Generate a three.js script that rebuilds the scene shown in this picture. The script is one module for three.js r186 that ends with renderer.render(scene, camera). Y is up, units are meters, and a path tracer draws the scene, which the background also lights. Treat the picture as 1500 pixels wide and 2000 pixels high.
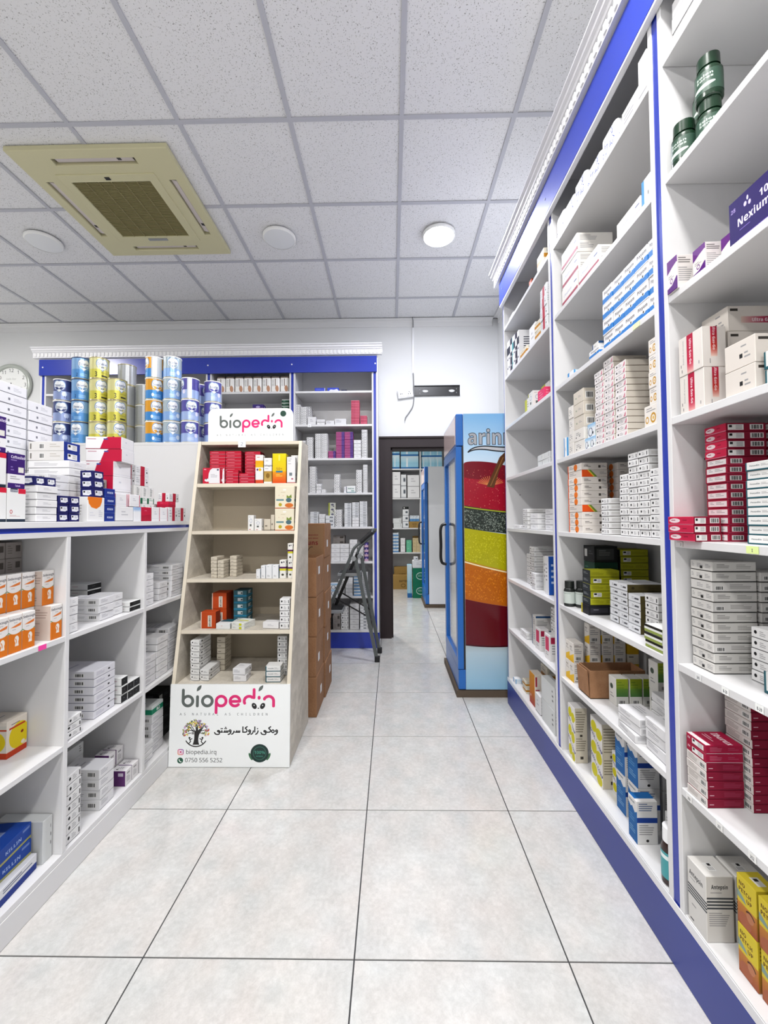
import * as THREE from 'three';
import { mergeGeometries } from 'three/addons/utils/BufferGeometryUtils.js';
import { RoundedBoxGeometry } from 'three/addons/geometries/RoundedBoxGeometry.js';
import { RectAreaLightUniformsLib } from 'three/addons/lights/RectAreaLightUniformsLib.js';

// ---------- camera, lights, exposure ----------
const scene = new THREE.Scene();
scene.background = new THREE.Color(0x000000);
const camera = new THREE.PerspectiveCamera(2 * Math.atan(1000 / 807.05) * 180 / Math.PI, 0.75, 0.02, 60);
camera.position.set(0, 1.2378, 0);
camera.rotation.order = 'YXZ';
camera.rotation.set(0.02974, 0.01585, -0.00605);
camera.setViewOffset(1500, 2000, -1.8, 8.7, 1500, 2000);
const renderer = new THREE.WebGLRenderer({ antialias: true });
renderer.toneMapping = THREE.LinearToneMapping;
renderer.toneMappingExposure = 1.56;
renderer.shadowMap.enabled = true;
RectAreaLightUniformsLib.init();
const CEIL = 3.382;
const LIT = [[0.368, 3.042, 185, 0xf2f4ff], [0.368, 0.642, 190, 0xfffcf8], [-0.832, 0.642, 190, 0xfffcf8], [-2.632, 0.642, 60, 0xfffcf8], [-0.832, -1.758, 200, 0xfffcf8], [-3.832, 2.442, 270, 0xfffcf8], [0.368, -1.758, 150, 0xfffcf8]];   // x, distance, strength and colour of the round lamps that are on
const UNLIT = [[-0.832, 3.042], [-2.632, 3.042]];
const STORE_LAMP = [-0.6, 6.0, 260, 0xfffcf8];

// ---------- helpers ----------
let seed = 12345;
const rnd = () => { seed |= 0; seed = seed + 0x6D2B79F5 | 0; let t = Math.imul(seed ^ seed >>> 15, 1 | seed); t = t + Math.imul(t ^ t >>> 7, 61 | t) ^ t; return ((t ^ t >>> 14) >>> 0) / 4294967296; };
const jit = a => (rnd() * 2 - 1) * a;
const taken = {};
const numbered = n => { const k = taken[n] = (taken[n] ?? -1) + 1; return k ? `${n}_${String(k).padStart(3, '0')}` : n; };
const labels = new Map();
function tag(o, label, category, group, kind) {
  o.userData = {};
  if (label) { o.userData.label = label; const w = label.split(/\s+/).length; if (w > 16 || w < 4) console.log('WORDS', w, label); if (labels.has(label) && !group) console.log('DUP', label); if (labels.has(label) && group) console.log('DUPG', label); labels.set(label, 1); }
  if (category) o.userData.category = category;
  if (group) o.userData.group = group;
  if (kind) o.userData.kind = kind;
  return o;
}
const mesh = (name, geo, mat, parent, x = 0, y = 0, z = 0) => { const m = new THREE.Mesh(geo, mat); m.name = name; m.position.set(x, y, z); m.castShadow = m.receiveShadow = true; parent?.add(m); return m; };
const group = (name, x = 0, y = 0, z = 0, ry = 0) => { const g = new THREE.Group(); g.name = numbered(name); g.position.set(x, y, z); g.rotation.y = ry; scene.add(g); return g; };
const std = (color, roughness = 0.5, o = {}) => new THREE.MeshStandardMaterial({ color, roughness, ...o });
// a box given by its extents in x, y and distance from the camera plane (z = -distance)
const ext = (x0, x1, y0, y1, d0, d1) => { const g = new THREE.BoxGeometry(x1 - x0, y1 - y0, d1 - d0); g.translate((x0 + x1) / 2, (y0 + y1) / 2, -(d0 + d1) / 2); return g; };
const rod = (a, b, r, seg = 10) => { const va = new THREE.Vector3(...a), vb = new THREE.Vector3(...b), d = vb.clone().sub(va); const g = new THREE.CylinderGeometry(r, r, d.length(), seg); g.applyQuaternion(new THREE.Quaternion().setFromUnitVectors(new THREE.Vector3(0, 1, 0), d.normalize())); g.translate((va.x + vb.x) / 2, (va.y + vb.y) / 2, (va.z + vb.z) / 2); return g; };
const bar = (a, b, w, t) => { // flat-sided bar, w across in x/y, t deep in z
  const va = new THREE.Vector3(...a), vb = new THREE.Vector3(...b), d = vb.clone().sub(va); const g = new THREE.BoxGeometry(w, d.length(), t); g.applyQuaternion(new THREE.Quaternion().setFromUnitVectors(new THREE.Vector3(0, 1, 0), d.normalize())); g.translate((va.x + vb.x) / 2, (va.y + vb.y) / 2, (va.z + vb.z) / 2); return g; };
const flip = g => { const p = g.attributes.position, u = g.attributes.uv; for (let i = 0; i < p.count; i += 3) for (const [at, n] of [[p, 3], [u, 2]]) for (let k = 0; k < n; k++) { const a = at.array, t = a[(i + 1) * n + k]; a[(i + 1) * n + k] = a[(i + 2) * n + k]; a[(i + 2) * n + k] = t; } g.computeVertexNormals(); return g; };
const tube = (pts, r) => new THREE.TubeGeometry(new THREE.CatmullRomCurve3(pts.map(p => new THREE.Vector3(...p))), 40, r, 8);
function uvMetres(g, s = 1, ou = 0, ov = 0) { // uv in metres from the face direction
  const p = g.attributes.position, n = g.attributes.normal, uv = new Float32Array(p.count * 2);
  for (let i = 0; i < p.count; i++) { const ax = Math.abs(n.getX(i)), ay = Math.abs(n.getY(i)), az = Math.abs(n.getZ(i)); let u, v; if (ay >= ax && ay >= az) { u = p.getX(i); v = p.getZ(i); } else if (ax >= az) { u = p.getZ(i); v = p.getY(i); } else { u = p.getX(i); v = p.getY(i); } uv[2 * i] = u / s + ou; uv[2 * i + 1] = v / s + ov; }
  g.setAttribute('uv', new THREE.BufferAttribute(uv, 2)); return g;
}
const canvas = (w, h) => { const c = document.createElement('canvas'); c.width = w; c.height = h; return [c, c.getContext('2d')]; };
const tex = (c, srgb = true, rep = false) => { const t = new THREE.CanvasTexture(c); if (srgb) t.colorSpace = THREE.SRGBColorSpace; t.magFilter = THREE.LinearFilter; if (rep) t.wrapS = t.wrapT = THREE.RepeatWrapping; return t; };
// tileable value noise
function noiseField(N, cells, sd) { let s0 = seed; seed = sd; const g = new Float32Array(cells * cells).map(() => rnd()); seed = s0; const out = new Float32Array(N * N); for (let j = 0; j < N; j++) for (let i = 0; i < N; i++) { const x = i / N * cells, y = j / N * cells, x0 = x | 0, y0 = y | 0; let fx = x - x0, fy = y - y0; fx = fx * fx * (3 - 2 * fx); fy = fy * fy * (3 - 2 * fy); const a = g[(y0 % cells) * cells + x0 % cells], b = g[(y0 % cells) * cells + (x0 + 1) % cells], c = g[((y0 + 1) % cells) * cells + x0 % cells], d = g[((y0 + 1) % cells) * cells + (x0 + 1) % cells]; out[j * N + i] = (a * (1 - fx) + b * fx) * (1 - fy) + (c * (1 - fx) + d * fx) * fy; } return out; }
function dataTex(N, fn, srgb = true) { const d = new Uint8Array(N * N * 4); for (let i = 0; i < N * N; i++) { const c = fn(i); d[4 * i] = c[0]; d[4 * i + 1] = c[1]; d[4 * i + 2] = c[2]; d[4 * i + 3] = 255; } const t = new THREE.DataTexture(d, N, N); t.magFilter = THREE.LinearFilter; t.minFilter = THREE.LinearMipmapLinearFilter; t.generateMipmaps = true; t.wrapS = t.wrapT = THREE.RepeatWrapping; if (srgb) t.colorSpace = THREE.SRGBColorSpace; t.needsUpdate = true; return t; }
const cl = v => v < 0 ? 0 : v > 255 ? 255 : v;

// ---------- surface textures ----------
const floorTex = (() => { const N = 1024, a = noiseField(N, 5, 1), b = noiseField(N, 14, 2), c = noiseField(N, 60, 3), e = noiseField(N, 200, 4), w = noiseField(N, 9, 5); return dataTex(N, i => { const x = i % N, y = i / N | 0; const vein = Math.abs(Math.sin((x * 0.6 + y) / N * 12.566 + a[i] * 7 + w[i] * 4 + b[i] * 2)); const v = vein < 0.05 && c[i] > 0.5 ? (0.05 - vein) * 300 * c[i] : 0; const k = 199 + (a[i] - 0.5) * 6 + (b[i] - 0.5) * 9 + (c[i] - 0.5) * 12 + (e[i] - 0.5) * 8 - v; const warm = (w[i] - 0.5) * 5; return [cl(k + warm), cl(k - 1), cl(k - 4 - warm * 0.4)]; }); })();
const ceilTex = (() => { const N = 512, [c, g] = canvas(N, N); g.fillStyle = '#e4e4e6'; g.fillRect(0, 0, N, N); seed = 77; for (let i = 0; i < 3400; i++) { const x = rnd() * N, y = rnd() * N, l = 1 + rnd() * rnd() * 6, an = rnd() * 6.3, k = rnd() < 0.3 ? 96 : 172; g.strokeStyle = `rgb(${k},${k},${k - 3})`; g.lineWidth = 0.8 + rnd() * 1.1; g.beginPath(); g.moveTo(x, y); g.lineTo(x + Math.cos(an) * l, y + Math.sin(an) * l); g.stroke(); } return tex(c, true, true); })();
const stoneTex = (() => { const N = 512, a = noiseField(N, 4, 11), b = noiseField(N, 16, 12), c = noiseField(N, 90, 13); return dataTex(N, i => { const y = (i / N | 0) / N; const s = Math.sin(y * 50 + a[i] * 9 + b[i] * 3); const k = 192 + (a[i] - 0.5) * 26 + (b[i] - 0.5) * 22 + (c[i] - 0.5) * 14 + s * 4; return [cl(k + 4), cl(k - 3), cl(k - 16)]; }); })();
const cardTex = (() => { const N = 256, a = noiseField(N, 6, 21), c = noiseField(N, 80, 22); return dataTex(N, i => { const k = (a[i] - 0.5) * 16 + (c[i] - 0.5) * 14; return [cl(176 + k), cl(138 + k), cl(104 + k)]; }); })();

// ---------- materials ----------
const M = {
  white: std(0xd6d6d7, 0.28), wall: std(0xdedfdf, 0.75), trim: std(0xe4e4e4, 0.5), blue: std(0x2438a0, 0.26), fascia: std(0x2b40b0, 0.42), blueKick: std(0x2c3a8a, 0.4), edge: std(0xe0e0e3, 0.35),
  tbar: std(0xb9bac2, 0.5), ceilTile: new THREE.MeshStandardMaterial({ map: ceilTex, roughness: 0.95 }),
  floorTile: new THREE.MeshPhysicalMaterial({ map: floorTex, roughness: 0.2, clearcoat: 0.35, clearcoatRoughness: 0.08 }), grout: std(0x3c3c3e, 0.9),
  stone: new THREE.MeshStandardMaterial({ map: stoneTex, roughness: 0.55 }), stoneEdge: std(0xd6cdbb, 0.5),
  acCream: std(0xcbc6a0, 0.5), acGrille: std(0x8c8458, 0.7), dark: std(0x1c1a1e, 0.5), black: std(0x0d0d0f, 0.35), grey: std(0x8d9092, 0.4), vane: std(0xcfc6c4, 0.45),
  frame: std(0x1e0f12, 0.6), plastic: std(0xeff0f2, 0.35), cable: std(0x77787a, 0.5), ladder: std(0x555a5a, 0.4, { metalness: 0.3 }), rubber: std(0x17171a, 0.7),
  card: new THREE.MeshStandardMaterial({ map: cardTex, color: 0xd6c8bc, roughness: 0.9 }), cardDark: std(0x7d5a3c, 0.9),
  fridgeBlue: std(0x1f66b8, 0.3), fridgeWhite: std(0xe6e8ec, 0.35), gasket: std(0x15171c, 0.6), plinth: std(0x55483a, 0.7), inner: std(0xc9ced4, 0.5),
  glass: new THREE.MeshPhysicalMaterial({ color: 0xffffff, roughness: 0.02, transmission: 1, thickness: 0, ior: 1.5 }),
  lampBody: std(0xf2f2f0, 0.5), lampOff: std(0xe4e6e8, 0.45), lampOn: new THREE.MeshStandardMaterial({ color: 0xffffff, emissive: 0xf4f6ff, emissiveIntensity: 30 }),
  jarGreen: std(0x15301f, 0.25), chrome: std(0xc8ccd0, 0.25, { metalness: 0.9 }), screw: std(0xb9bdc4, 0.3, { metalness: 0.7 }),
};

// ---------- printed cartons: one atlas of prints, each carton a chamfered box ----------
const ATL = []; const AS = 2048;
function newAtlas() { const [c, g] = canvas(AS, AS); g.fillStyle = '#eee'; g.fillRect(0, 0, AS, AS); const a = { c, g, x: 0, y: 0, rh: 0, t: tex(c) }; a.mat = new THREE.MeshPhysicalMaterial({ map: a.t, color: 0xe6e6e6, roughness: 0.55, specularIntensity: 0.45 }); ATL.push(a); return a; }
function cell(w, h) { w = Math.ceil(w) + 4; h = Math.ceil(h) + 4; let a = ATL[ATL.length - 1] || newAtlas(); if (a.x + w > AS) { a.x = 0; a.y += a.rh; a.rh = 0; } if (a.y + h > AS) a = newAtlas(); const r = { a, x: a.x + 2, y: a.y + 2, w: w - 4, h: h - 4 }; a.x += w; a.rh = Math.max(a.rh, h); return r; }
function paint(r, base, els) {
  const g = r.a.g; g.save(); g.beginPath(); g.rect(r.x - 2, r.y - 2, r.w + 4, r.h + 4); g.clip(); g.fillStyle = base; g.fillRect(r.x - 2, r.y - 2, r.w + 4, r.h + 4); g.translate(r.x, r.y); drawEls(g, r.w, r.h, els); g.restore();
}
function drawEls(g, W, H, els) {
  for (const e of els || []) { const [k, ...p] = e;
    if (k === 'r') { g.fillStyle = p[4]; g.fillRect(p[0] * W, p[1] * H, p[2] * W, p[3] * H); }
    else if (k === 'e') { g.fillStyle = p[4]; g.beginPath(); g.ellipse(p[0] * W, p[1] * H, p[2] * W, p[3] * H, 0, 0, 6.2832); g.fill(); }
    else if (k === 'o') { g.strokeStyle = p[4]; g.lineWidth = (p[5] || 0.05) * H; g.beginPath(); g.ellipse(p[0] * W, p[1] * H, p[2] * W, p[3] * H, 0, 0, 6.2832); g.stroke(); }
    else if (k === 't') { g.fillStyle = p[4]; g.font = `${p[5] || 'bold'} ${p[3] * H}px sans-serif`; g.textAlign = p[6] || 'left'; g.textBaseline = 'middle'; g.fillText(p[0], p[1] * W, p[2] * H); }
    else if (k === 'T') { g.save(); g.translate(p[1] * W, p[2] * H); g.rotate(p[6] ?? 1.5708); g.fillStyle = p[4]; g.font = `${p[5] || 'bold'} ${p[3] * Math.max(W, H)}px sans-serif`; g.textAlign = 'center'; g.textBaseline = 'middle'; g.fillText(p[0], 0, 0); g.restore(); }
    else if (k === 'L') { g.fillStyle = p[5] || '#9a9a9c'; for (let i = 0; i < p[4]; i++) g.fillRect(p[0] * W, (p[1] + p[3] * i / p[4]) * H, p[2] * W * (0.6 + 0.4 * ((i * 7919) % 10) / 10), Math.max(1, p[3] * H / p[4] * 0.38)); }
    else if (k === 'B') { g.fillStyle = '#f3f3f0'; g.fillRect(p[0] * W, p[1] * H, p[2] * W, p[3] * H); g.fillStyle = '#2b2b2d'; for (let i = 1; i < 15; i++) if ((i * 5) % 7 < 5) g.fillRect((p[0] + p[2] * i / 16) * W, (p[1] + p[3] * 0.12) * H, p[2] * W / 32 * (1 + i % 2), p[3] * H * 0.76); }
    else if (k === 'K') { g.fillStyle = '#f6f6f4'; g.fillRect(p[0] * W, p[1] * H, p[2] * W, p[3] * H); g.fillStyle = '#151517'; g.fillRect((p[0] + p[2] * 0.08) * W, (p[1] + p[3] * 0.12) * H, p[3] * H * 0.4, p[3] * H * 0.4); g.fillStyle = '#8c8c90'; for (let i = 0; i < 4; i++) g.fillRect((p[0] + p[2] * 0.5) * W, (p[1] + p[3] * (0.14 + i * 0.2)) * H, p[2] * W * 0.4, Math.max(1, p[3] * H * 0.08)); }
    else if (k === 'p') { g.fillStyle = p[0]; g.beginPath(); p[1].forEach((q, i) => i ? g.lineTo(q[0] * W, q[1] * H) : g.moveTo(q[0] * W, q[1] * H)); g.closePath(); g.fill(); }
    else if (k === 'g') { const gr = p[6] ? g.createLinearGradient(p[0] * W, 0, (p[0] + p[2]) * W, 0) : g.createLinearGradient(0, p[1] * H, 0, (p[1] + p[3]) * H); gr.addColorStop(0, p[4]); gr.addColorStop(1, p[5]); g.fillStyle = gr; g.fillRect(p[0] * W, p[1] * H, p[2] * W, p[3] * H); }
    else if (k === 'c') { g.strokeStyle = p[0]; g.lineWidth = p[1] * H; g.lineCap = 'round'; g.beginPath(); p[2].forEach((q, i) => i ? (q.length === 4 ? g.quadraticCurveTo(q[0] * W, q[1] * H, q[2] * W, q[3] * H) : g.lineTo(q[0] * W, q[1] * H)) : g.moveTo(q[0] * W, q[1] * H)); g.stroke(); }
  }
}
const designs = {};
// key, object name, description, base colour, prints on front / side / top, cell size in pixels (front width, height, depth)
const kindName = desc => { const m = desc.replace(/-/g, ' ').match(/^(.*?)\s*carton(?: with (.*))?$/); return m ? ((m[2] || m[1]).replace(/\b(and|with|two|upper|small|a)\b/g, '').trim().split(/\s+/).join('_') + '_carton') : desc.split(' ').join('_'); };
function D(key, name, desc, base, front, side, top, px = [110, 64, 110]) {
  if (name === 'medicine_carton') name = kindName(desc);
  const [fw, fh, sw] = px; const d = { key, name, desc, f: cell(fw, fh), s: null, t: null };
  paint(d.f, base, front);
  if (side) { d.s = cell(sw, fh); paint(d.s, base, side); } else d.s = d.f;
  if (top) { d.t = cell(fw, sw); paint(d.t, base, top); } else { d.t = cell(12, 12); paint(d.t, base, []); }
  // the three prints of one carton must lie in the same atlas
  if (d.s.a !== d.f.a || d.t.a !== d.f.a) { d.f = cell(fw, fh); paint(d.f, base, front); d.s = cell(sw, fh); paint(d.s, base, side || front); d.t = cell(fw, sw); paint(d.t, base, top || []); }
  designs[key] = d;
}
const gcache = new Map();
function cartonGeo(w, h, d, ds) {
  const key = [Math.round(w * 2000), Math.round(h * 2000), Math.round(d * 2000), ds.key].join();
  if (gcache.has(key)) return gcache.get(key);
  const c = Math.min(0.0013, h * 0.06, w * 0.06), hx = w / 2, hy = h / 2, hz = d / 2, P = [], N = [], U = [];
  const half = [hx, hy, hz];
  const F = [[2, 1, [1, 0, 0], [0, 1, 0], ds.f], [2, -1, [-1, 0, 0], [0, 1, 0], ds.f], [0, 1, [0, 0, -1], [0, 1, 0], ds.s], [0, -1, [0, 0, 1], [0, 1, 0], ds.s], [1, 1, [1, 0, 0], [0, 0, -1], ds.t], [1, -1, [1, 0, 0], [0, 0, 1], ds.t]].map(([ax, s, u, v, r]) => {
    const n = [0, 0, 0]; n[ax] = s; const hu = Math.abs(u[0] * hx + u[1] * hy + u[2] * hz), hv = Math.abs(v[0] * hx + v[1] * hy + v[2] * hz);
    const cs = [[-1, -1], [1, -1], [1, 1], [-1, 1]].map(([a, b]) => ({ p: [0, 1, 2].map(i => n[i] * half[ax] + u[i] * a * (hu - c) + v[i] * b * (hv - c)), uv: [(r.x + (a < 0 ? 0.5 : r.w - 0.5)) / AS, 1 - (r.y + (b > 0 ? 0.5 : r.h - 0.5)) / AS] }));
    return { n, cs };
  });
  const tri = (a, b, q, n) => { const ux = [b.p[0] - a.p[0], b.p[1] - a.p[1], b.p[2] - a.p[2]], vx = [q.p[0] - a.p[0], q.p[1] - a.p[1], q.p[2] - a.p[2]]; const cr = [ux[1] * vx[2] - ux[2] * vx[1], ux[2] * vx[0] - ux[0] * vx[2], ux[0] * vx[1] - ux[1] * vx[0]]; const L = cr[0] * n[0] + cr[1] * n[1] + cr[2] * n[2] > 0 ? [a, b, q] : [a, q, b]; for (const o of L) { P.push(...o.p); N.push(...n); U.push(...o.uv); } };
  for (const f of F) { tri(f.cs[0], f.cs[1], f.cs[2], f.n); tri(f.cs[0], f.cs[2], f.cs[3], f.n); }
  const dot = (a, b) => a[0] * b[0] + a[1] * b[1] + a[2] * b[2];
  for (let i = 0; i < 6; i++) for (let j = i + 1; j < 6; j++) { if (dot(F[i].n, F[j].n)) continue; const near = (f, o) => [...f.cs].sort((a, b) => dot(b.p, o) - dot(a.p, o)).slice(0, 2); const t = [F[i].n[1] * F[j].n[2] - F[i].n[2] * F[j].n[1], F[i].n[2] * F[j].n[0] - F[i].n[0] * F[j].n[2], F[i].n[0] * F[j].n[1] - F[i].n[1] * F[j].n[0]]; const A = near(F[i], F[j].n).sort((a, b) => dot(a.p, t) - dot(b.p, t)), B = near(F[j], F[i].n).sort((a, b) => dot(a.p, t) - dot(b.p, t)); const n = [0, 1, 2].map(k => (F[i].n[k] + F[j].n[k]) * 0.7071); const B2 = B.map((b, k) => ({ p: b.p, uv: A[k].uv })); tri(A[0], A[1], B2[1], n); tri(A[0], B2[1], B2[0], n); }
  for (const sx of [0, 1]) for (const sy of [0, 1]) for (const sz of [0, 1]) { const n = [sx ? 1 : -1, sy ? 1 : -1, sz ? 1 : -1].map(v => v * 0.57735); const q = [F[sz ? 0 : 1], F[sx ? 2 : 3], F[sy ? 4 : 5]].map(f => [...f.cs].sort((a, b) => dot(b.p, n) - dot(a.p, n))[0]); tri(q[0], { p: q[1].p, uv: q[0].uv }, { p: q[2].p, uv: q[0].uv }, n); }
  const g = new THREE.BufferGeometry(); g.setAttribute('position', new THREE.Float32BufferAttribute(P, 3)); g.setAttribute('normal', new THREE.Float32BufferAttribute(N, 3)); g.setAttribute('uv', new THREE.Float32BufferAttribute(U, 2));
  gcache.set(key, g); return g;
}
const ORD = ['zero', 'first', 'second', 'third', 'fourth', 'fifth', 'sixth', 'seventh', 'eighth', 'ninth', 'tenth', 'eleventh', 'twelfth', 'thirteenth', 'fourteenth', 'fifteenth', 'sixteenth', 'seventeenth', 'eighteenth', 'nineteenth', 'twentieth', 'twenty-first'];
const UNITS = { R: { at: (s, f) => [0.777 + f, -s], ry: -Math.PI / 2, dir: [1, 0] }, L: { at: (s, f) => [-1.135 - f, -s], ry: Math.PI / 2, dir: [-1, 0] }, B: { at: (s, f) => [s, -4.025 - f], ry: 0, dir: [0, -1] }, K: { at: (s, f) => [s, -7.66 - f], ry: 0, dir: [0, -1] }, W: { at: (s, f) => [s, -f], ry: 0, dir: [0, -1] } };
const pending = [];
// a pile of cartons: unit, place in words, print, near or left edge, width, set-back from the front, base height, carton height, carton depth, number up, options
function S(u, place, key, s0, w, f, y, h, d, n = 1, o = {}) {
  const ds = designs[key]; if (!ds) throw new Error('no print ' + key); const U = UNITS[u]; const cols = o.cols || 1; const desc = o.desc || ds.desc;
  for (let c = 0; c < cols; c++) for (let k = 0; k < n; k++) {
    const ff = f + (o.flush ? 0 : Math.abs(jit(o.slip || 0.003))), s = s0 + w * (c + 0.5), [x, z] = U.at(s, ff);
    const m = new THREE.Mesh(cartonGeo(w - 0.0025, h - 0.0004, d, ds), ds.f.a.mat); m.name = numbered(o.name || ds.name); m.castShadow = m.receiveShadow = true;
    m.position.set(x + U.dir[0] * d / 2, y + h * k + (h - 0.0004) / 2, z + U.dir[1] * d / 2); m.rotation.y = U.ry + (o.yaw || 0) + (o.flush ? 0 : jit(o.messy || 0.01));
    scene.add(m); pending.push({ m, desc, place, pile: `${u}${Math.round(s * 200)}_${Math.round(f * 100)}`, ix: (U.at(s, f)[0] + U.dir[0] * d / 2) / -(z + U.dir[1] * d / 2), y: m.position.y });
  }
}
function finishLabels() {
  const sets = new Map(); for (const p of pending) { const k = p.desc + '|' + p.place; if (!sets.has(k)) sets.set(k, new Map()); const q = sets.get(k); if (!q.has(p.pile)) q.set(p.pile, []); q.get(p.pile).push(p); }
  for (const q of sets.values()) {
    const piles = [...q.values()].sort((a, b) => a[0].ix - b[0].ix);
    piles.forEach((pl, i) => { pl.sort((a, b) => a.y - b.y).forEach((p, k) => { let l = p.desc; if (pl.length > 1) l += `, ${ORD[k + 1]} up`; if (piles.length > 1) l += `, ${ORD[i + 1]} pile from left`; l += `, ${p.place}`; tag(p.m, l, 'box'); p.m.userData.group = `${p.desc} on ${p.place}`; }); });
  }
}

// ---------- prints ----------
const TXT = '#8d8d92', INK = '#2c2c30';
D('redstripe', 'medicine_carton', 'white carton with crimson stripe', '#e9e6e1', [['r', 0, .7, 1, .17, '#9a0d36'], ['t', 'Clexiparin', .12, .42, .2, '#8d93b4', 'italic'], ['r', .8, .3, .16, .06, '#3a4a86']], [['L', .08, .12, .5, .3, 4], ['L', .08, .55, .4, .3, 3], ['L', .6, .68, .3, .2, 2, '#55534e']], null, [128, 72, 110]);
D('bluewhite', 'medicine_carton', 'blue-banded white carton', '#f1f0f2', [['r', 0, .6, 1, .34, '#2f7fce'], ['r', .56, .5, .2, .16, '#f6f6f6'], ['t', 'Pixyom', .16, .28, .28, INK], ['e', .62, .57, .05, .07, '#111']], [['r', 0, .6, 1, .3, '#2f7fce'], ['L', .1, .1, .7, .3, 3]], null, [80, 64, 90]);
D('lightblue', 'medicine_carton', 'small pale blue carton', '#f2f5f8', [['r', 0, 0, .3, 1, '#3f95d8'], ['e', .75, .6, .04, .08, '#222']], [['r', .0, 0, .14, 1, '#5aa5de'], ['g', .14, 0, .86, 1, '#cfe4f5', '#e7f0f7']], null, [64, 40, 64]);
D('bluespine', 'medicine_carton', 'white carton with navy spine', '#e6e5e2', [['r', 0, 0, .15, 1, '#29507f'], ['L', .3, .15, .5, .5, 4]], [['r', 0, 0, 1, .12, '#29507f'], ['L', .1, .3, .7, .4, 4]], null, [48, 64, 64]);
D('beige', 'medicine_carton', 'beige carton with barcode label', '#ddd5c8', [['t', 'Ax', .2, .5, .2, '#6c8a6c'], ['L', .5, .4, .3, .2, 2]], [['B', .08, .25, .3, .55], ['K', .5, .2, .42, .6]], null);
D('beigewhite', 'medicine_carton', 'off-white carton with small print', '#ece8e2', [['L', .2, .3, .5, .3, 2], ['e', .2, .7, .04, .07, '#222'], ['L', .5, .6, .2, .2, 1, '#555']], [['L', .1, .2, .6, .5, 4]], null);
D('pinktri', 'medicine_carton', 'white carton with pink triangle', '#efeaea', [['p', '#c9486a', [[.78, .9], [.97, .12], [.97, .9]]], ['p', '#efeaea', [[.88, .8], [.93, .5], [.94, .8]]], ['e', .22, .45, .06, .17, '#16161a'], ['L', .38, .25, .3, .6, 3]], [['r', 0, 0, 1, 1, '#e2dacd'], ['r', 0, .93, 1, .07, '#a59a8c'], ['r', .62, .4, .36, .06, '#8d857a']], null, [96, 30, 130]);
D('goldring', 'medicine_carton', 'white carton with gold ring', '#f3ede6', [['L', .15, .12, .7, .22, 2], ['o', .65, .62, .16, .2, '#c9952f', .09], ['e', .65, .62, .06, .08, '#e5b84c'], ['o', .2, .66, .1, .14, '#c9952f', .06]], [['L', .15, .15, .6, .2, 2], ['o', .55, .6, .2, .2, '#c9952f', .08]], null, [80, 64, 80]);
D('bluering', 'medicine_carton', 'white carton with blue ring mark', '#eef2f6', [['o', .4, .6, .25, .3, '#2c3f66', .06], ['g', 0, 0, 1, .3, '#8ec1ea', '#d7e8f6'], ['e', .72, .7, .07, .1, '#111']], [['g', 0, 0, 1, .55, '#79b1e2', '#b9d7ee'], ['g', 0, .55, 1, .45, '#a9cdb7', '#bfe0c6']], null, [64, 64, 80]);
D('orange', 'medicine_carton', 'white carton with orange disc', '#f0e9e2', [['r', 0, 0, .07, 1, '#f2662b'], ['e', .6, .5, .13, .5, '#f37c22'], ['L', .14, .25, .3, .5, 2], ['r', .52, .8, .05, .2, '#43322c']], [['L', .1, .3, .28, .4, 2, '#5d5750'], ['r', .66, .35, .09, .38, '#4d4741'], ['L', .78, .35, .18, .4, 2]], null, [120, 40, 120]);
D('orangewedge', 'medicine_carton', 'white carton with orange wedge', '#e8dfd6', [['r', 0, 0, .07, 1, '#f2662b'], ['L', .14, .25, .5, .5, 2]], [['p', '#f0591c', [[0, 0], [.22, 0], [.48, 1], [0, 1]]], ['p', '#7a9c3c', [[.27, 0], [.36, 0], [.6, 1], [.5, 1]]], ['p', '#e9c638', [[.22, 0], [.27, 0], [.5, 1], [.45, 1]]], ['L', .7, .3, .28, .4, 2]], null, [120, 40, 120]);
D('dotwhite', 'medicine_carton', 'white carton with black dots', '#eeeeee', [['r', 0, .94, 1, .06, '#77777a'], ['e', .2, .42, .07, .18, '#131315'], ['L', .4, .25, .3, .55, 3], ['r', .88, .2, .07, .55, '#2a2a2d']], [['r', 0, .92, 1, .08, '#8e8b88'], ['L', .1, .25, .6, .5, 3, '#b9b6b2']], null, [80, 34, 100]);
D('plainwhite', 'medicine_carton', 'plain white carton', '#f0f0f1', [['r', 0, .95, 1, .05, '#8f8f93'], ['L', .3, .3, .4, .4, 2, '#c3c3c8']], [['L', .15, .25, .6, .5, 3, '#b4b4b9'], ['r', 0, .95, 1, .05, '#8f8f93']], null, [90, 36, 100]);
D('black', 'medicine_carton', 'black carton', '#17191a', [['r', .1, .2, .25, .5, '#c9c9c6'], ['L', .5, .3, .4, .3, 2, '#4a4d4e']], [['r', .1, .15, .75, .7, '#3d3f40'], ['L', .2, .25, .5, .4, 3, '#6c6e6f']], null);
D('blackflat', 'medicine_carton', 'flat black carton with yellow edge', '#1b1b20', [['r', 0, 0, .2, 1, '#b7a82e']], [['r', .05, .25, .6, .5, '#33333b'], ['L', .15, .4, .3, .2, 1, '#8a8a92']], null);
D('greendark', 'medicine_carton', 'dark green carton', '#123a2c', [['L', .1, .3, .5, .4, 2, '#3e6e5a']], [['e', .12, .6, .1, .25, '#9fb3a6'], ['L', .3, .35, .6, .3, 2, '#1d5a45']], null);
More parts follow.
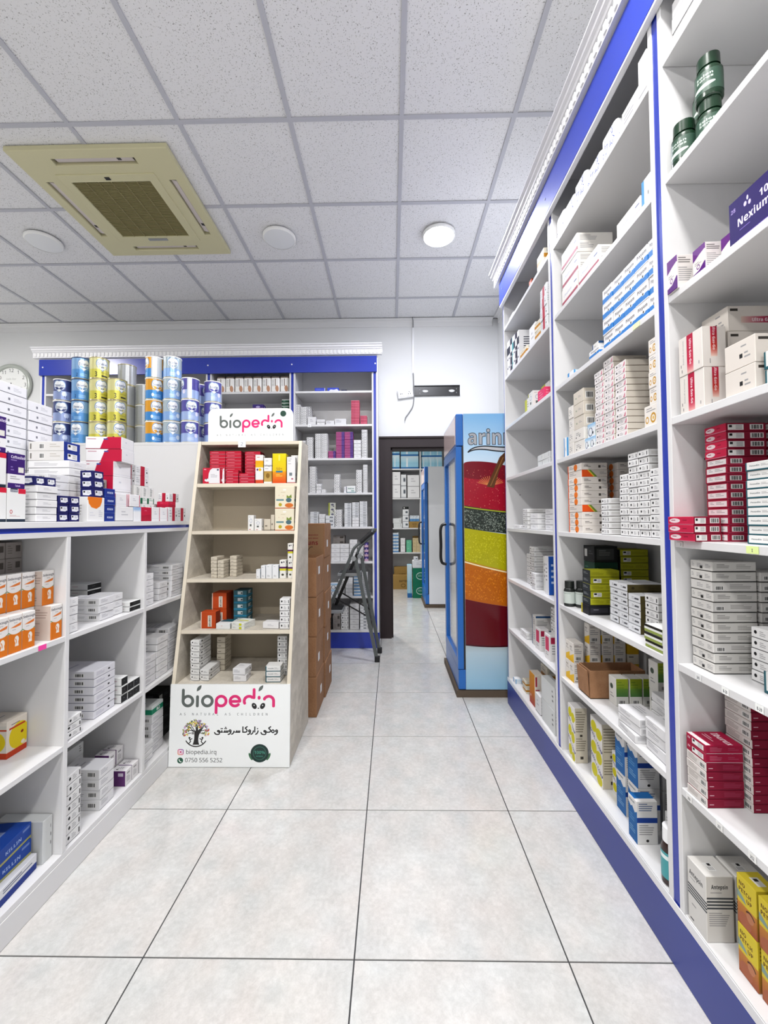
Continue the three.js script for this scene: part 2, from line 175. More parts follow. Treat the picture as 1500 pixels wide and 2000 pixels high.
D('chartreuse', 'medicine_carton', 'chartreuse carton with sticker', '#b3b422', [['r', 0, 0, 1, 1, '#31363a'], ['L', .15, .3, .6, .4, 2, '#9aa0a2']], [['L', .42, .25, .5, .5, 3, '#8d8e18'], ['K', .1, .18, .28, .64], ['r', 0, .94, 1, .06, '#6e6f12']], null, [80, 44, 120]);
D('chartreuse2', 'medicine_carton', 'chartreuse carton with printed lines', '#b3b422', [['r', 0, 0, 1, 1, '#31363a'], ['L', .15, .3, .6, .4, 2, '#9aa0a2']], [['L', .06, .25, .42, .5, 3, '#8d8e18'], ['L', .55, .25, .4, .5, 3, '#8d8e18'], ['r', 0, .94, 1, .06, '#6e6f12']], null, [80, 44, 120]);
D('olive', 'medicine_carton', 'white carton with olive side', '#eef0f4', [['L', .3, .3, .3, .4, 2], ['r', .55, .35, .35, .25, '#4e5056'], ['r', 0, .94, 1, .06, '#85868c']], [['r', 0, 0, 1, 1, '#5d5430'], ['e', .15, .5, .04, .2, '#3a331c'], ['L', .3, .35, .5, .3, 2, '#4a4224']], [['c', '#b9bbc0', .04, [[0, .6], [.5, .8, 1, .3]]]], [90, 36, 120]);
D('stripes', 'medicine_carton', 'green black and white striped carton', '#f1f2ee', [['r', 0, 0, 1, .3, '#1f1d18'], ['r', 0, .62, 1, .38, '#96a553']], [['r', 0, 0, .5, .35, '#96a553'], ['r', .4, .45, .6, .55, '#1f1d18']], null, [90, 40, 60]);
D('yellowwhite', 'medicine_carton', 'small white and yellow carton', '#e9e4de', [['g', 0, .55, 1, .45, '#f3c62e', '#e9b51c'], ['p', '#e9e4de', [[0, .5], [1, .5], [1, .55], [0, .75]]], ['t', 'Maxi', .12, .22, .13, '#55504a'], ['L', .12, .32, .7, .14, 2]], [['L', .1, .1, .7, .12, 2, '#6d6660'], ['L', .1, .3, .75, .28, 3], ['B', .15, .68, .6, .2], ['r', .1, .92, .4, .03, '#5d5650']], null, [60, 100, 64]);
D('yellowlid', 'medicine_carton', 'white carton with yellow half', '#ded7c6', [['r', 0, 0, 1, .5, '#e2b521'], ['L', .1, .6, .6, .2, 2, '#57514a']], [['r', 0, 0, 1, .5, '#d9ac1c'], ['L', .1, .62, .7, .1, 1, '#3a3733']], null, [64, 80, 80]);
D('greenwhite', 'medicine_carton', 'lime and green carton with white base', '#e8e7e2', [['e', .4, .35, .2, .1, '#45544a'], ['L', .2, .6, .5, .2, 2]], [['g', 0, 0, 1, .35, '#a7b52c', '#8fae35'], ['g', 0, .35, 1, .3, '#6f9a3c', '#4f7f44'], ['L', .1, .1, .6, .3, 3, '#7d9a2a'], ['B', .2, .78, .55, .14]], null, [60, 100, 64]);
D('greytext', 'medicine_carton', 'white carton with grey text', '#ececee', [['L', .1, .2, .5, .5, 3, '#aaaab0'], ['r', 0, .95, 1, .05, '#9a9a9e']], [['L', .08, .2, .5, .5, 3, '#a6a6ab'], ['B', .66, .25, .24, .5]], [['L', .15, .2, .5, .4, 3, '#bcbcc2']], [110, 48, 110]);
D('goldend', 'medicine_carton', 'white carton with gold end', '#e9e9ea', [['L', .1, .2, .6, .5, 3]], [['r', .2, .3, .8, .7, '#a8851e'], ['L', .3, .5, .5, .2, 1, '#dcc26a']], null, [90, 40, 90]);
D('yellowdots', 'medicine_carton', 'tall white carton with yellow circles', '#eeecea', [['e', .3, .14, .26, .09, '#d8cf1e'], ['e', .75, .2, .26, .09, '#d8cf1e'], ['e', .28, .48, .26, .1, '#d8cf1e'], ['e', .73, .57, .26, .1, '#d8cf1e'], ['e', .3, .84, .26, .1, '#d8cf1e'], ['e', .75, .92, .24, .08, '#d8cf1e'], ['T', 'KAMAZOL + COMPLEX', .5, .34, .085, '#33306a', 'bold', .42], ['T', 'KAMAZOL + COMPLEX', .5, .72, .085, '#33306a', 'bold', .42]], [['r', 0, 0, 1, 1, '#ddd5c2'], ['L', .08, .06, .84, .4, 9, '#8d8674'], ['L', .08, .55, .84, .25, 6, '#8d8674'], ['r', .4, .48, .2, .04, '#46413a'], ['r', .4, .88, .25, .05, '#46413a']], null, [96, 180, 80]);
D('bluebox', 'medicine_carton', 'blue and white carton', '#ecebea', [['r', 0, .16, 1, .84, '#1d67ad'], ['p', '#ecebea', [[0, .16], [.3, .24], [.5, .2], [.8, .3], [1, .25], [1, .1], [0, .1]]], ['L', .15, .4, .6, .18, 3, '#5d97cb'], ['L', .15, .68, .7, .16, 3, '#86b3da'], ['t', 'Osteocare', .1, .08, .08, '#345', 'bold']], [['L', .1, .05, .7, .2, 4, '#5a6c94'], ['r', 0, .38, 1, .12, '#20449a'], ['L', .1, .55, .75, .26, 5], ['e', .5, .92, .07, .03, '#222']], [['r', 0, 0, .7, 1, '#1d67ad']], [80, 140, 90]);
D('bluetext', 'medicine_carton', 'white carton with grey lines and barcode', '#d9d9d8', [['L', .1, .1, .7, .3, 4]], [['L', .08, .08, .8, .3, 6, '#6f6f74'], ['B', .25, .55, .5, .24], ['L', .2, .86, .6, .08, 1, '#55555a']], null, [80, 120, 90]);
D('navybox', 'medicine_carton', 'dark navy carton', '#141c48', [['L', .1, .3, .6, .3, 3, '#3a4788']], [['L', .1, .3, .6, .3, 3, '#27346c']], null, [64, 100, 64]);
// near bay
D('purplewhite', 'medicine_carton', 'small white carton with purple corners', '#efe9e6', [['p', '#6a2f86', [[0, .0], [1, 0], [1, .2], [.55, .28], [0, .42]]], ['L', .15, .5, .6, .12, 2], ['o', .45, .68, .12, .07, '#6a2f86', .03], ['p', '#5a1f7e', [[0, 1], [0, .86], [.5, .82], [1, .62], [1, 1]]]], [['L', .08, .08, .7, .2, 3, '#5f5a58'], ['L', .08, .38, .8, .45, 7], ['r', .95, 0, .05, 1, '#6a6460']], null, [70, 110, 80]);
D('bigpurple', 'medicine_carton', 'large purple carton with white lettering', '#1f0560', [['t', 'Nexium', .085, .52, .22, '#f4f2fa', 'bold'], ['t', '10mg', .315, .3, .2, '#f4f2fa', 'bold'], ['t', '28', .02, .2, .12, '#b6a6da', 'bold'], ['e', .2, .16, .01, .05, '#e9e6f4'], ['e', .175, .25, .016, .05, '#d9d2f0'], ['e', .22, .28, .014, .05, '#d9d2f0'], ['L', .11, .68, .18, .04, 1, '#8c78c8'], ['L', .1, .86, .6, .05, 1, '#8c78c8'], ['r', 0, 0, .0, 1, '#fff']], [['r', 0, 0, 1, 1, '#efeef2'], ['L', .2, .2, .6, .3, 3]], [['r', 0, 0, 1, 1, '#eceaf0']], [300, 120, 90]);
D('redband', 'medicine_carton', 'upright white carton with red band', '#eae4de', [['g', .36, 0, .27, .7, '#b3123c', '#c41c3f'], ['g', .36, .7, .27, .3, '#c41c3f', '#f0c4ba'], ['T', 'Ultra Gas-Go', .5, .45, .11, '#f7eef0', 'bold', 1.5708], ['T', 'Simethicone for gas bloating', .2, .4, .05, TXT, 'normal', 1.5708], ['r', .08, .7, .02, .08, INK], ['r', .12, .84, .02, .08, INK], ['r', .85, .8, .03, .08, TXT]], [['g', .35, 0, .28, .5, '#b3123c', '#c0392e'], ['g', .35, .5, .28, .25, '#c0392e', '#f3d5c8'], ['T', 'Ultra Gas-Go', .49, .28, .1, '#f3dfe0', 'bold', 1.5708], ['r', .3, .8, .03, .12, TXT]], null, [110, 130, 80]);
D('redbandflat', 'medicine_carton', 'flat red-titled white carton', '#e4ddd5', [['L', .55, .2, .3, .14, 1], ['r', .5, .5, .1, .16, '#1c1c1e'], ['L', .66, .48, .2, .3, 2]], [['r', .05, .1, .18, .1, '#3a3733'], ['g', .3, .42, .68, .26, '#e9cfc2', '#a5153a', 1], ['t', 'Ultra Gas-Go', .55, .56, .2, '#f6eef0', 'bold']], null, [110, 72, 130]);
D('crimson', 'medicine_carton', 'crimson carton with white label', '#9c1236', [['r', .06, .14, .9, .74, '#efe9ea'], ['L', .16, .3, .2, .4, 2], ['L', .45, .3, .4, .4, 2]], [['B', .07, .18, .3, .64], ['r', 0, .95, 1, .05, '#c94a68']], [['r', 0, 0, 1, 1, '#a5153c']], [100, 34, 140]);
D('crimsonoval', 'medicine_carton', 'crimson carton with white oval', '#c92048', [['e', .28, .5, .22, .32, '#f2dfe3'], ['L', .14, .4, .28, .25, 1, '#8d2440'], ['L', .6, .4, .28, .25, 1, '#7d0f2c'], ['r', 0, .95, 1, .05, '#e58aa0']], [['r', 0, 0, 1, 1, '#8d0f30'], ['K', .05, .14, .4, .76], ['B', .6, .15, .34, .7]], [['r', 0, 0, 1, 1, '#d23c60']], [100, 34, 140]);
D('tealwhite', 'medicine_carton', 'white carton with teal edges', '#eeeeec', [['r', 0, .86, 1, .14, '#245a66'], ['r', 0, 0, .06, 1, '#245a66'], ['t', 'Fexadin', .16, .4, .26, '#4d5a5e', 'bold'], ['L', .6, .3, .3, .3, 2]], null, null, [90, 36, 90]);
D('greycarton', 'medicine_carton', 'long white carton with grey printing', '#e2e0dc', [['r', 0, .94, 1, .06, '#3a3936'], ['L', .05, .2, .12, .5, 3], ['L', .3, .25, .3, .5, 3], ['r', .45, .5, .12, .3, '#222'], ['L', .7, .25, .25, .5, 3]], [['r', 0, .94, 1, .06, '#2a2a2a'], ['L', .1, .2, .3, .5, 3, '#8b8a87'], ['L', .55, .25, .35, .5, 3, '#a5a4a0']], null, [110, 40, 160]);
D('greycartonbar', 'medicine_carton', 'long white carton with barcode', '#e0dedb', [['r', 0, .94, 1, .06, '#3a3936'], ['L', .3, .25, .3, .5, 3], ['L', .75, .25, .2, .5, 3]], [['r', 0, .94, 1, .06, '#2a2a2a'], ['B', .06, .35, .2, .45], ['L', .4, .2, .5, .5, 3, '#9b9a96']], null, [110, 40, 160]);
D('maroon', 'medicine_carton', 'maroon carton with white ends', '#8c0f33', [['r', 0, 0, 1, 1, '#e6e0dc'], ['L', .08, .15, .5, .7, 4, '#a19a96'], ['B', .68, .25, .28, .6]], [['L', .06, .55, .2, .25, 1, '#e7c9d0'], ['L', .45, .2, .5, .6, 4, '#a53a58'], ['r', 0, .95, 1, .05, '#6d0a26']], null, [110, 36, 140]);
D('maroontop', 'medicine_carton', 'maroon carton with lettered lid', '#a50f3c', [['K', .3, .2, .6, .65], ['t', 'ZX', .06, .4, .34, '#f2e3e7']], [['L', .1, .2, .35, .6, 4, '#c06a80'], ['L', .6, .3, .3, .4, 2, '#b04a66'], ['r', 0, .95, 1, .05, '#e9d4da']], [['t', 'Iburux', .12, .3, .28, '#f4e6ea'], ['L', .15, .55, .6, .16, 2, '#e6bfc9'], ['r', 0, .86, 1, .14, '#efe9ea']], [110, 40, 110]);
D('antepsin', 'medicine_carton', 'white carton with grey stripes', '#e4e2de', [['t', 'Antepsin', .1, .2, .1, '#26282a', 'bold'], ['L', .12, .28, .5, .03, 1], ['r', 0, .4, 1, .025, '#454b50'], ['r', 0, .445, 1, .025, '#454b50'], ['r', 0, .49, 1, .025, '#454b50'], ['r', 0, .535, 1, .025, '#454b50'], ['L', .2, .68, .4, .05, 1], ['r', .1, .93, .2, .02, INK]], [['t', 'Antepsin', .5, .16, .085, '#26282a', 'bold', 'center'], ['L', .15, .24, .7, .03, 1], ['r', 0, .32, 1, .025, '#454b50'], ['r', 0, .37, 1, .025, '#454b50'], ['r', 0, .42, 1, .025, '#454b50'], ['r', 0, .47, 1, .025, '#454b50'], ['L', .08, .55, .8, .22, 7]], [['K', .35, .4, .4, .3]], [110, 190, 110]);
D('yellowbrown', 'medicine_carton', 'yellow and tan lettered carton', '#e6cf3a', [['t', 'NO', .1, .14, .12, '#4c2a12', 'bold'], ['t', 'PETCH', .08, .27, .12, '#4c2a12', 'bold'], ['t', 'UP', .5, .4, .12, '#4c2a12', 'bold'], ['p', '#8ea7a0', [[0, .3], [.4, .42], [.5, .5], [0, .46]]], ['g', 0, .55, 1, .45, '#cf8a3c', '#a8583a'], ['e', .4, .86, .34, .16, '#b5694a'], ['e', .68, .68, .2, .12, '#c98560'], ['c', '#3f2416', .03, [[.5, .62], [.7, .54, .9, .66]]]], [['g', 0, .5, 1, .5, '#d9b637', '#b9743c'], ['L', .1, .1, .7, .3, 4, '#8c6a1c']], [['r', .3, .3, .5, .4, '#f2efe6'], ['r', .38, .4, .14, .2, '#221d1a']], [90, 170, 80]);
// far bay
for (const [k, c, t, nm] of [['sleeve1', '#edeef2', '#2c3040', 'white sleeve carton with dark band'], ['sleeve2', '#3a3648', '#f0f0f2', 'dark upright carton'], ['sleeve3', '#eef2f3', '#5fa8ad', 'white upright carton with teal edge']]) D(k, 'medicine_carton', nm, c, [['r', 0, .18, 1, .22, t], ['r', .2, .5, .6, .04, t], ['r', .2, .75, .5, .05, t], ...(k === 'sleeve3' ? [['r', 0, 0, .3, 1, t]] : [])], [['L', .2, .2, .6, .4, 6, t]], null, [30, 120, 60]);
D('pinkcard', 'medicine_carton', 'white carton with pink panel', '#f0eeee', [['r', .15, .1, .7, .55, '#d5456a'], ['L', .2, .72, .5, .15, 2]], [['r', .1, .08, .4, .25, '#b3254a'], ['L', .2, .4, .6, .4, 4]], null, [64, 80, 64]);
D('pinkbright', 'medicine_carton', 'bright pink carton', '#ec3f72', [['L', .2, .2, .6, .6, 3, '#f58aa9']], null, null, [64, 50, 40]);
D('limewhite', 'medicine_carton', 'white carton with lime edge', '#efefec', [['r', 0, 0, .5, 1, '#c9cf46'], ['L', .55, .2, .3, .5, 3]], [['L', .2, .2, .5, .1, 1, '#a23a55'], ['L', .2, .4, .5, .3, 2], ['r', 0, .0, 1, .06, '#b9c040']], null, [50, 80, 64]);
D('cobalt', 'medicine_carton', 'white carton with cobalt side', '#e9eaee', [['L', .2, .2, .5, .5, 5]], [['r', 0, 0, 1, 1, '#1d55b4'], ['L', .2, .2, .3, .6, 4, '#b9cdf0']], null, [40, 120, 50]);
D('greenside', 'medicine_carton', 'white carton with bottle green side', '#e4e6e3', [['L', .2, .2, .5, .5, 3]], [['r', 0, 0, 1, 1, '#1e4a36'], ['L', .2, .3, .5, .2, 1, '#9ec0ae']], null, [40, 64, 64]);
D('amber', 'medicine_carton', 'amber and red carton', '#efe6da', [['g', 0, 0, 1, .6, '#dd9717', '#d07a16'], ['g', 0, .6, 1, .4, '#d07a16', '#b23a36'], ['L', .2, .7, .2, .2, 1, '#f4e6da']], [['r', .1, .06, .2, .3, '#b53345'], ['L', .1, .45, .8, .3, 3, '#b04a5c'], ['L', .1, .8, .6, .12, 2]], null, [60, 110, 60]);
D('amberlid', 'medicine_carton', 'cream carton with amber band', '#e9e2cf', [['r', 0, .4, 1, .3, '#c1821a'], ['L', .1, .1, .6, .2, 2]], null, null, [64, 60, 64]);
D('greyflat', 'medicine_carton', 'pale grey carton', '#dfe2e2', [['L', .8, .2, .1, .6, 3, '#777']], [['L', .1, .2, .6, .4, 3]], null, [80, 64, 64]);
// counter and left shelves
D('redcorner', 'medicine_carton', 'white carton with red corner', '#eff0ef', [['r', .15, .0, .4, .1, '#252c44'], ['r', .58, 0, .42, .14, '#d51d3c'], ['r', 0, .92, 1, .08, '#1e2c3e'], ['o', .2, .7, .06, .05, '#b44', .02], ['L', .12, .8, .6, .06, 2, '#c9a3a3'], ['t', 'ZIDIMA', .17, .05, .08, '#e8e8ee', 'bold']], [['L', .1, .2, .6, .4, 4]], null, [90, 130, 50]);
D('purplebox', 'medicine_carton', 'purple and white carton with lettering', '#f1f0f3', [['r', 0, 0, 1, .6, '#38166e'], ['r', 0, .86, 1, .14, '#38166e'], ['t', 'Ceftosilek', .12, .1, .12, '#efeaf6', 'bold'], ['L', .12, .18, .6, .06, 1, '#a690cc'], ['r', .58, .38, .34, .16, '#e9e7de'], ['L', .12, .38, .2, .16, 2, '#8c74ba'], ['L', .1, .66, .6, .12, 2], ['t', 'Tabuk', .4, .93, .07, '#d9cfee', 'bold']], [['r', 0, 0, 1, .6, '#38166e']], null, [90, 140, 50]);
D('longwhite', 'medicine_carton', 'long white carton with grey emblem', '#ecedf2', [['r', .3, .38, .07, .24, '#7b7d88'], ['L', .5, .32, .3, .4, 3, '#c2c4cd'], ['r', 0, .95, 1, .05, '#7f818a'], ['r', .97, 0, .03, 1, '#b6b8c0']], [['L', .2, .2, .5, .5, 3]], null, [120, 44, 60]);
D('blueend', 'medicine_carton', 'grey-white carton with blue end', '#e3e1de', [['r', 0, 0, 1, 1, '#12308e'], ['K', .2, .2, .6, .62]], [['B', .3, .2, .14, .6], ['r', .05, .2, .04, .6, '#77736e'], ['L', .6, .25, .3, .5, 2, '#c4bfb8']], null, [80, 44, 100]);
D('navylabel', 'medicine_carton', 'navy carton with torn white label', '#181a5e', [['p', '#eceef4', [[.16, .22], [.85, .2], [.9, .7], [.78, .74], [.7, .84], [.2, .8]]], ['r', .24, .3, .14, .2, '#17171b'], ['L', .5, .35, .3, .3, 3, '#9a9ca6']], null, null, [80, 56, 80]);
D('orangeblob', 'medicine_carton', 'white carton with orange patch', '#f2f2f2', [['p', '#ee7d1e', [[.0, .0], [.86, 0], [.84, .18], [.74, .36], [.5, .48], [.2, .42], [.04, .26], [0, .1]]], ['L', .1, .62, .35, .22, 2, '#dfe0e6'], ['L', .65, .55, .25, .3, 4, '#c4c6d0']], [['L', .2, .2, .5, .6, 5, '#b9b6b0']], null, [120, 120, 80]);
D('penem', 'medicine_carton', 'royal blue carton with white lettering', '#14308c', [['t', 'PENEM', .5, .52, .34, '#dfe6f8', 'bold', 'center'], ['r', 0, .95, 1, .05, '#4c66b8']], null, null, [90, 48, 60]);
D('crimsonwing', 'medicine_carton', 'white carton with crimson wedge', '#f1f1f4', [['r', 0, .0, .0, 1, '#fff'], ['L', .3, .3, .2, .3, 1, '#d3d5de'], ['r', 0, .84, 1, .02, '#d0d2da'], ['r', .96, 0, .04, 1, '#c9ccd6']], [['p', '#c1123c', [[1, 0], [.62, 0], [.5, .25], [.4, 1], [1, 1]]], ['L', .05, .14, .4, .14, 1, '#b56a7c'], ['r', .5, .12, .12, .1, '#3d50a0'], ['r', 0, .96, 1, .04, '#8e1030']], null, [90, 70, 130]);
D('skyfade', 'medicine_carton', 'white carton with sky blue fade', '#f2f3f6', [['g', 0, 0, 1, .35, '#8fb6e6', '#f2f3f6'], ['r', .0, .1, .8, .1, '#a9c8ec']], null, null, [60, 70, 40]);
D('crimsonblock', 'medicine_carton', 'crimson carton', '#c9163f', [['L', .3, .2, .4, .2, 1, '#dd5a78'], ['p', '#b40f36', [[0, .6], [1, .5], [1, 1], [0, 1]]]], null, null, [70, 70, 40]);
D('redline', 'medicine_carton', 'white carton with thin red line', '#f2f2f4', [['r', .9, 0, .06, 1, '#c02a4c'], ['L', .3, .3, .3, .3, 2, '#c9cbd4'], ['r', 0, .8, 1, .02, '#d5d7de']], null, null, [80, 70, 40]);
D('greenstripe', 'medicine_carton', 'white carton with green foot', '#e9ebe8', [['L', .3, .1, .4, .5, 7, '#5f6a66'], ['r', 0, .68, .14, .32, '#1d6a4a'], ['r', .86, .68, .14, .32, '#1d6a4a'], ['L', .2, .68, .6, .2, 2, '#7fae98']], null, null, [64, 100, 40]);
D('redcap', 'medicine_carton', 'grey and white carton with red middle', '#e4e6e8', [['r', .36, 0, .32, 1, '#b51a38'], ['L', .06, .2, .24, .6, 3, '#a5a9ae'], ['e', .85, .6, .05, .08, '#222'], ['L', .76, .3, .16, .2, 1, '#9a9ca0']], null, null, [90, 50, 60]);
D('coughorange', 'medicine_carton', 'orange and white syrup carton', '#f0edea', [['e', .5, .22, .75, .32, '#5d8a55'], ['r', 0, .48, 1, .52, '#e0781a'], ['e', .5, .2, .75, .31, '#f0edea'], ['t', 'Sedocough', .5, .12, .09, '#3c3a40', 'bold', 'center'], ['t', 'Syrup', .5, .2, .05, TXT, 'normal', 'center'], ['p', '#e07a35', [[.1, .32], [.5, .27], [.95, .22], [.9, .3], [.5, .33]]], ['L', .25, .38, .45, .03, 1], ['e', .6, .66, .17, .1, '#f3ede6'], ['p', '#f3ede6', [[.52, .7], [.72, .68], [.76, .84], [.46, .84]]], ['c', '#e0781a', .025, [[.5, .64], [.6, .68, .58, .76]]]], [['r', 0, 0, 1, 1, '#dfcfc4'], ['L', .1, .1, .8, .3, 4, '#b09c92'], ['L', .1, .5, .8, .04, 1, '#9c887e'], ['L', .1, .7, .5, .2, 3, '#b09c92']], null, [80, 170, 90]);
D('greyplain', 'medicine_carton', 'grey carton with dark square', '#a39c98', [['r', .6, .2, .3, .4, '#5a5450'], ['L', .1, .2, .3, .6, 4, '#7c7571']], null, null, [80, 80, 60]);
D('blackend', 'medicine_carton', 'white carton with black end', '#e6e7e6', [['r', 0, .06, 1, .88, '#17191c'], ['L', .3, .4, .4, .25, 1, '#565a5e']], [['L', .1, .3, .4, .4, 2, '#b5b2b4'], ['L', .6, .35, .25, .2, 1, '#b58a9a'], ['r', 0, .94, 1, .06, '#6c6e70']], null, [80, 40, 120]);
D('violetedge', 'medicine_carton', 'white carton with lilac print', '#eaeaf0', [['L', .1, .25, .4, .5, 3, '#b9b8c8'], ['e', .7, .5, .05, .12, '#1c1c26'], ['r', 0, .95, 1, .05, '#8a8a98']], [['L', .06, .3, .4, .4, 2, '#9a98bc'], ['B', .6, .25, .2, .5], ['r', 0, .95, 1, .05, '#7d7d90']], [['L', .1, .2, .6, .3, 2, '#c5c4d4']], [120, 44, 120]);
D('yellowred', 'medicine_carton', 'yellow and red carton', '#e8dfd2', [['e', .6, .5, .5, .36, '#e8cf18'], ['r', 0, .84, 1, .16, '#c8401c'], ['L', .2, .12, .7, .04, 1, '#4c4038'], ['r', .1, .2, .8, .05, '#c8401c'], ['e', .75, .45, .07, .04, '#8c3014'], ['e', .8, .75, .1, .06, '#f4ead8']], [['r', 0, .1, 1, .1, '#d9d5ca'], ['r', 0, .2, 1, .04, '#c8401c'], ['e', .4, .55, .55, .32, '#e8cf18'], ['r', 0, .84, 1, .16, '#c8401c'], ['L', .1, .3, .6, .4, 5, '#c9b012']], [['L', .1, .2, .6, .3, 2]], [100, 120, 100]);
D('purplecube', 'medicine_carton', 'white carton with plum side', '#e9e7e8', [['t', 'nova', .2, .2, .2, INK, 'bold'], ['L', .15, .4, .6, .4, 4]], [['r', 0, 0, 1, 1, '#5c2f68'], ['r', .5, .12, .35, .22, '#cfc6d6'], ['r', 0, 0, .03, 1, '#d9cfdc']], [['e', .3, .3, .08, .08, '#2a2a2c'], ['L', .4, .3, .4, .4, 3]], [70, 70, 70]);
D('bluepack', 'medicine_carton', 'blue and olive carton', '#1c46a0', [['t', 'KILLIN', .5, .5, .3, '#a9bce6', 'bold', 'center'], ['r', 0, .84, 1, .16, '#a9a86a'], ['r', .75, .1, .2, .16, '#6d86c4']], [['r', 0, 0, 1, .8, '#1c46a0'], ['r', 0, .8, 1, .2, '#b5b070'], ['t', 'KILLIN', .4, .5, .26, '#dfe6f6', 'bold']], [['r', .2, .2, .5, .5, '#8ea0d0']], [130, 60, 130]);
D('navybase', 'medicine_carton', 'white carton with navy base', '#e9eaee', [['r', 0, .55, 1, .45, '#20388e'], ['L', .1, .15, .8, .3, 2, '#3e4a6c']], [['L', .1, .2, .6, .5, 4], ['r', 0, .7, .2, .3, '#20388e']], [['c', '#7a8094', .05, [[.1, .2], [.9, .5]]], ['o', .3, .3, .15, .2, '#8a90a4', .03]], [130, 50, 110]);
D('greentop', 'medicine_carton', 'green and white carton', '#dfe4e2', [['r', 0, .3, 1, .5, '#1c8a66'], ['r', .4, .4, .3, .3, '#d9e6e0'], ['e', .6, .5, .04, .08, '#222']], [['r', 0, .3, 1, .5, '#1c8a66'], ['r', .35, .4, .35, .3, '#d9e6e0']], [['o', .3, .4, .2, .2, '#2a5a8e', .06]], [80, 48, 80]);
// display stand
D('redrow', 'medicine_carton', 'flat red carton', '#c41a36', [['L', .1, .38, .8, .3, 1, '#eab4be'], ['r', 0, .92, 1, .08, '#e4a0ac']], [['r', 0, 0, 1, 1, '#8c1226'], ['L', .2, .4, .5, .2, 1, '#b04a5c']], null, [90, 28, 70]);
D('redcard', 'medicine_carton', 'red carton with white rounded panel', '#cf1f3c', [['p', '#f1f0f4', [[.36, .98], [.3, .8], [.34, .35], [.42, .12], [.55, .02], [.96, .02], [.98, .98]]], ['e', .86, .12, .06, .06, '#5a5470'], ['L', .45, .4, .4, .24, 3, '#b6b4bc'], ['e', .24, .78, .14, .1, '#f1f0f4'], ['e', .2, .7, .03, .04, '#1a1a1a'], ['t', 'vita', .06, .08, .09, '#f3d6dc', 'bold']], null, null, [110, 90, 40]);
D('yellowtube', 'medicine_carton', 'narrow white and yellow carton', '#f2f2f0', [['g', 0, .2, 1, .24, '#f2a90e', '#efc21e'], ['L', .2, .07, .6, .05, 1, '#c96a3a'], ['e', .25, .52, .12, .04, '#5a2f7e'], ['e', .6, .52, .2, .05, '#efc21e'], ['r', 0, .88, 1, .12, '#e0522c']], null, null, [50, 180, 40]);
D('collagen', 'medicine_carton', 'narrow white and gold carton', '#f4f4f4', [['t', 'Collagen', .5, .3, .09, '#2c2c30', 'bold', 'center'], ['L', .2, .1, .6, .05, 1], ['L', .15, .42, .7, .03, 1, '#555'], ['g', 0, .52, 1, .42, '#b9923e', '#cfae66'], ['e', .5, .7, .25, .1, '#8d6a26']], null, null, [50, 160, 40]);
D('sunbox', 'medicine_carton', 'tall yellow and orange carton', '#f0dc18', [['g', 0, 0, 1, .6, '#efe212', '#f0cc18'], ['g', 0, .6, 1, .4, '#f2a41c', '#e8501c'], ['t', '50+', .5, .52, .12, '#b98a2a', 'bold', 'center'], ['r', .25, .58, .5, .06, '#3f7f9c'], ['L', .25, .7, .5, .1, 2, '#f6d25a'], ['r', .44, .04, .12, .2, '#f6ef6a']], [['g', 0, 0, 1, 1, '#d8c812', '#d8701c']], null, [80, 190, 50]);
D('tallwhite', 'medicine_carton', 'tall white carton with green square', '#f3f3f3', [['L', .15, .07, .7, .04, 1], ['L', .15, .14, .5, .04, 1, '#666'], ['L', .15, .25, .6, .04, 1], ['r', .28, .6, .36, .12, '#79858a'], ['e', .65, .84, .14, .03, '#b5566a'], ['r', 0, .97, 1, .03, '#b8484a']], null, null, [50, 160, 40]);
D('cartoonbox', 'medicine_carton', 'cream carton with coloured picture', '#f0e8cf', [['L', .3, .26, .4, .04, 1, '#c3b48e'], ['r', .42, .12, .16, .05, '#fff'], ['e', .72, .62, .15, .1, '#51707a'], ['p', '#7d9440', [[.6, .52], [.62, .38], [.72, .46], [.86, .36], [.88, .52]]], ['e', .74, .86, .22, .1, '#d9742c'], ['r', .06, .58, .4, .07, '#5f8a94'], ['e', .27, .83, .09, .08, '#b9a92c'], ['e', .2, .4, .02, .02, '#e0b0a0'], ['e', .42, .42, .02, .02, '#e0b0a0'], ['r', 0, .97, 1, .03, '#c9603a']], null, null, [100, 110, 60]);
D('creamsmall', 'medicine_carton', 'small cream carton', '#d8cfbd', [['L', .15, .55, .6, .25, 1, '#6b6256'], ['r', 0, .93, 1, .07, '#8a8070']], null, null, [60, 36, 60]);
D('smallwhite', 'medicine_carton', 'small upright white carton', '#efefec', [['L', .15, .1, .5, .06, 1], ['o', .5, .36, .2, .12, '#9aa4c0', .03], ['r', .32, .58, .3, .14, '#5d6460'], ['r', .2, .9, .3, .04, '#b8504a']], null, null, [50, 80, 40]);
D('mushroom', 'medicine_carton', 'white yellow and plum carton', '#efeee8', [['e', .35, .12, .14, .05, '#3a3644'], ['e', .7, .1, .1, .04, '#3a3644'], ['r', 0, .36, 1, .1, '#5a2a5a'], ['r', 0, .46, 1, .12, '#d3cc30'], ['e', .5, .8, .22, .06, '#4a4a3a']], null, null, [50, 110, 40]);
D('bluegrey', 'medicine_carton', 'white carton with blue-grey side', '#eef0f2', [['L', .2, .1, .5, .06, 1], ['L', .2, .75, .5, .15, 3]], [['r', 0, 0, 1, 1, '#b9cbd8'], ['r', .1, .3, .7, .3, '#7fa0b4']], null, [60, 90, 40]);
D('rustbox', 'medicine_carton', 'rust orange carton with upright label', '#c24a1c', [['r', .48, .2, .26, .7, '#eee6da'], ['T', 'COMFORT', .61, .58, .15, '#2c2420', 'bold', 1.5708], ['r', .0, 0, .07, 1, '#e4c4b4']], [['r', 0, 0, 1, 1, '#8a2f12']], null, [80, 90, 60]);
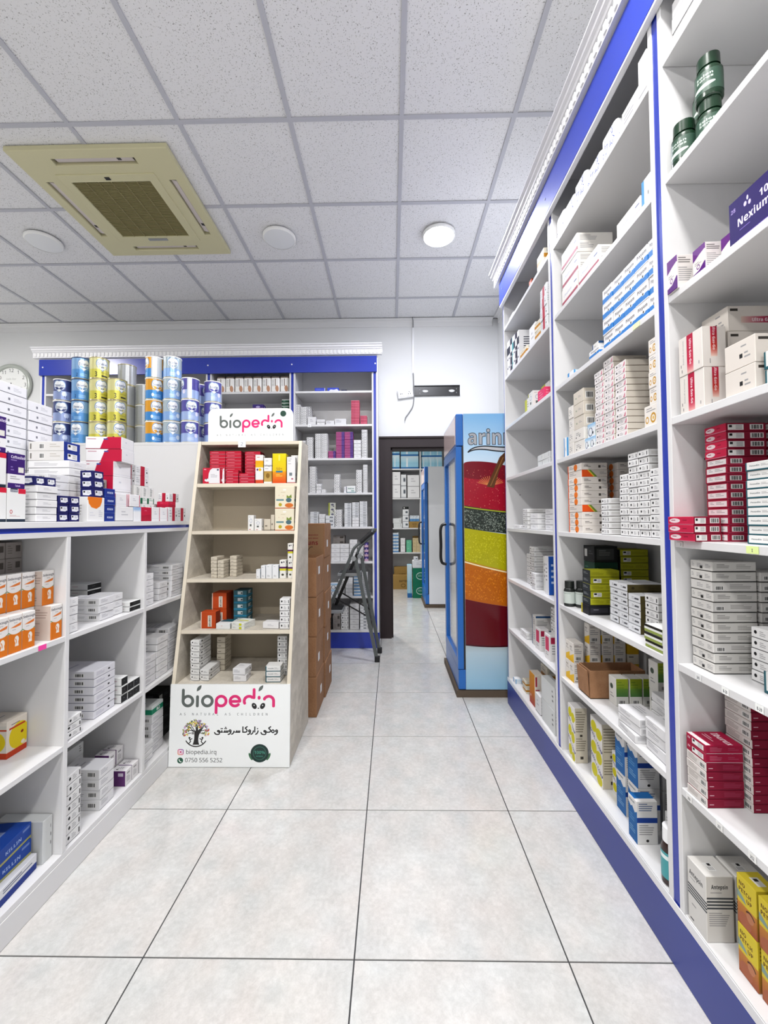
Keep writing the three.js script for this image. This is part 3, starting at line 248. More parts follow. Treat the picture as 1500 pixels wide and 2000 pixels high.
D('tealbox', 'medicine_carton', 'teal and grey carton', '#35606c', [['r', 0, .7, 1, .3, '#2b7ea0'], ['r', .3, .12, .4, .5, '#c4ccce'], ['e', .62, .4, .07, .12, '#16242a']], null, null, [80, 48, 60]);
D('tealflat', 'medicine_carton', 'white carton with teal lid', '#eceeee', [['L', .35, .4, .2, .2, 1, '#d89a8a']], [['L', .2, .3, .5, .4, 2]], [['r', .05, .0, .9, .6, '#1f5a68']], [80, 40, 80]);
D('limeflat', 'medicine_carton', 'flat white carton with lime mark', '#eef0ea', [['r', .62, .1, .2, .8, '#d4d62a'], ['L', .1, .3, .3, .4, 2]], [['L', .1, .3, .6, .4, 2]], [['r', .1, .4, .8, .14, '#d4d62a'], ['L', .1, .6, .7, .2, 2]], [90, 30, 90]);
D('curvebox', 'medicine_carton', 'carton with black curved edge', '#e9e9e7', [['c', '#1d1d20', .05, [[.0, .5], [.05, .98, .5, .97], [1, .97]]], ['e', .22, .3, .07, .12, '#141416'], ['L', .4, .3, .45, .35, 2]], null, null, [80, 44, 70]);
// rear wall unit
D('blueflat', 'medicine_carton', 'flat blue carton', '#3f52d0', [['L', .1, .3, .8, .4, 2, '#8a96e8'], ['r', .94, 0, .06, 1, '#e6e8f6']], null, null, [80, 36, 40]);
D('bluewhiteflat', 'medicine_carton', 'flat blue carton with white swirl', '#4659d6', [['p', '#eef0fa', [[.1, 1], [.3, .45], [.6, .6], [.85, .3], [1, .9], [1, 1]]]], null, null, [80, 40, 40]);
D('pinkthin', 'medicine_carton', 'thin pink and red carton', '#b42448', [['r', 0, 0, 1, .24, '#e6a4b6'], ['r', .5, .24, .5, .76, '#c23c58']], null, null, [64, 16, 40]);
D('magentathin', 'medicine_carton', 'thin magenta and purple carton', '#9a2a6c', [['r', 0, 0, 1, .22, '#dd9ac0'], ['r', .66, .0, .34, 1, '#48257c'], ['r', .66, 0, .34, .2, '#9a80c0']], null, null, [64, 16, 40]);
D('linewhite', 'medicine_carton', 'thin dark-lined white carton', '#eceef0', [['r', .45, .3, .4, .3, '#5d646c'], ['r', 0, .9, 1, .1, '#9a9ea6']], null, null, [64, 18, 40]);
D('greenlogo', 'medicine_carton', 'white carton with green lettering', '#f0f3f2', [['t', 'MedCare', .12, .36, .3, '#3c6a5c', 'bold'], ['r', .5, .65, .35, .14, '#7fa8a0'], ['r', 0, .9, 1, .1, '#34707c']], null, null, [90, 50, 40]);
D('limeprint', 'medicine_carton', 'white carton with lime and grey print', '#eceee4', [['r', 0, 0, .2, 1, '#c3cc50'], ['e', .55, .4, .2, .2, '#6f6f88'], ['e', .7, .75, .1, .1, '#33334a']], null, null, [70, 50, 40]);
D('greenstack', 'medicine_carton', 'green and white carton', '#1f4a36', [['r', 0, .0, 1, .2, '#dfe6df'], ['L', .2, .4, .5, .3, 1, '#a9c4b4']], null, null, [64, 30, 40]);
D('purplepack', 'medicine_carton', 'purple and pink carton', '#3f2f7c', [['r', 0, .5, 1, .5, '#d9b4c8'], ['e', .5, .35, .2, .15, '#b9aee0']], null, null, [80, 50, 40]);
D('browncarton', 'medicine_carton', 'brown cardboard carton with dark print', '#a58448', [['t', 'BATTER', .3, .4, .2, '#4a3418', 'bold'], ['o', .5, .72, .1, .12, '#4a3418', .03]], null, null, [120, 70, 60]);
D('greencarton', 'medicine_carton', 'green carton with white oval emblem', '#167a58', [['o', .62, .52, .34, .22, '#e4efe9', .05], ['L', .4, .45, .5, .14, 2, '#bfd8cc']], null, null, [110, 90, 60]);
D('aquapack', 'wipes_pack', 'aqua plastic pack', '#9fd4ea', [['g', 0, 0, 1, .5, '#dff0f6', '#a9dbee'], ['r', .3, .15, .1, .7, '#eef6f9'], ['r', 0, .86, 1, .14, '#2f6fae']], null, null, [64, 64, 40]);
D('mintbox', 'medicine_carton', 'mint green carton', '#6fc6a0', [['L', .2, .3, .5, .3, 1, '#a9e0c8']], null, null, [60, 50, 40]);
D('creambox', 'medicine_carton', 'cream carton with small print', '#d9c69c', [['L', .15, .2, .7, .5, 4, '#b8a478']], null, null, [60, 50, 40]);
D('paleblue', 'medicine_carton', 'white and pale blue carton', '#dfe8f0', [['r', 0, .55, 1, .45, '#5f93c4'], ['L', .1, .15, .7, .2, 1]], null, null, [60, 40, 40]);

// ---------- room shell ----------
const XL = -5.2, XR = 1.15, ZB = 4.38, ZF = -3.5;   // distances ahead of the camera are positive
const structure = (name, geo, mat) => { const m = mesh(name, geo, mat, scene); m.userData.kind = 'structure'; return m; };
{ // floor
  const f = new THREE.Group(); f.name = 'floor'; f.userData.kind = 'structure'; scene.add(f);
  mesh('grout_bed', mergeGeometries([ext(XL, XR, -0.1, -0.0025, ZF, ZB + 0.14), ext(-1.3, 2.6, -0.1, -0.0025, ZB + 0.14, 8.1)]), M.grout, f);
  const cuts = (a, b, o) => { const r = []; let s = a; let k = Math.ceil((a - o) / 0.6 + 1e-6); while (s < b - 1e-6) { const e = Math.min(b, o + 0.6 * k++); r.push([s, e]); s = e; } return r; };
  const lay = (x0, x1, z0, z1) => { for (const [a, b] of cuts(x0, x1, -0.1132)) for (const [c, d] of cuts(z0, z1, 1.1996)) { const g = 0.0022; if (b - a < 0.02 || d - c < 0.02) continue; const w = b - a - g * 2, h = d - c - g * 2; const t = new THREE.BoxGeometry(w, 0.012, h); const q = Math.floor(rnd() * 4), ou = rnd(), ov = rnd(); uvMetres(t, q % 2 ? 0.6 : -0.6, ou, ov); mesh('floor_tile', t, M.floorTile, f, (a + b) / 2, -0.006, -(c + d) / 2); } };
  lay(XL, XR, ZF, ZB + 0.14); lay(-1.3, 2.6, ZB + 0.14, 8.1);
}
{ // suspended ceiling: tiles lying on a grid of flat bars
  const c = new THREE.Group(); c.name = 'ceiling'; c.userData.kind = 'structure'; scene.add(c);
  mesh('slab', mergeGeometries([ext(XL - 0.1, XR + 0.1, CEIL + 0.06, CEIL + 0.2, ZF - 0.1, ZB + 0.06)]), M.wall, c);
  const ox = 0.0677, oz = 2.1417; const xs = [XL], zs = [ZF]; for (let k = Math.ceil((XL - ox) / 0.6); ox + 0.6 * k < XR; k++) xs.push(ox + 0.6 * k); xs.push(XR); for (let k = Math.ceil((ZF - oz) / 0.6); oz + 0.6 * k < ZB; k++) zs.push(oz + 0.6 * k); zs.push(ZB);
  for (let i = 0; i + 1 < xs.length; i++) for (let j = 0; j + 1 < zs.length; j++) { const w = xs[i + 1] - xs[i] - 0.004, h = zs[j + 1] - zs[j] - 0.004; if (w < 0.03 || h < 0.03) continue; const t = uvMetres(new THREE.BoxGeometry(w, 0.015, h), rnd() < 0.5 ? 0.6 : -0.6, rnd(), rnd()); mesh('ceiling_tile', t, M.ceilTile, c, (xs[i] + xs[i + 1]) / 2, CEIL + 0.0125, -(zs[j] + zs[j + 1]) / 2); }
  for (const x of xs.slice(1, -1)) mesh('grid_bar', ext(x - 0.012, x + 0.012, CEIL - 0.0015, CEIL + 0.004, ZF, ZB), M.tbar, c);
  for (const z of zs.slice(1, -1)) for (let i = 0; i + 1 < xs.length; i++) mesh('cross_bar', ext(xs[i] + (i ? 0.012 : 0), xs[i + 1] - (i + 2 < xs.length ? 0.012 : 0), CEIL - 0.0015, CEIL + 0.004, z - 0.012, z + 0.012), M.tbar, c);
}
// doorway 0..0.88 wide in the rear wall
const DX0 = 0.0, DX1 = 0.9, DH = 2.0;
structure('wall_back', mergeGeometries([ext(XL, DX0 - 0.02, 0, CEIL, ZB, ZB + 0.12), ext(DX1 + 0.02, XR, 0, CEIL, ZB, ZB + 0.12), ext(DX0 - 0.02, DX1 + 0.02, DH + 0.02, CEIL, ZB, ZB + 0.12)]), M.wall);
structure('wall_right', ext(XR, XR + 0.1, 0, CEIL + 0.06, ZF - 0.1, ZB), M.wall);
structure('wall_left', ext(XL - 0.1, XL, 0, CEIL + 0.06, ZF - 0.1, ZB + 0.12), M.wall);
structure('wall_front', ext(XL, XR, 0, CEIL, ZF - 0.1, ZF), M.wall);
structure('wall_storage_left', ext(-1.4, -1.3, 0, 2.9, ZB + 0.12, 8.1), M.wall);
structure('wall_storage_right', ext(2.6, 2.7, 0, 2.9, ZB + 0.12, 8.1), M.wall);
structure('wall_storage_back', ext(-1.4, 2.7, 0, 2.9, 8.1, 8.2), M.wall);
structure('wall_storage_front', ext(XR, 2.7, 0, 2.9, ZB + 0.02, ZB + 0.12), M.wall);
structure('ceiling_storage', ext(-1.4, 2.7, 2.9, 3.0, ZB + 0.12, 8.2), M.wall);
{ // crown mouldings
  const prof = d => { const s = new THREE.Shape([[0, 0], [0.012, 0.004], [0.014, 0.05], [0.02, 0.06], [0.05, 0.068], [0.052, 0.075], [0, 0.075]].map(p => new THREE.Vector2(...p))); return new THREE.ExtrudeGeometry(s, { depth: d, bevelEnabled: false }); };
  const a = prof(XR - XL - 0.06); a.rotateY(Math.PI / 2); // profile x -> -z, extrude -> +x
  const b = a.clone(); b.applyMatrix4(new THREE.Matrix4().set(1, 0, 0, XL, 0, 1, 0, CEIL - 0.079, 0, 0, -1, -ZB + 0.0005, 0, 0, 0, 1)); structure('trim_1', flip(b), M.trim);
  const r = prof(ZB - ZF - 0.06); r.applyMatrix4(new THREE.Matrix4().set(-1, 0, 0, XR - 0.0005, 0, 1, 0, CEIL - 0.079, 0, 0, -1, -ZF, 0, 0, 0, 1)); structure('trim_2', r, M.trim);
}
{ // dark door surround
  const d = new THREE.Group(); d.name = 'door_1'; d.userData.kind = 'structure'; scene.add(d);
  mesh('jamb', ext(DX0 - 0.018, DX0 + 0.012, 0, DH, ZB + 0.001, ZB + 0.125), M.frame, d); mesh('jamb', ext(DX1 - 0.012, DX1 + 0.018, 0, DH, ZB + 0.001, ZB + 0.125), M.frame, d);
  mesh('head_jamb', ext(DX0 - 0.018, DX1 + 0.018, DH - 0.018, DH + 0.018, ZB + 0.001, ZB + 0.125), M.frame, d);
  mesh('casing', ext(DX0 - 0.125, DX0 - 0.005, 0, DH + 0.1, ZB - 0.03, ZB - 0.001), M.frame, d); mesh('casing', ext(DX1 + 0.005, DX1 + 0.115, 0, DH + 0.1, ZB - 0.03, ZB - 0.001), M.frame, d);
  mesh('head_casing', ext(DX0 - 0.005, DX1 + 0.005, DH + 0.005, DH + 0.1, ZB - 0.03, ZB - 0.001), M.frame, d); mesh('cap_moulding', ext(DX0 - 0.15, DX1 + 0.14, DH + 0.1, DH + 0.118, ZB - 0.045, ZB - 0.001), M.frame, d);
}
// ---------- lamps ----------
function lamp(x, dist, on, y, label, color) {
  const g = group('ceiling_lamp', x, y, -dist); tag(g, label, 'lamp');
  mesh('housing', new THREE.LatheGeometry([[0, -0.001], [0.112, -0.001], [0.122, -0.008], [0.122, -0.022], [0.116, -0.028], [0.112, -0.028]].map(p => new THREE.Vector2(...p)), 48), M.lampBody, g);
  mesh('diffuser', new THREE.LatheGeometry([[0.112, -0.027], [0.08, -0.0315], [0, -0.033]].map(p => new THREE.Vector2(...p)), 48), on ? M.lampOn : M.lampOff, g);
  if (on) { const l = new THREE.RectAreaLight(color, on, 0.2, 0.2); l.position.set(x, y - 0.04, -dist); l.lookAt(x, 0, -dist); scene.add(l); }
}
const lampLabels = ['lit round ceiling lamp in front of the storeroom door', 'lit round lamp above the shelving on the right', 'lit round lamp above the middle of the aisle', 'lit round lamp above the left side of the shop', 'lit round lamp behind the camera over the aisle', 'lit round lamp near the far left wall', 'lit round lamp behind the camera to the right'];
LIT.forEach(([x, d, p, c], i) => lamp(x, d, p, CEIL, lampLabels[i], c));
lamp(...UNLIT[0], 0, CEIL, 'unlit round ceiling lamp right of the air conditioner'); lamp(...UNLIT[1], 0, CEIL, 'unlit round ceiling lamp left of the air conditioner');
lamp(STORE_LAMP[0], STORE_LAMP[1], STORE_LAMP[2], 2.9, 'lit round lamp inside the storeroom', STORE_LAMP[3]);
{ // cassette air conditioner
  const g = group('air_conditioner', -1.73, CEIL, -2.725); tag(g, 'yellowed ceiling cassette air conditioner with square grille', 'air conditioner');
  const W = 0.465, Y = -0.03; const fr = (a, b) => { const s = new THREE.Shape([new THREE.Vector2(-a, -a), new THREE.Vector2(a, -a), new THREE.Vector2(a, a), new THREE.Vector2(-a, a)]); const h = new THREE.Path(); h.moveTo(-b, -b); h.lineTo(-b, b); h.lineTo(b, b); h.lineTo(b, -b); h.closePath(); s.holes.push(h); return s; };
  const s = fr(W, 0.304); for (let k = 0; k < 4; k++) { const h = new THREE.Path(); const q = [[-0.25, 0.36], [0.25, 0.36], [0.25, 0.412], [-0.25, 0.412]].map(([x, y]) => { const c = [1, 0, -1, 0][k], n = [0, 1, 0, -1][k]; return [x * c - y * n, x * n + y * c]; }); h.moveTo(...q[0]); q.slice(1).forEach(p => h.lineTo(...p)); h.closePath(); s.holes.push(h); }
  const f = new THREE.ExtrudeGeometry(s, { depth: 0.022, bevelEnabled: true, bevelSize: 0.004, bevelThickness: 0.005, bevelSegments: 2 }); f.rotateX(Math.PI / 2); f.translate(0, -0.005, 0); mesh('frame', f, M.acCream, g);
  mesh('backing', new THREE.BoxGeometry(0.88, 0.004, 0.88), M.dark, g, 0, -0.0035, 0);
  for (let k = 0; k < 4; k++) { const v = mesh('louvre', new RoundedBoxGeometry(0.46, 0.006, 0.036, 2, 0.003), M.vane, g); v.position.set([0, 0.386, 0, -0.386][k], -0.017, [0.386, 0, -0.386, 0][k]); v.rotation.set(0, k % 2 ? Math.PI / 2 : 0, 0); v.rotateX(0.22); const cl2 = mesh('louvre_clip', new THREE.BoxGeometry(0.02, 0.008, 0.02), M.dark, v, 0.15, -0.002, 0.01); }
  const inF = new THREE.ExtrudeGeometry(fr(0.3, 0.25), { depth: 0.03, bevelEnabled: true, bevelSize: 0.003, bevelThickness: 0.004, bevelSegments: 2 }); inF.rotateX(Math.PI / 2); inF.translate(0, -0.004, 0); mesh('grille_frame', inF, M.acCream, g);
  const slats = []; for (let i = 0; i < 44; i++) { const b = new THREE.BoxGeometry(0.502, 0.012, 0.0048); b.translate(0, -0.026, -0.245 + i * 0.0114); slats.push(b); } const sl = mesh('grille_slats', mergeGeometries(slats), M.acGrille, g); sl.userData.kind = 'stuff';
  mesh('grille_filter', new THREE.BoxGeometry(0.5, 0.004, 0.5), std(0x6d6546, 0.9), g, 0, -0.012, 0);
  for (let i = 0; i < 5; i++) mesh('grille_rib', new THREE.BoxGeometry(0.004, 0.004, 0.5), M.acGrille, g, -0.16 + 0.08 * i, -0.0335, 0);
  mesh('indicator_panel', new THREE.BoxGeometry(0.14, 0.004, 0.022), M.grey, g, 0, -0.04, -0.275); mesh('badge', new THREE.BoxGeometry(0.03, 0.003, 0.02), M.dark, g, 0, -0.0395, 0.275);
}
{ // wall clock
  const g = group('wall_clock', -4.1, 2.72, -ZB + 0.003); tag(g, 'round white wall clock with black numerals', 'clock');
  const ring = new THREE.TorusGeometry(0.205, 0.022, 12, 48); mesh('rim', ring, std(0xb6bbb4, 0.3, { metalness: 0.2 }), g, 0, 0, 0.022);
  const [c, x] = canvas(512, 512); x.fillStyle = '#f4f5f3'; x.fillRect(0, 0, 512, 512); x.fillStyle = '#2a2b2c'; x.font = '62px sans-serif'; x.textAlign = 'center'; x.textBaseline = 'middle'; for (let i = 1; i <= 12; i++) x.fillText(String(i), 256 + Math.sin(i * Math.PI / 6) * 190, 256 - Math.cos(i * Math.PI / 6) * 190); x.fillStyle = '#b7b9b4'; x.font = 'italic 30px serif'; x.fillText('Sada Star', 256, 178);
  const face = new THREE.CylinderGeometry(0.2, 0.2, 0.02, 48); face.rotateX(Math.PI / 2); const uv = face.attributes.uv, p = face.attributes.position; for (let i = 0; i < p.count; i++) uv.setXY(i, 0.5 + p.getX(i) / 0.42, 0.5 + p.getY(i) / 0.42); mesh('dial', face, new THREE.MeshStandardMaterial({ map: tex(c), roughness: 0.4 }), g, 0, 0, 0.011);
  for (const [a, l, w] of [[3.3, 0.1, 0.012], [1.85, 0.15, 0.008]]) { const h = new THREE.BoxGeometry(w, l, 0.002); h.translate(0, l / 2 - 0.02, 0); h.rotateZ(-a); mesh('hand', h, M.black, g, 0, 0, 0.024); }
}

// ---------- furniture ----------
const T = [2.54, 2.198, 1.857, 1.516, 1.178, 0.843, 0.512, 0.178];
const rb = (x0, x1, y0, y1, d0, d1, r = 0.0015) => { const g = new RoundedBoxGeometry(x1 - x0, y1 - y0, d1 - d0, 2, r); g.translate((x0 + x1) / 2, (y0 + y1) / 2, -(d0 + d1) / 2); return g; };
function corniceProfile() { return new THREE.Shape([[0, 0], [0.034, 0], [0.034, 0.05], [0.042, 0.052], [0.046, 0.062], [0.056, 0.07], [0.058, 0.082], [0.07, 0.09], [0.07, 0.098], [0, 0.098]].map(p => new THREE.Vector2(...p))); }
{ // shelving along the right wall: three bays
  const g = group('wall_shelving'); tag(g, 'tall white shelving with blue trim along the right wall', 'shelves');
  const F = 0.777, B = 1.135, posts = [[0.356, 0.417], [1.151, 1.212], [1.944, 2.006]];
  for (const [a, b] of posts) { mesh('side_panel', rb(F, B, 0.06, 2.86, a, a + 0.017), M.white, g); mesh('side_panel', rb(F, B, 0.06, 2.86, b - 0.017, b), M.white, g); mesh('blue_strip', ext(F + 0.003, F + 0.02, 0.1, 2.86, a + 0.0172, b - 0.0172), M.blue, g); }
  mesh('side_panel', rb(F, B, 0.06, 2.86, 2.797, 2.814), M.white, g); mesh('blue_strip', ext(F + 0.003, F + 0.02, 0.1, 2.86, 2.8145, 2.832), M.blue, g);
  for (const [a, b] of [[0.4175, 1.1505], [1.2125, 1.9435], [2.0065, 2.7965]]) { for (const y of T) mesh('shelf', rb(F + 0.001, B, y - 0.02, y, a, b), M.white, g); mesh('back_panel', ext(B, B + 0.006, 0.16, 2.86, a - 0.001, b + 0.001), M.white, g); }
  for (const z of [0.62, 1.42, 2.3]) mesh('dowel_hole_cover', (() => { const q = new THREE.CylinderGeometry(0.003, 0.003, 0.001, 8); q.rotateX(Math.PI / 2); return q; })(), M.black, g, F + 0.09, 1.4, -(z < 1 ? 1.15 : z < 2 ? 1.943 : 2.796));
  mesh('kickboard', rb(0.774, 0.79, 0.001, 0.152, 0.356, 2.832), M.blueKick, g); mesh('kick_edge', rb(0.774, 0.7768, 0.1525, 0.178, 0.356, 2.832), M.edge, g); mesh('top_panel', ext(F, B, 2.8605, 2.876, 0.356, 2.832), M.white, g);
  mesh('fascia', rb(0.756, 0.7735, 2.711, 2.866, 0.356, 2.832), M.fascia, g); mesh('fascia_edge', rb(0.757, 0.7768, 2.7, 2.7105, 0.356, 2.832), M.edge, g);
  const c = new THREE.ExtrudeGeometry(corniceProfile(), { depth: 2.832 - 0.356 + 0.07, bevelEnabled: false }); c.applyMatrix4(new THREE.Matrix4().set(-1, 0, 0, 0.772, 0, 1, 0, 2.8765, 0, 0, -1, -0.356, 0, 0, 0, 1)); mesh('cornice', c, M.edge, g);
  const den = []; for (let z = 0.37; z < 2.88; z += 0.034) { den.push(ext(0.7325, 0.738, 2.887, 2.922, z, z + 0.019)); } const dm = mesh('dentil_row', mergeGeometries(den), M.trim, g); dm.userData.kind = 'stuff';
  for (const z of [1.18, 1.975, 2.75]) { const s = new THREE.CylinderGeometry(0.005, 0.005, 0.003, 12); s.rotateZ(Math.PI / 2); mesh('fascia_screw', s, M.screw, g, 0.755, 2.79, -z); }
}
{ // shelving along the rear wall: four bays
  const g = group('wall_shelving'); tag(g, 'tall white shelving with blue trim along the rear wall', 'shelves');
  const F = 4.022, B = 4.365, TB = [2.51, 2.178, 1.845, 1.505, 1.172, 0.835, 0.5, 0.172], xs = [-3.46, -2.63, -1.8, -0.97, -0.157];
  for (const x of xs) { mesh('side_panel', rb(x - 0.029, x - 0.0125, 0.06, 2.84, F, B), M.white, g); mesh('side_panel', rb(x + 0.0125, x + 0.029, 0.06, 2.84, F, B), M.white, g); mesh('blue_strip', ext(x - 0.0123, x + 0.0123, 0.1, 2.84, F + 0.003, F + 0.02), M.blue, g); }
  for (let i = 0; i < 4; i++) { for (const y of TB) mesh('shelf', rb(xs[i] + 0.0295, xs[i + 1] - 0.0295, y - 0.02, y, F + 0.001, B), M.white, g); mesh('back_panel', ext(xs[i] + 0.0292, xs[i + 1] - 0.0292, 0.16, 2.84, B + 0.0002, B + 0.006), M.white, g); }
  mesh('kickboard', rb(-3.49, -0.122, 0.001, 0.15, F - 0.002, F + 0.014), M.blue, g); mesh('top_panel', ext(-3.49, -0.128, 2.8405, 2.856, F, B), M.white, g);
  mesh('fascia', rb(-3.49, -0.135, 2.69, 2.848, F - 0.02, F - 0.003), M.blue, g);
  const c = new THREE.ExtrudeGeometry(corniceProfile(), { depth: 3.49 - 0.128 + 0.09, bevelEnabled: false }); c.applyMatrix4(new THREE.Matrix4().set(0, 0, 1, -3.535, 0, 1, 0, 2.8565, 1, 0, 0, -F + 0.006, 0, 0, 0, 1)); mesh('cornice', flip(c), M.edge, g);
  const den = []; for (let x = -3.52; x < -0.1; x += 0.038) den.push(ext(x, x + 0.02, 2.866, 2.902, F - 0.0455, F - 0.0402)); const dm = mesh('dentil_row', mergeGeometries(den), M.trim, g); dm.userData.kind = 'stuff';
  for (const x of [-3.45, -1.8, -0.97, -0.15]) { const s = new THREE.CylinderGeometry(0.007, 0.007, 0.003, 12); s.rotateX(Math.PI / 2); mesh('fascia_screw', s, M.plastic, g, x, 2.77, -(F - 0.0205)); }
}
{ // low counter unit with open shelves on the left
  const g = group('counter_unit'); tag(g, 'low white counter with open shelves and blue stripe on left', 'counter');
  const F = -1.135, B = -1.62; const div = [[0.52, 0.538], [0.975, 0.993], [1.43, 1.448], [1.886, 1.904], [2.292, 2.31]];
  for (const [a, b] of div) mesh('divider', rb(B, F, 0.1, 1.185, a, b), M.white, g);
  for (let i = 0; i < 4; i++) { for (const y of [0.84, 0.465]) mesh('shelf', rb(B, F - 0.001, y - 0.018, y, div[i][1] + 0.0003, div[i + 1][0] - 0.0003), M.white, g); mesh('back_panel', ext(B - 0.006, B - 0.0002, 0.1, 1.185, div[i][1] - 0.0085, div[i + 1][0] + 0.0085), M.white, g); }
  mesh('bottom_board', rb(B, F, 0.08, 0.0998, 0.52, 2.31), M.white, g); mesh('kickboard', rb(B, F + 0.002, 0.001, 0.0795, 0.52, 2.31), M.white, g);
  mesh('top_board', rb(B, F, 1.1852, 1.203, 0.52, 2.31), M.white, g); mesh('blue_stripe', ext(B, F - 0.004, 1.2032, 1.218, 0.522, 2.308), M.blue, g); mesh('worktop', rb(B, F + 0.004, 1.2182, 1.238, 0.515, 2.313), M.white, g);
}
{ // tall cabinet behind the counter carrying the tins
  const g = group('tall_cabinet'); tag(g, 'plain white cabinet behind counter carrying rows of tins', 'cabinet');
  mesh('front_panel', rb(-3.2, -1.18, 0.0, 1.7268, 2.62, 2.638), M.white, g); mesh('top_board', rb(-3.2, -1.18, 1.727, 1.745, 2.62, 3.05), M.white, g);
  mesh('side_panel', rb(-1.198, -1.18, 0.0, 1.7268, 2.6385, 3.05), M.white, g); mesh('side_panel', rb(-3.2, -3.182, 0.0, 1.7268, 2.6385, 3.05), M.white, g); mesh('back_panel', rb(-3.181, -1.199, 0.0, 1.7268, 3.038, 3.05), M.white, g);
}

// ---------- display stand ----------
const zS = y => 2.12 + 0.27 * (y - 0.39) / 1.283;   // leaning front edge of the stand
function logo(g, x, y, u) { // word mark drawn with round strokes; u = letter height
  const G = '#5d6461', P = '#d8246e'; g.lineCap = 'round'; g.lineJoin = 'round'; g.lineWidth = u * 0.25; const st = (c, f) => { g.strokeStyle = c; g.beginPath(); f(); g.stroke(); };
  const R = u * 0.42, w = u * 1.22; let X = x;
  const ring = (c, cx, a0 = 0, a1 = 6.2832) => st(c, () => g.arc(cx, y, R, a0, a1)); const leaf = (cx, cy) => { g.fillStyle = G; g.beginPath(); g.moveTo(cx - u * 0.2, cy + u * 0.2); g.quadraticCurveTo(cx - u * 0.22, cy - u * 0.24, cx + u * 0.2, cy - u * 0.34); g.quadraticCurveTo(cx + u * 0.22, cy + u * 0.1, cx - u * 0.2, cy + u * 0.2); g.fill(); };
  ring(G, X + R); st(G, () => { g.moveTo(X, y - u * 0.95); g.lineTo(X, y); }); X += w * 1.02;
  st(G, () => { g.moveTo(X, y - R * 0.9); g.lineTo(X, y + R); }); leaf(X + u * 0.12, y - u * 1.05); X += w * 0.36;
  ring(G, X + R); X += w * 0.98;
  ring(P, X + R); st(P, () => { g.moveTo(X, y); g.lineTo(X, y + u * 1.0); }); X += w * 0.98;
  ring(P, X + R, 0.8, 6.2832); st(P, () => { g.moveTo(X + 0.1 * R, y + 0.08 * R); g.lineTo(X + 1.9 * R, y + 0.04 * R); }); X += w * 1.0;
  ring(P, X + R, 2.7, 5.4); st(P, () => { g.moveTo(X + 2 * R, y - u * 1.0); g.lineTo(X + 2 * R, y - u * 0.3); });
  const X2 = X + w * 1.05; st(P, () => { g.moveTo(X2, y - R * 0.8); g.lineTo(X2, y - R * 0.6); }); leaf(X2 + u * 0.14, y - u * 1.05);
  const X3 = X2 + w * 0.34; ring(P, X3 + R, 3.6, 6.2832); st(P, () => { g.moveTo(X3 + 2 * R, y); g.lineTo(X3 + 2 * R, y + R); });
  g.fillStyle = '#1b1c1e'; for (const s of [-1, 1]) { g.save(); g.translate(X2 - u * 0.05 + s * u * 0.36, y + u * 0.42); g.rotate(s * 0.5); g.beginPath(); g.ellipse(0, 0, u * 0.2, u * 0.28, 0, 0, 7); g.fill(); g.fillStyle = '#dfe3e4'; g.beginPath(); g.arc(s * u * -0.02, -u * 0.05, u * 0.05, 0, 7); g.fill(); g.fillStyle = '#1b1c1e'; g.restore(); }
  g.beginPath(); g.ellipse(X2 - u * 0.05, y + u * 0.62, u * 0.07, u * 0.045, 0, 0, 7); g.fill();
  return X3 + 2 * R;
}
function spaced(g, t, x0, x1, y, size, col) { g.fillStyle = col; g.font = `${size}px sans-serif`; g.textAlign = 'center'; g.textBaseline = 'middle'; [...t].forEach((c, i) => g.fillText(c, x0 + (x1 - x0) * i / (t.length - 1), y)); }
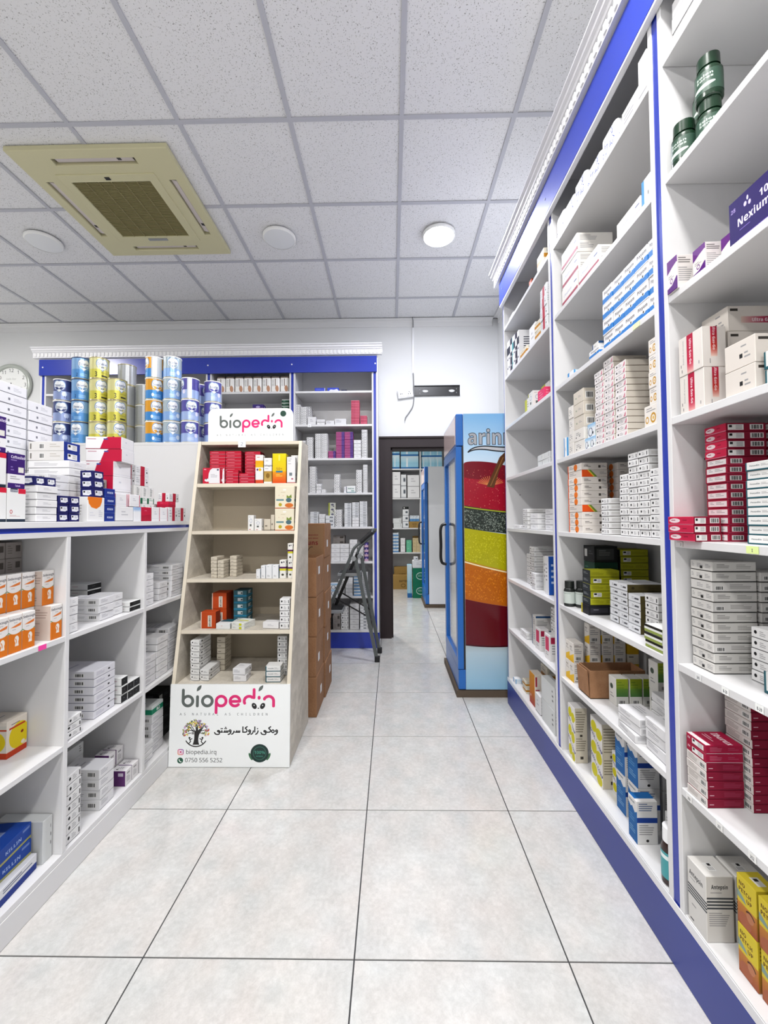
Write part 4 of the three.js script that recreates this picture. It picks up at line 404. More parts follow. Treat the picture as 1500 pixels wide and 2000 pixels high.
// right-to-left Kurdish line drawn letter by letter with a broad pen: x runs leftwards from x0, s = unit
function kurdish(g, x0, y, s) {
  g.strokeStyle = g.fillStyle = '#141416'; g.lineWidth = s * 0.34; g.lineCap = 'butt'; g.lineJoin = 'round'; let x = x0;
  const P = pts => { g.beginPath(); pts.forEach((p, i) => { const a = [x - p[0] * s, y - p[1] * s]; if (!i) g.moveTo(...a); else if (p.length === 4) g.quadraticCurveTo(a[0], a[1], x - p[2] * s, y - p[3] * s); else g.lineTo(...a); }); g.stroke(); };
  const dot = (a, b) => { g.save(); g.translate(x - a * s, y - b * s); g.rotate(0.78); g.fillRect(-s * 0.16, -s * 0.16, s * 0.32, s * 0.32); g.restore(); };
  const loop = (a, b, r) => { g.beginPath(); g.ellipse(x - a * s, y - b * s, r * s, r * s * 1.05, 0, 0, 7); g.stroke(); };
  const L = {
    w: () => { loop(0.35, 0.45, 0.26); P([[0.1, 0.35], [0.05, -0.45, 1.0, -0.6]]); x -= s * 0.95; }, e: () => { loop(0.45, 0.36, 0.36); x -= s * 1.0; },
    k: () => { P([[0.0, 1.75], [0.75, 1.25]]); P([[0.75, 1.2], [0.1, 0.9, 0.15, 0.5], [0.15, 0.1, 0.7, 0.08], [1.15, 0.08]]); x -= s * 1.1; },
    y: () => { P([[0, 0.08], [0.35, 0.1, 0.4, 0.45], [0.9, 0.75, 0.95, 0.3], [0.5, 0.1, 0.35, -0.2], [0.4, -0.75, 1.3, -0.55], [1.75, -0.4, 1.8, 0.1]]); x -= s * 2.0; },
    z: () => { P([[0.1, 0.6], [0.1, -0.35, 0.9, -0.55]]); dot(0.25, 1.1); x -= s * 0.85; }, r: () => { P([[0.1, 0.6], [0.1, -0.35, 0.9, -0.55]]); x -= s * 0.85; },
    a: () => { P([[0.2, 1.75], [0.2, 0]]); x -= s * 0.5; }, A: () => { P([[0, 0.08], [0.25, 0.08], [0.25, 1.75]]); x -= s * 0.55; },
    s: () => { for (let i = 0; i < 3; i++) P([[0.05 + i * 0.45, 0.6], [0.05 + i * 0.45, 0.08], [0.5 + i * 0.45, 0.08]]); x -= s * 1.5; },
    R: () => { P([[0, 0.08], [0.2, 0.1], [0.25, 0.45]]); x -= s * 0.1; P([[0.1, 0.5], [0.1, -0.35, 0.9, -0.55]]); x -= s * 0.9; },
    h: () => { L.s(); x += s * 1.5; dot(0.5, 1.1); dot(0.9, 1.1); dot(0.7, 1.45); x -= s * 1.5; }, t: () => { P([[0, 0.08], [0.3, 0.08], [0.3, 0.65]]); P([[0.3, 0.08], [0.6, 0.08]]); dot(0.15, 1.1); dot(0.5, 1.1); x -= s * 0.6; },
  };
  for (const c of 'weky zarwkA sRwhty') { if (c === ' ') x -= s * 0.55; else L[c](); }
}
{
  const g = group('display_stand'); tag(g, 'tapering stone-look display stand with white lettered signs', 'display stand');
  const X0 = -1.13, X1 = -0.52, ZR = 2.568, top = 1.703;
  const side = () => { const s = new THREE.Shape([[ -2.105, 0.004], [-zS(0.4), 0.4], [-zS(top), top], [-ZR, top], [-ZR, 0.004]].map(p => new THREE.Vector2(...p))); const e = new THREE.ExtrudeGeometry(s, { depth: 0.018, bevelEnabled: false }); e.rotateY(-Math.PI / 2); return e; }; // shape x -> z
  for (const x of [X0 + 0.018, X1]) { const e = side(); e.translate(x, 0, 0); uvMetres(e, 0.7); mesh('side_panel', e, M.stone, g); }
  const strip = x => { const q = bar([x, 0.402, -zS(0.402)], [x, top, -zS(top)], 0.018, 0.0015); q.translate(0, 0, 0.0012); return q; };
  mesh('front_edge', strip(X0 + 0.009), M.stoneEdge, g); mesh('front_edge', strip(X1 - 0.009), M.stoneEdge, g);
  for (const [a, b, n] of [[1.684, 1.703, 'top_board'], [1.431, 1.451, 'shelf'], [1.163, 1.181, 'shelf'], [0.905, 0.922, 'shelf'], [0.644, 0.662, 'shelf'], [0.384, 0.4, 'shelf']]) { const z = zS(b); mesh(n, uvMetres(ext(X0 + 0.0182, X1 - 0.0182, a, b, z + 0.002, ZR - 0.0065), 0.7), M.stone, g); mesh('shelf_edge', ext(X0 + 0.0182, X1 - 0.0182, a, b, z, z + 0.0018), M.stoneEdge, g); }
  mesh('back_panel', uvMetres(ext(X0 + 0.0182, X1 - 0.0182, 0.01, top, ZR - 0.006, ZR), 0.7), std(0xb4a995, 0.6), g);
  // lower sign
  const W = 1220, H = 840, [c, x] = canvas(W, H); x.fillStyle = '#edf0f0'; x.fillRect(0, 0, W, H);
  logo(x, 130, 170, 118); spaced(x, 'AS NATURAL AS CHILDREN', 110, 985, 305, 34, '#50565a');
  kurdish(x, 1100, 490, 35);
  // tree emblem
  x.save(); x.translate(272, 488); x.strokeStyle = x.fillStyle = '#1f1d1c'; x.lineCap = 'round'; x.beginPath(); x.moveTo(-34, 128); x.quadraticCurveTo(-14, 90, -18, 20); x.lineTo(-60, -40); x.lineTo(-8, -6); x.lineTo(10, -90); x.lineTo(22, -14); x.lineTo(84, -66); x.lineTo(30, 26); x.quadraticCurveTo(16, 90, 36, 128); x.closePath(); x.fill(); x.lineWidth = 7; for (const [a, b2, d, e] of [[-20, -20, -96, -20], [-40, -50, -70, -92], [0, -60, -24, -128], [20, -60, 44, -122], [40, -40, 96, -84], [50, -20, 112, -24], [40, 0, 104, 22], [-40, 0, -104, 24]]) { x.beginPath(); x.moveTo(2, 10); x.quadraticCurveTo(a, b2, d, e); x.stroke(); }
  seed = 5; const lc = ['#d9c64a', '#8a8f3c', '#b5444a', '#c9a3c4', '#cfc47a', '#6f7a52', '#9a86b4', '#5d6648']; for (let i = 0; i < 120; i++) { const an = Math.PI * (0.92 + rnd() * 1.16), r = 62 + Math.sqrt(rnd()) * 72; x.save(); x.translate(Math.cos(an) * r, Math.sin(an) * r + 12); x.rotate(rnd() * 3); x.fillStyle = lc[i % 8]; x.beginPath(); x.ellipse(0, 0, 12, 6.5, 0, 0, 7); x.fill(); x.restore(); } x.fillStyle = '#f0f0ee'; x.fillRect(-48, -4, 30, 30); x.fillStyle = '#1f1d1c'; x.fillRect(-44, 0, 10, 10); x.fillRect(-31, 0, 10, 10); x.fillRect(-44, 12, 10, 10); x.fillRect(-31, 12, 10, 10); x.lineWidth = 11; x.strokeStyle = '#1f1d1c'; x.beginPath(); x.arc(0, 30, 116, 0.55, 2.6); x.stroke(); for (const s of [-1, 1]) { x.beginPath(); x.arc(s * 66, 58, 10, 0, 7); x.fill(); x.lineWidth = 9; x.beginPath(); x.moveTo(s * 64, 70); x.lineTo(s * 54, 96); x.lineTo(s * 72, 116); x.moveTo(s * 62, 78); x.lineTo(s * 40, 66); x.stroke(); } x.restore();
  // contact lines with their two round marks
  const gr = x.createLinearGradient(90, 720, 150, 660); gr.addColorStop(0, '#e8a04a'); gr.addColorStop(0.5, '#c83a72'); gr.addColorStop(1, '#5a3aa8'); x.fillStyle = gr; x.beginPath(); x.roundRect ? x.roundRect(90, 660, 60, 60, 16) : x.rect(90, 660, 60, 60); x.fill(); x.strokeStyle = '#f4ecf2'; x.lineWidth = 6; x.beginPath(); x.arc(120, 690, 13, 0, 7); x.stroke(); x.strokeRect(101, 671, 38, 38);
  x.fillStyle = '#1f2022'; x.font = '58px sans-serif'; x.textAlign = 'left'; x.textBaseline = 'middle'; x.fillText('biopedia.irq', 172, 690); x.fillText('0750 556 5252', 165, 772);
  x.fillStyle = '#14503a'; x.beginPath(); x.arc(118, 776, 30, 0, 7); x.fill(); x.strokeStyle = '#eef4f0'; x.lineWidth = 8; x.beginPath(); x.moveTo(106, 762); x.quadraticCurveTo(108, 790, 132, 790); x.stroke();
  x.save(); x.translate(920, 700); x.fillStyle = '#3c6a4a'; for (const s of [-1, 1]) { x.beginPath(); x.ellipse(s * 90, 34, 14, 40, s * 0.45, 0, 7); x.fill(); } x.fillStyle = '#0f2e2a'; x.beginPath(); x.arc(0, 0, 92, 0, 7); x.fill(); x.strokeStyle = '#3f7a66'; x.lineWidth = 4; x.beginPath(); x.arc(0, 0, 64, 0, 7); x.stroke(); x.fillStyle = '#3f8a76'; x.font = 'bold 44px sans-serif'; x.textAlign = 'center'; x.fillText('100%', 0, -8); x.font = 'bold 20px sans-serif'; x.fillText('HERBAL', 0, 30); x.restore();
  const sm = new THREE.MeshStandardMaterial({ map: tex(c), roughness: 0.25 }); const pl = new THREE.PlaneGeometry(0.61, 0.402); const ang = Math.atan2(zS(0.4) - 2.105, 0.396);
  const panel = mesh('front_sign', new THREE.BoxGeometry(0.612, 0.404, 0.006), std(0xe9eded, 0.3), g, (X0 + X1) / 2, 0.204, -(2.105 + zS(0.4)) / 2 + 0.0045); panel.rotation.x = -ang; mesh('sign_print', pl, sm, panel, 0, 0, 0.0034);
  // header sign with rounded upper corners
  const hs = new THREE.Shape(); const hw = 0.253, hh = 0.2, r = 0.045; hs.moveTo(-hw, 0); hs.lineTo(-hw, hh - r); hs.quadraticCurveTo(-hw, hh, -hw + r, hh); hs.lineTo(hw - r, hh); hs.quadraticCurveTo(hw, hh, hw, hh - r); hs.lineTo(hw, 0); hs.closePath();
  mesh('header_sign', new THREE.ExtrudeGeometry(hs, { depth: 0.008, bevelEnabled: false }), std(0xf2f3f2, 0.3), g, -0.832, top + 0.0005, -2.43);
  const [c2, x2] = canvas(1024, 406); x2.fillStyle = '#f4f5f4'; x2.fillRect(0, 0, 1024, 406); logo(x2, 150, 185, 94); spaced(x2, 'AS NATURAL AS CHILDREN', 112, 900, 320, 30, '#5d6266'); x2.fillStyle = '#123f30'; x2.beginPath(); x2.arc(905, 66, 36, 0, 7); x2.fill();
  const hg = new THREE.ShapeGeometry(hs, 10); const hp = hg.attributes.position, hu = hg.attributes.uv; for (let i = 0; i < hp.count; i++) hu.setXY(i, (hp.getX(i) + hw) / (2 * hw), hp.getY(i) / hh); mesh('header_print', hg, new THREE.MeshStandardMaterial({ map: tex(c2), roughness: 0.3 }), g, -0.832, top + 0.0005, -2.4215);
  const [c3, x3] = canvas(64, 64); x3.fillStyle = '#f0f1f2'; x3.fillRect(0, 0, 64, 64); x3.fillStyle = '#6b7486'; x3.font = '44px sans-serif'; x3.textAlign = 'center'; x3.textBaseline = 'middle'; x3.fillText('2', 32, 34); const nt = mesh('number_tag', new THREE.BoxGeometry(0.044, 0.042, 0.001), new THREE.MeshStandardMaterial({ map: tex(c3), roughness: 0.5 }), g, -0.872, 1.688, -zS(1.69) + 0.003);
}

// ---------- refrigerators ----------
function fridge(x, dist, label, sideMat, header) {   // x = door face, dist = near side; the door looks to the left
  const g = group('glass_door_fridge', x, 0, -dist); tag(g, label, 'fridge'); const W = 0.67, DP = 0.6, H = 1.99, P = 0.05; const e = (x0, x1, y0, y1, d0, d1) => ext(x0, x1, y0, y1, d0, d1);
  mesh('plinth', e(-0.012, DP, 0.001, P - 0.005, -0.012, W + 0.012), M.plinth, g);
  mesh('side_panel', e(0.055, DP, P, H, 0, 0.02), sideMat, g); mesh('side_panel', e(0.055, DP, P, H, W - 0.02, W), M.fridgeWhite, g); mesh('rear_panel', e(DP - 0.02, DP, P, H, 0.0205, W - 0.0205), M.inner, g); mesh('top_panel', e(0.055, DP - 0.0205, H - 0.02, H, 0.0205, W - 0.0205), M.inner, g); mesh('floor_panel', e(0.055, DP - 0.0205, P, P + 0.12, 0.0205, W - 0.0205), M.inner, g);
  for (let i = 0; i < 4; i++) mesh('wire_shelf', e(0.09, DP - 0.03, 0.5 + 0.28 * i, 0.508 + 0.28 * i, 0.03, W - 0.03), M.chrome, g);
  mesh('header_box', rb(0.004, 0.0545, 1.76, H, 0, W, 0.008), M.fridgeBlue, g); mesh('header_panel', e(0.0005, 0.0038, 1.775, H - 0.015, 0.03, W - 0.03), header, g);
  mesh('grille_base', rb(0.004, 0.0545, P, 0.185, 0, W, 0.004), M.fridgeBlue, g);
  const d = mesh('door', mergeGeometries([e(0.002, 0.042, 0.19, 1.755, 0.002, 0.062), e(0.002, 0.042, 0.19, 1.755, W - 0.062, W - 0.002), e(0.002, 0.042, 0.19, 0.255, 0.062, W - 0.062), e(0.002, 0.042, 1.69, 1.755, 0.062, W - 0.062)]), M.fridgeBlue, g);
  mesh('door_glass', e(0.018, 0.024, 0.2555, 1.6895, 0.0625, W - 0.0625), M.glass, d); mesh('gasket', mergeGeometries([e(0.0425, 0.0545, 0.19, 1.755, 0.002, 0.03), e(0.0425, 0.0545, 0.19, 1.755, W - 0.03, W - 0.002), e(0.0425, 0.0545, 0.19, 0.22, 0.03, W - 0.03), e(0.0425, 0.0545, 1.725, 1.755, 0.03, W - 0.03)]), M.gasket, d);
  mesh('handle', tube([[0.003, 1.2, -W + 0.09], [-0.03, 1.19, -W + 0.09], [-0.042, 1.16, -W + 0.09], [-0.042, 1.03, -W + 0.09], [-0.042, 0.9, -W + 0.09], [-0.03, 0.87, -W + 0.09], [0.003, 0.86, -W + 0.09]], 0.012), M.black, d);
  return g;
}
{
  const W = 640, H = 2048, [c, x] = canvas(W, H); // picture on the side: a tower of fruit slices under a lettered sky
  const gr = x.createLinearGradient(0, 0, 0, 420); gr.addColorStop(0, '#7db4e2'); gr.addColorStop(1, '#d6e8f5'); x.fillStyle = gr; x.fillRect(0, 0, W, 1750); const g2 = x.createLinearGradient(0, 1690, 0, H); g2.addColorStop(0, '#a6aca8'); g2.addColorStop(0.25, '#b4cbd8'); g2.addColorStop(1, '#8fbfdd'); x.fillStyle = g2; x.fillRect(0, 1690, W, H - 1690);
  x.fillStyle = '#a9acb2'; x.strokeStyle = '#1d1f24'; x.lineWidth = 9; x.font = 'bold 150px sans-serif'; x.textBaseline = 'alphabetic'; x.strokeText('arinna', 34, 232); x.fillText('arinna', 34, 232); x.beginPath(); x.moveTo(36, 292); x.quadraticCurveTo(80, 236, 230, 248); x.quadraticCurveTo(420, 268, 640, 238); x.lineTo(640, 270); x.quadraticCurveTo(420, 304, 230, 278); x.quadraticCurveTo(100, 256, 36, 292); x.fillStyle = '#c4c6ca'; x.fill(); x.stroke();
  const band = (pts, col) => { x.fillStyle = col; x.beginPath(); pts.forEach((p, i) => i ? (p.length === 4 ? x.quadraticCurveTo(...p) : x.lineTo(...p)) : x.moveTo(...p)); x.closePath(); x.fill(); };
  band([[0, 380], [0, 360, 90, 360], [260, 360, 400, 410], [640, 440], [640, 770], [300, 760, 0, 700]], '#740a1c'); band([[0, 480], [200, 520, 640, 480], [640, 770], [300, 760, 0, 700]], '#9c0e26'); seed = 8; for (let i = 0; i < 300; i++) { x.fillStyle = rnd() < 0.5 ? 'rgba(240,90,80,.35)' : 'rgba(255,220,160,.4)'; x.beginPath(); x.arc(rnd() * W, 420 + rnd() * 320, 1 + rnd() * 3, 0, 7); x.fill(); } x.strokeStyle = '#d98a4a'; x.lineWidth = 4; for (let i = 0; i < 16; i++) { const a = Math.PI + 0.3 + i * 0.17; x.beginPath(); x.moveTo(222 + Math.cos(a) * 30, 540 + Math.sin(a) * 12); x.lineTo(222 + Math.cos(a) * 110, 540 + Math.sin(a) * 70); x.stroke(); } band([[190, 550], [300, 330], [360, 280], [385, 300], [300, 420], [250, 560]], '#5a3618'); x.strokeStyle = '#8c5c2e'; x.lineWidth = 8; x.beginPath(); x.moveTo(222, 545); x.lineTo(330, 330); x.stroke();
  band([[0, 690], [300, 740, 640, 750], [640, 930], [300, 900, 0, 862]], '#2b332e'); for (let i = 0; i < 1100; i++) { const px = rnd() * W, t = rnd(); x.fillStyle = ['#6d7a70', '#222a26', '#8c968a'][i % 3]; x.beginPath(); x.arc(px, 720 + px * 0.09 + t * 140, 2 + rnd() * 2.6, 0, 7); x.fill(); } x.strokeStyle = '#a9b42a'; x.lineWidth = 8; x.beginPath(); x.moveTo(0, 700); x.quadraticCurveTo(300, 746, 640, 758); x.stroke();
  band([[0, 858], [300, 905, 640, 940], [640, 1230], [300, 1180, 0, 1102]], '#aeaa0e'); for (let i = 0; i < 900; i++) { const px = rnd() * W; x.fillStyle = i % 2 ? 'rgba(150,150,10,.5)' : 'rgba(226,222,60,.5)'; x.beginPath(); x.arc(px, 890 + px * 0.1 + rnd() * 210, 2 + rnd() * 3, 0, 7); x.fill(); }
  band([[0, 1100], [300, 1180, 640, 1225], [640, 1460], [300, 1450, 0, 1385]], '#b8620f'); for (let i = 0; i < 900; i++) { const px = rnd() * W; x.fillStyle = i % 2 ? 'rgba(170,80,10,.45)' : 'rgba(236,150,40,.5)'; x.beginPath(); x.arc(px, 1150 + px * 0.1 + rnd() * 230, 2 + rnd() * 4, 0, 7); x.fill(); } x.strokeStyle = '#f0e4b4'; x.lineWidth = 10; x.beginPath(); x.moveTo(0, 1110); x.quadraticCurveTo(300, 1190, 640, 1236); x.stroke();
  band([[0, 1385], [300, 1450, 640, 1462], [640, 1690], [360, 1760, 0, 1722]], '#5e0815'); x.strokeStyle = '#3c0610'; x.lineWidth = 10; x.beginPath(); x.moveTo(0, 1722); x.quadraticCurveTo(340, 1760, 640, 1692); x.stroke();
  const t = tex(c), sm = [0, 1, 2, 3, 4, 5].map(i => i === 4 ? new THREE.MeshStandardMaterial({ map: t, roughness: 0.22 }) : M.fridgeWhite);
  const hp = std(0xd8c3c0, 0.12);
  const f = fridge(0.458, 2.93, 'glass-door fridge with fruit picture on its side, beside the doorway', M.fridgeWhite, hp);
  // the printed film on the near side
  const film = mesh('side_print', new THREE.PlaneGeometry(0.544, 1.938), sm[4], f, 0.3275, 1.02, 0.0008); film.userData.label = 'glossy film printed with stacked fruit slices';
  fridge(0.468, 5.85, 'white-sided glass-door fridge inside the storeroom', M.fridgeWhite, hp);
}
// ---------- step ladder ----------
{
  const g = group('step_ladder'); tag(g, 'grey folding step ladder open in front of rear shelves', 'ladder');
  const n = 3.64, f = 3.88; const R = (x, y, d) => [x, y, -d];
  for (const [d, dx, m] of [[n, 0, 'near'], [f, 0.035, 'far']]) {
    mesh('rail', mergeGeometries([bar(R(-0.74 + dx, 0.02, d), R(-0.355 + dx, 0.93, d), 0.028, 0.02)]), d === f ? M.black : M.ladder, g);
    mesh('rear_leg', bar(R(-0.135 + dx * 0.4, 0.02, d), R(-0.32 + dx, 0.9, d), 0.03, 0.022), M.ladder, g);
    mesh('foot', new RoundedBoxGeometry(0.045, 0.05, 0.035, 2, 0.006).translate(-0.133 + dx * 0.4, 0.026, -d), M.rubber, g); mesh('foot', new RoundedBoxGeometry(0.045, 0.05, 0.035, 2, 0.006).translate(-0.742 + dx, 0.026, -d), M.rubber, g);
    mesh('hinge', new THREE.CylinderGeometry(0.022, 0.022, 0.012, 20).rotateX(Math.PI / 2).translate(-0.335 + dx, 0.9, -d + 0.018), M.grey, g);
    mesh('spreader_bar', bar(R(-0.5 + dx, 0.55, d + 0.02), R(-0.2 + dx * 0.6, 0.38, d + 0.02), 0.012, 0.006), M.black, g);
  }
  mesh('handrail', tube([[-0.36, 0.92, -n], [-0.33, 0.99, -n], [-0.26, 1.05, -n], [-0.175, 1.13, -n], [-0.165, 1.145, -n - 0.03], [-0.15, 1.145, -f + 0.03], [-0.16, 1.13, -f], [-0.235, 1.05, -f], [-0.3, 0.98, -f], [-0.325, 0.92, -f]], 0.013), M.ladder, g); mesh('hand_grip', tube([[-0.275, 1.04, -n], [-0.225, 1.085, -n], [-0.172, 1.132, -n]], 0.019), M.rubber, g);
  for (const [x, y, w] of [[-0.41, 0.755, 0.2], [-0.54, 0.43, 0.15]]) { mesh('step', new RoundedBoxGeometry(w, 0.03, f - n - 0.03, 2, 0.006).translate(x + 0.03, y, -(n + f) / 2), M.grey, g); mesh('tread', new THREE.BoxGeometry(w - 0.02, 0.004, f - n - 0.05).translate(x + 0.03, y + 0.0172, -(n + f) / 2), M.rubber, g); }
}
// ---------- brown shipping cartons ----------
{
  const [c, x] = canvas(256, 256); x.fillStyle = '#93704f'; x.fillRect(0, 0, 256, 256); x.fillStyle = '#74161f'; x.font = 'bold 15px sans-serif'; x.textAlign = 'right'; x.fillText('independent', 214, 86); x.fillText('buyers above', 214, 112); x.font = 'bold 52px sans-serif'; x.fillText('Suns', 214, 162); x.strokeStyle = '#3a2a20'; x.lineWidth = 5; x.beginPath(); x.moveTo(90, 220); x.quadraticCurveTo(110, 180, 126, 200); x.quadraticCurveTo(130, 220, 140, 190); x.quadraticCurveTo(150, 176, 170, 180); x.stroke(); const suns = new THREE.MeshStandardMaterial({ map: tex(c), roughness: 0.85 });
  const ords = ['lowest', 'second', 'third', 'fourth', 'fifth'];
  const carton = (x0, x1, y, h, d0, d1, label, open, print) => {
    const g = group('shipping_carton', (x0 + x1) / 2, y, -(d0 + d1) / 2, jit(0.012)); tag(g, label, 'carton', 'brown shipping cartons beside the stand'); const w = x1 - x0 - 0.006, d = d1 - d0 - 0.006, t = 0.004;
    if (open) { mesh('walls', mergeGeometries([new THREE.BoxGeometry(w, h, t).translate(0, h / 2, d / 2 - t / 2), new THREE.BoxGeometry(w, h, t).translate(0, h / 2, -d / 2 + t / 2), new THREE.BoxGeometry(t, h, d - 2 * t).translate(-w / 2 + t / 2, h / 2, 0), new THREE.BoxGeometry(t, h, d - 2 * t).translate(w / 2 - t / 2, h / 2, 0), new THREE.BoxGeometry(w, t, d).translate(0, t / 2, 0)]), M.card, g); }
    else { mesh('body', uvMetres(new RoundedBoxGeometry(w, h - 0.001, d, 2, 0.004).translate(0, h / 2, 0), 0.4), M.card, g); mesh('tape', new THREE.BoxGeometry(w * 0.98, 0.0008, 0.05).translate(0, h - 0.0004, 0), M.cardDark, g); mesh('flap_seam', new THREE.BoxGeometry(0.0015, h * 0.96, 0.0015).translate(w / 2 - 0.004, h / 2, d / 2 - 0.06), M.cardDark, g); }
    if (print) mesh('printed_face', new THREE.PlaneGeometry(0.22, 0.22).translate(w / 2 - 0.12, h / 2, d / 2 + 0.0006), suns, g);
    const lab = mesh('paper_label', new THREE.BoxGeometry(0.0008, 0.05, 0.05).translate(w / 2 + 0.0006, h * (0.35 + rnd() * 0.3), jit(0.06)), M.plastic, g);
    for (let i = 0; i < 3; i++) mesh('ink_mark', new THREE.BoxGeometry(0.0006, 0.008, 0.09).rotateX(0.5).translate(w / 2 + 0.0005, h * 0.4 + i * 0.03, -0.08), M.cardDark, g);
  };
  for (let i = 0; i < 4; i++) carton(-0.82, -0.475 + jit(0.004), i * 0.25, 0.25, 2.62, 2.9, `brown shipping carton beside the stand, ${ords[i]} of the front pile`, i === 3);
  for (let i = 0; i < 5; i++) carton(-0.82, -0.468 + jit(0.004), i * 0.243, 0.243, 2.91, 3.21, `brown shipping carton beside the ladder, ${ords[i]} of the rear pile`, false, i === 4);
}
// ---------- fittings on the rear wall ----------
{
  const z = -ZB;
  const b = group('wall_bracket', 0.49, 2.61, z); tag(b, 'black metal television wall bracket with two oval slots', 'bracket');
  const s = new THREE.Shape([[-0.245, -0.05], [0.245, -0.05], [0.245, 0.05], [-0.245, 0.05]].map(p => new THREE.Vector2(...p))); for (const cx of [-0.12, 0.16]) { const h = new THREE.Path(); h.absellipse(cx, 0, 0.032, 0.016, 0, 6.2832, true); s.holes.push(h); } for (const [cx, cy] of [[-0.18, 0.02], [-0.18, -0.02], [0.21, 0.02], [0.21, -0.02]]) { const h = new THREE.Path(); h.absellipse(cx, cy, 0.003, 0.009, 0, 6.2832, true); s.holes.push(h); }
  mesh('plate', new THREE.ExtrudeGeometry(s, { depth: 0.004, bevelEnabled: false, curveSegments: 16 }), M.black, b, 0, 0, 0.004); mesh('upper_lip', new THREE.BoxGeometry(0.49, 0.006, 0.02), M.black, b, 0, 0.052, 0.0105); mesh('lower_lip', new THREE.BoxGeometry(0.49, 0.006, 0.02), M.black, b, 0, -0.052, 0.0105); mesh('spacer', new THREE.BoxGeometry(0.05, 0.03, 0.004), M.black, b, 0.02, 0, 0.002);
  const k = group('wall_socket', 0.157, 2.575, z + 0.02); k.rotation.z = 0.13; tag(k, 'white double wall socket hanging tilted beside black bracket', 'socket');
  mesh('plate', new RoundedBoxGeometry(0.165, 0.088, 0.03, 3, 0.006), M.plastic, k); for (const x of [-0.045, 0.04]) { mesh('module', new RoundedBoxGeometry(0.066, 0.064, 0.006, 2, 0.002), M.white, k, x, 0, 0.0165); } for (const [x, y] of [[-0.053, 0], [-0.037, 0], [0.04, 0.014], [0.03, -0.008], [0.05, -0.008]]) mesh('pin_hole', new THREE.BoxGeometry(0.006, 0.012, 0.001), M.black, k, x, y, 0.0205);
  const tr = mesh('cable_trunking', rb(0.232, 0.25, 2.79, 3.305, ZB - 0.012, ZB - 0.0005, 0.002), M.plastic, scene); tag(tr, 'white vertical cable trunking running up the rear wall', 'trunking');
  const c1 = mesh('cable', tube([[0.236, CEIL - 0.002, z + 0.062], [0.24, 3.34, z + 0.06], [0.243, 3.31, z + 0.02], [0.242, 3.29, z + 0.016]], 0.005), M.cable, scene); tag(c1, 'grey cable stub dropping from ceiling into trunking', 'cable');
  const c2 = mesh('cable', tube([[0.241, 2.8, z + 0.018], [0.244, 2.72, z + 0.024], [0.246, 2.62, z + 0.04], [0.246, 2.53, z + 0.035], [0.232, 2.44, z + 0.02], [0.19, 2.37, z + 0.015], [0.155, 2.32, z + 0.02], [0.15, 2.29, z + 0.025]], 0.005), M.cable, scene); tag(c2, 'loose grey cable hanging below the tilted socket', 'cable');
}
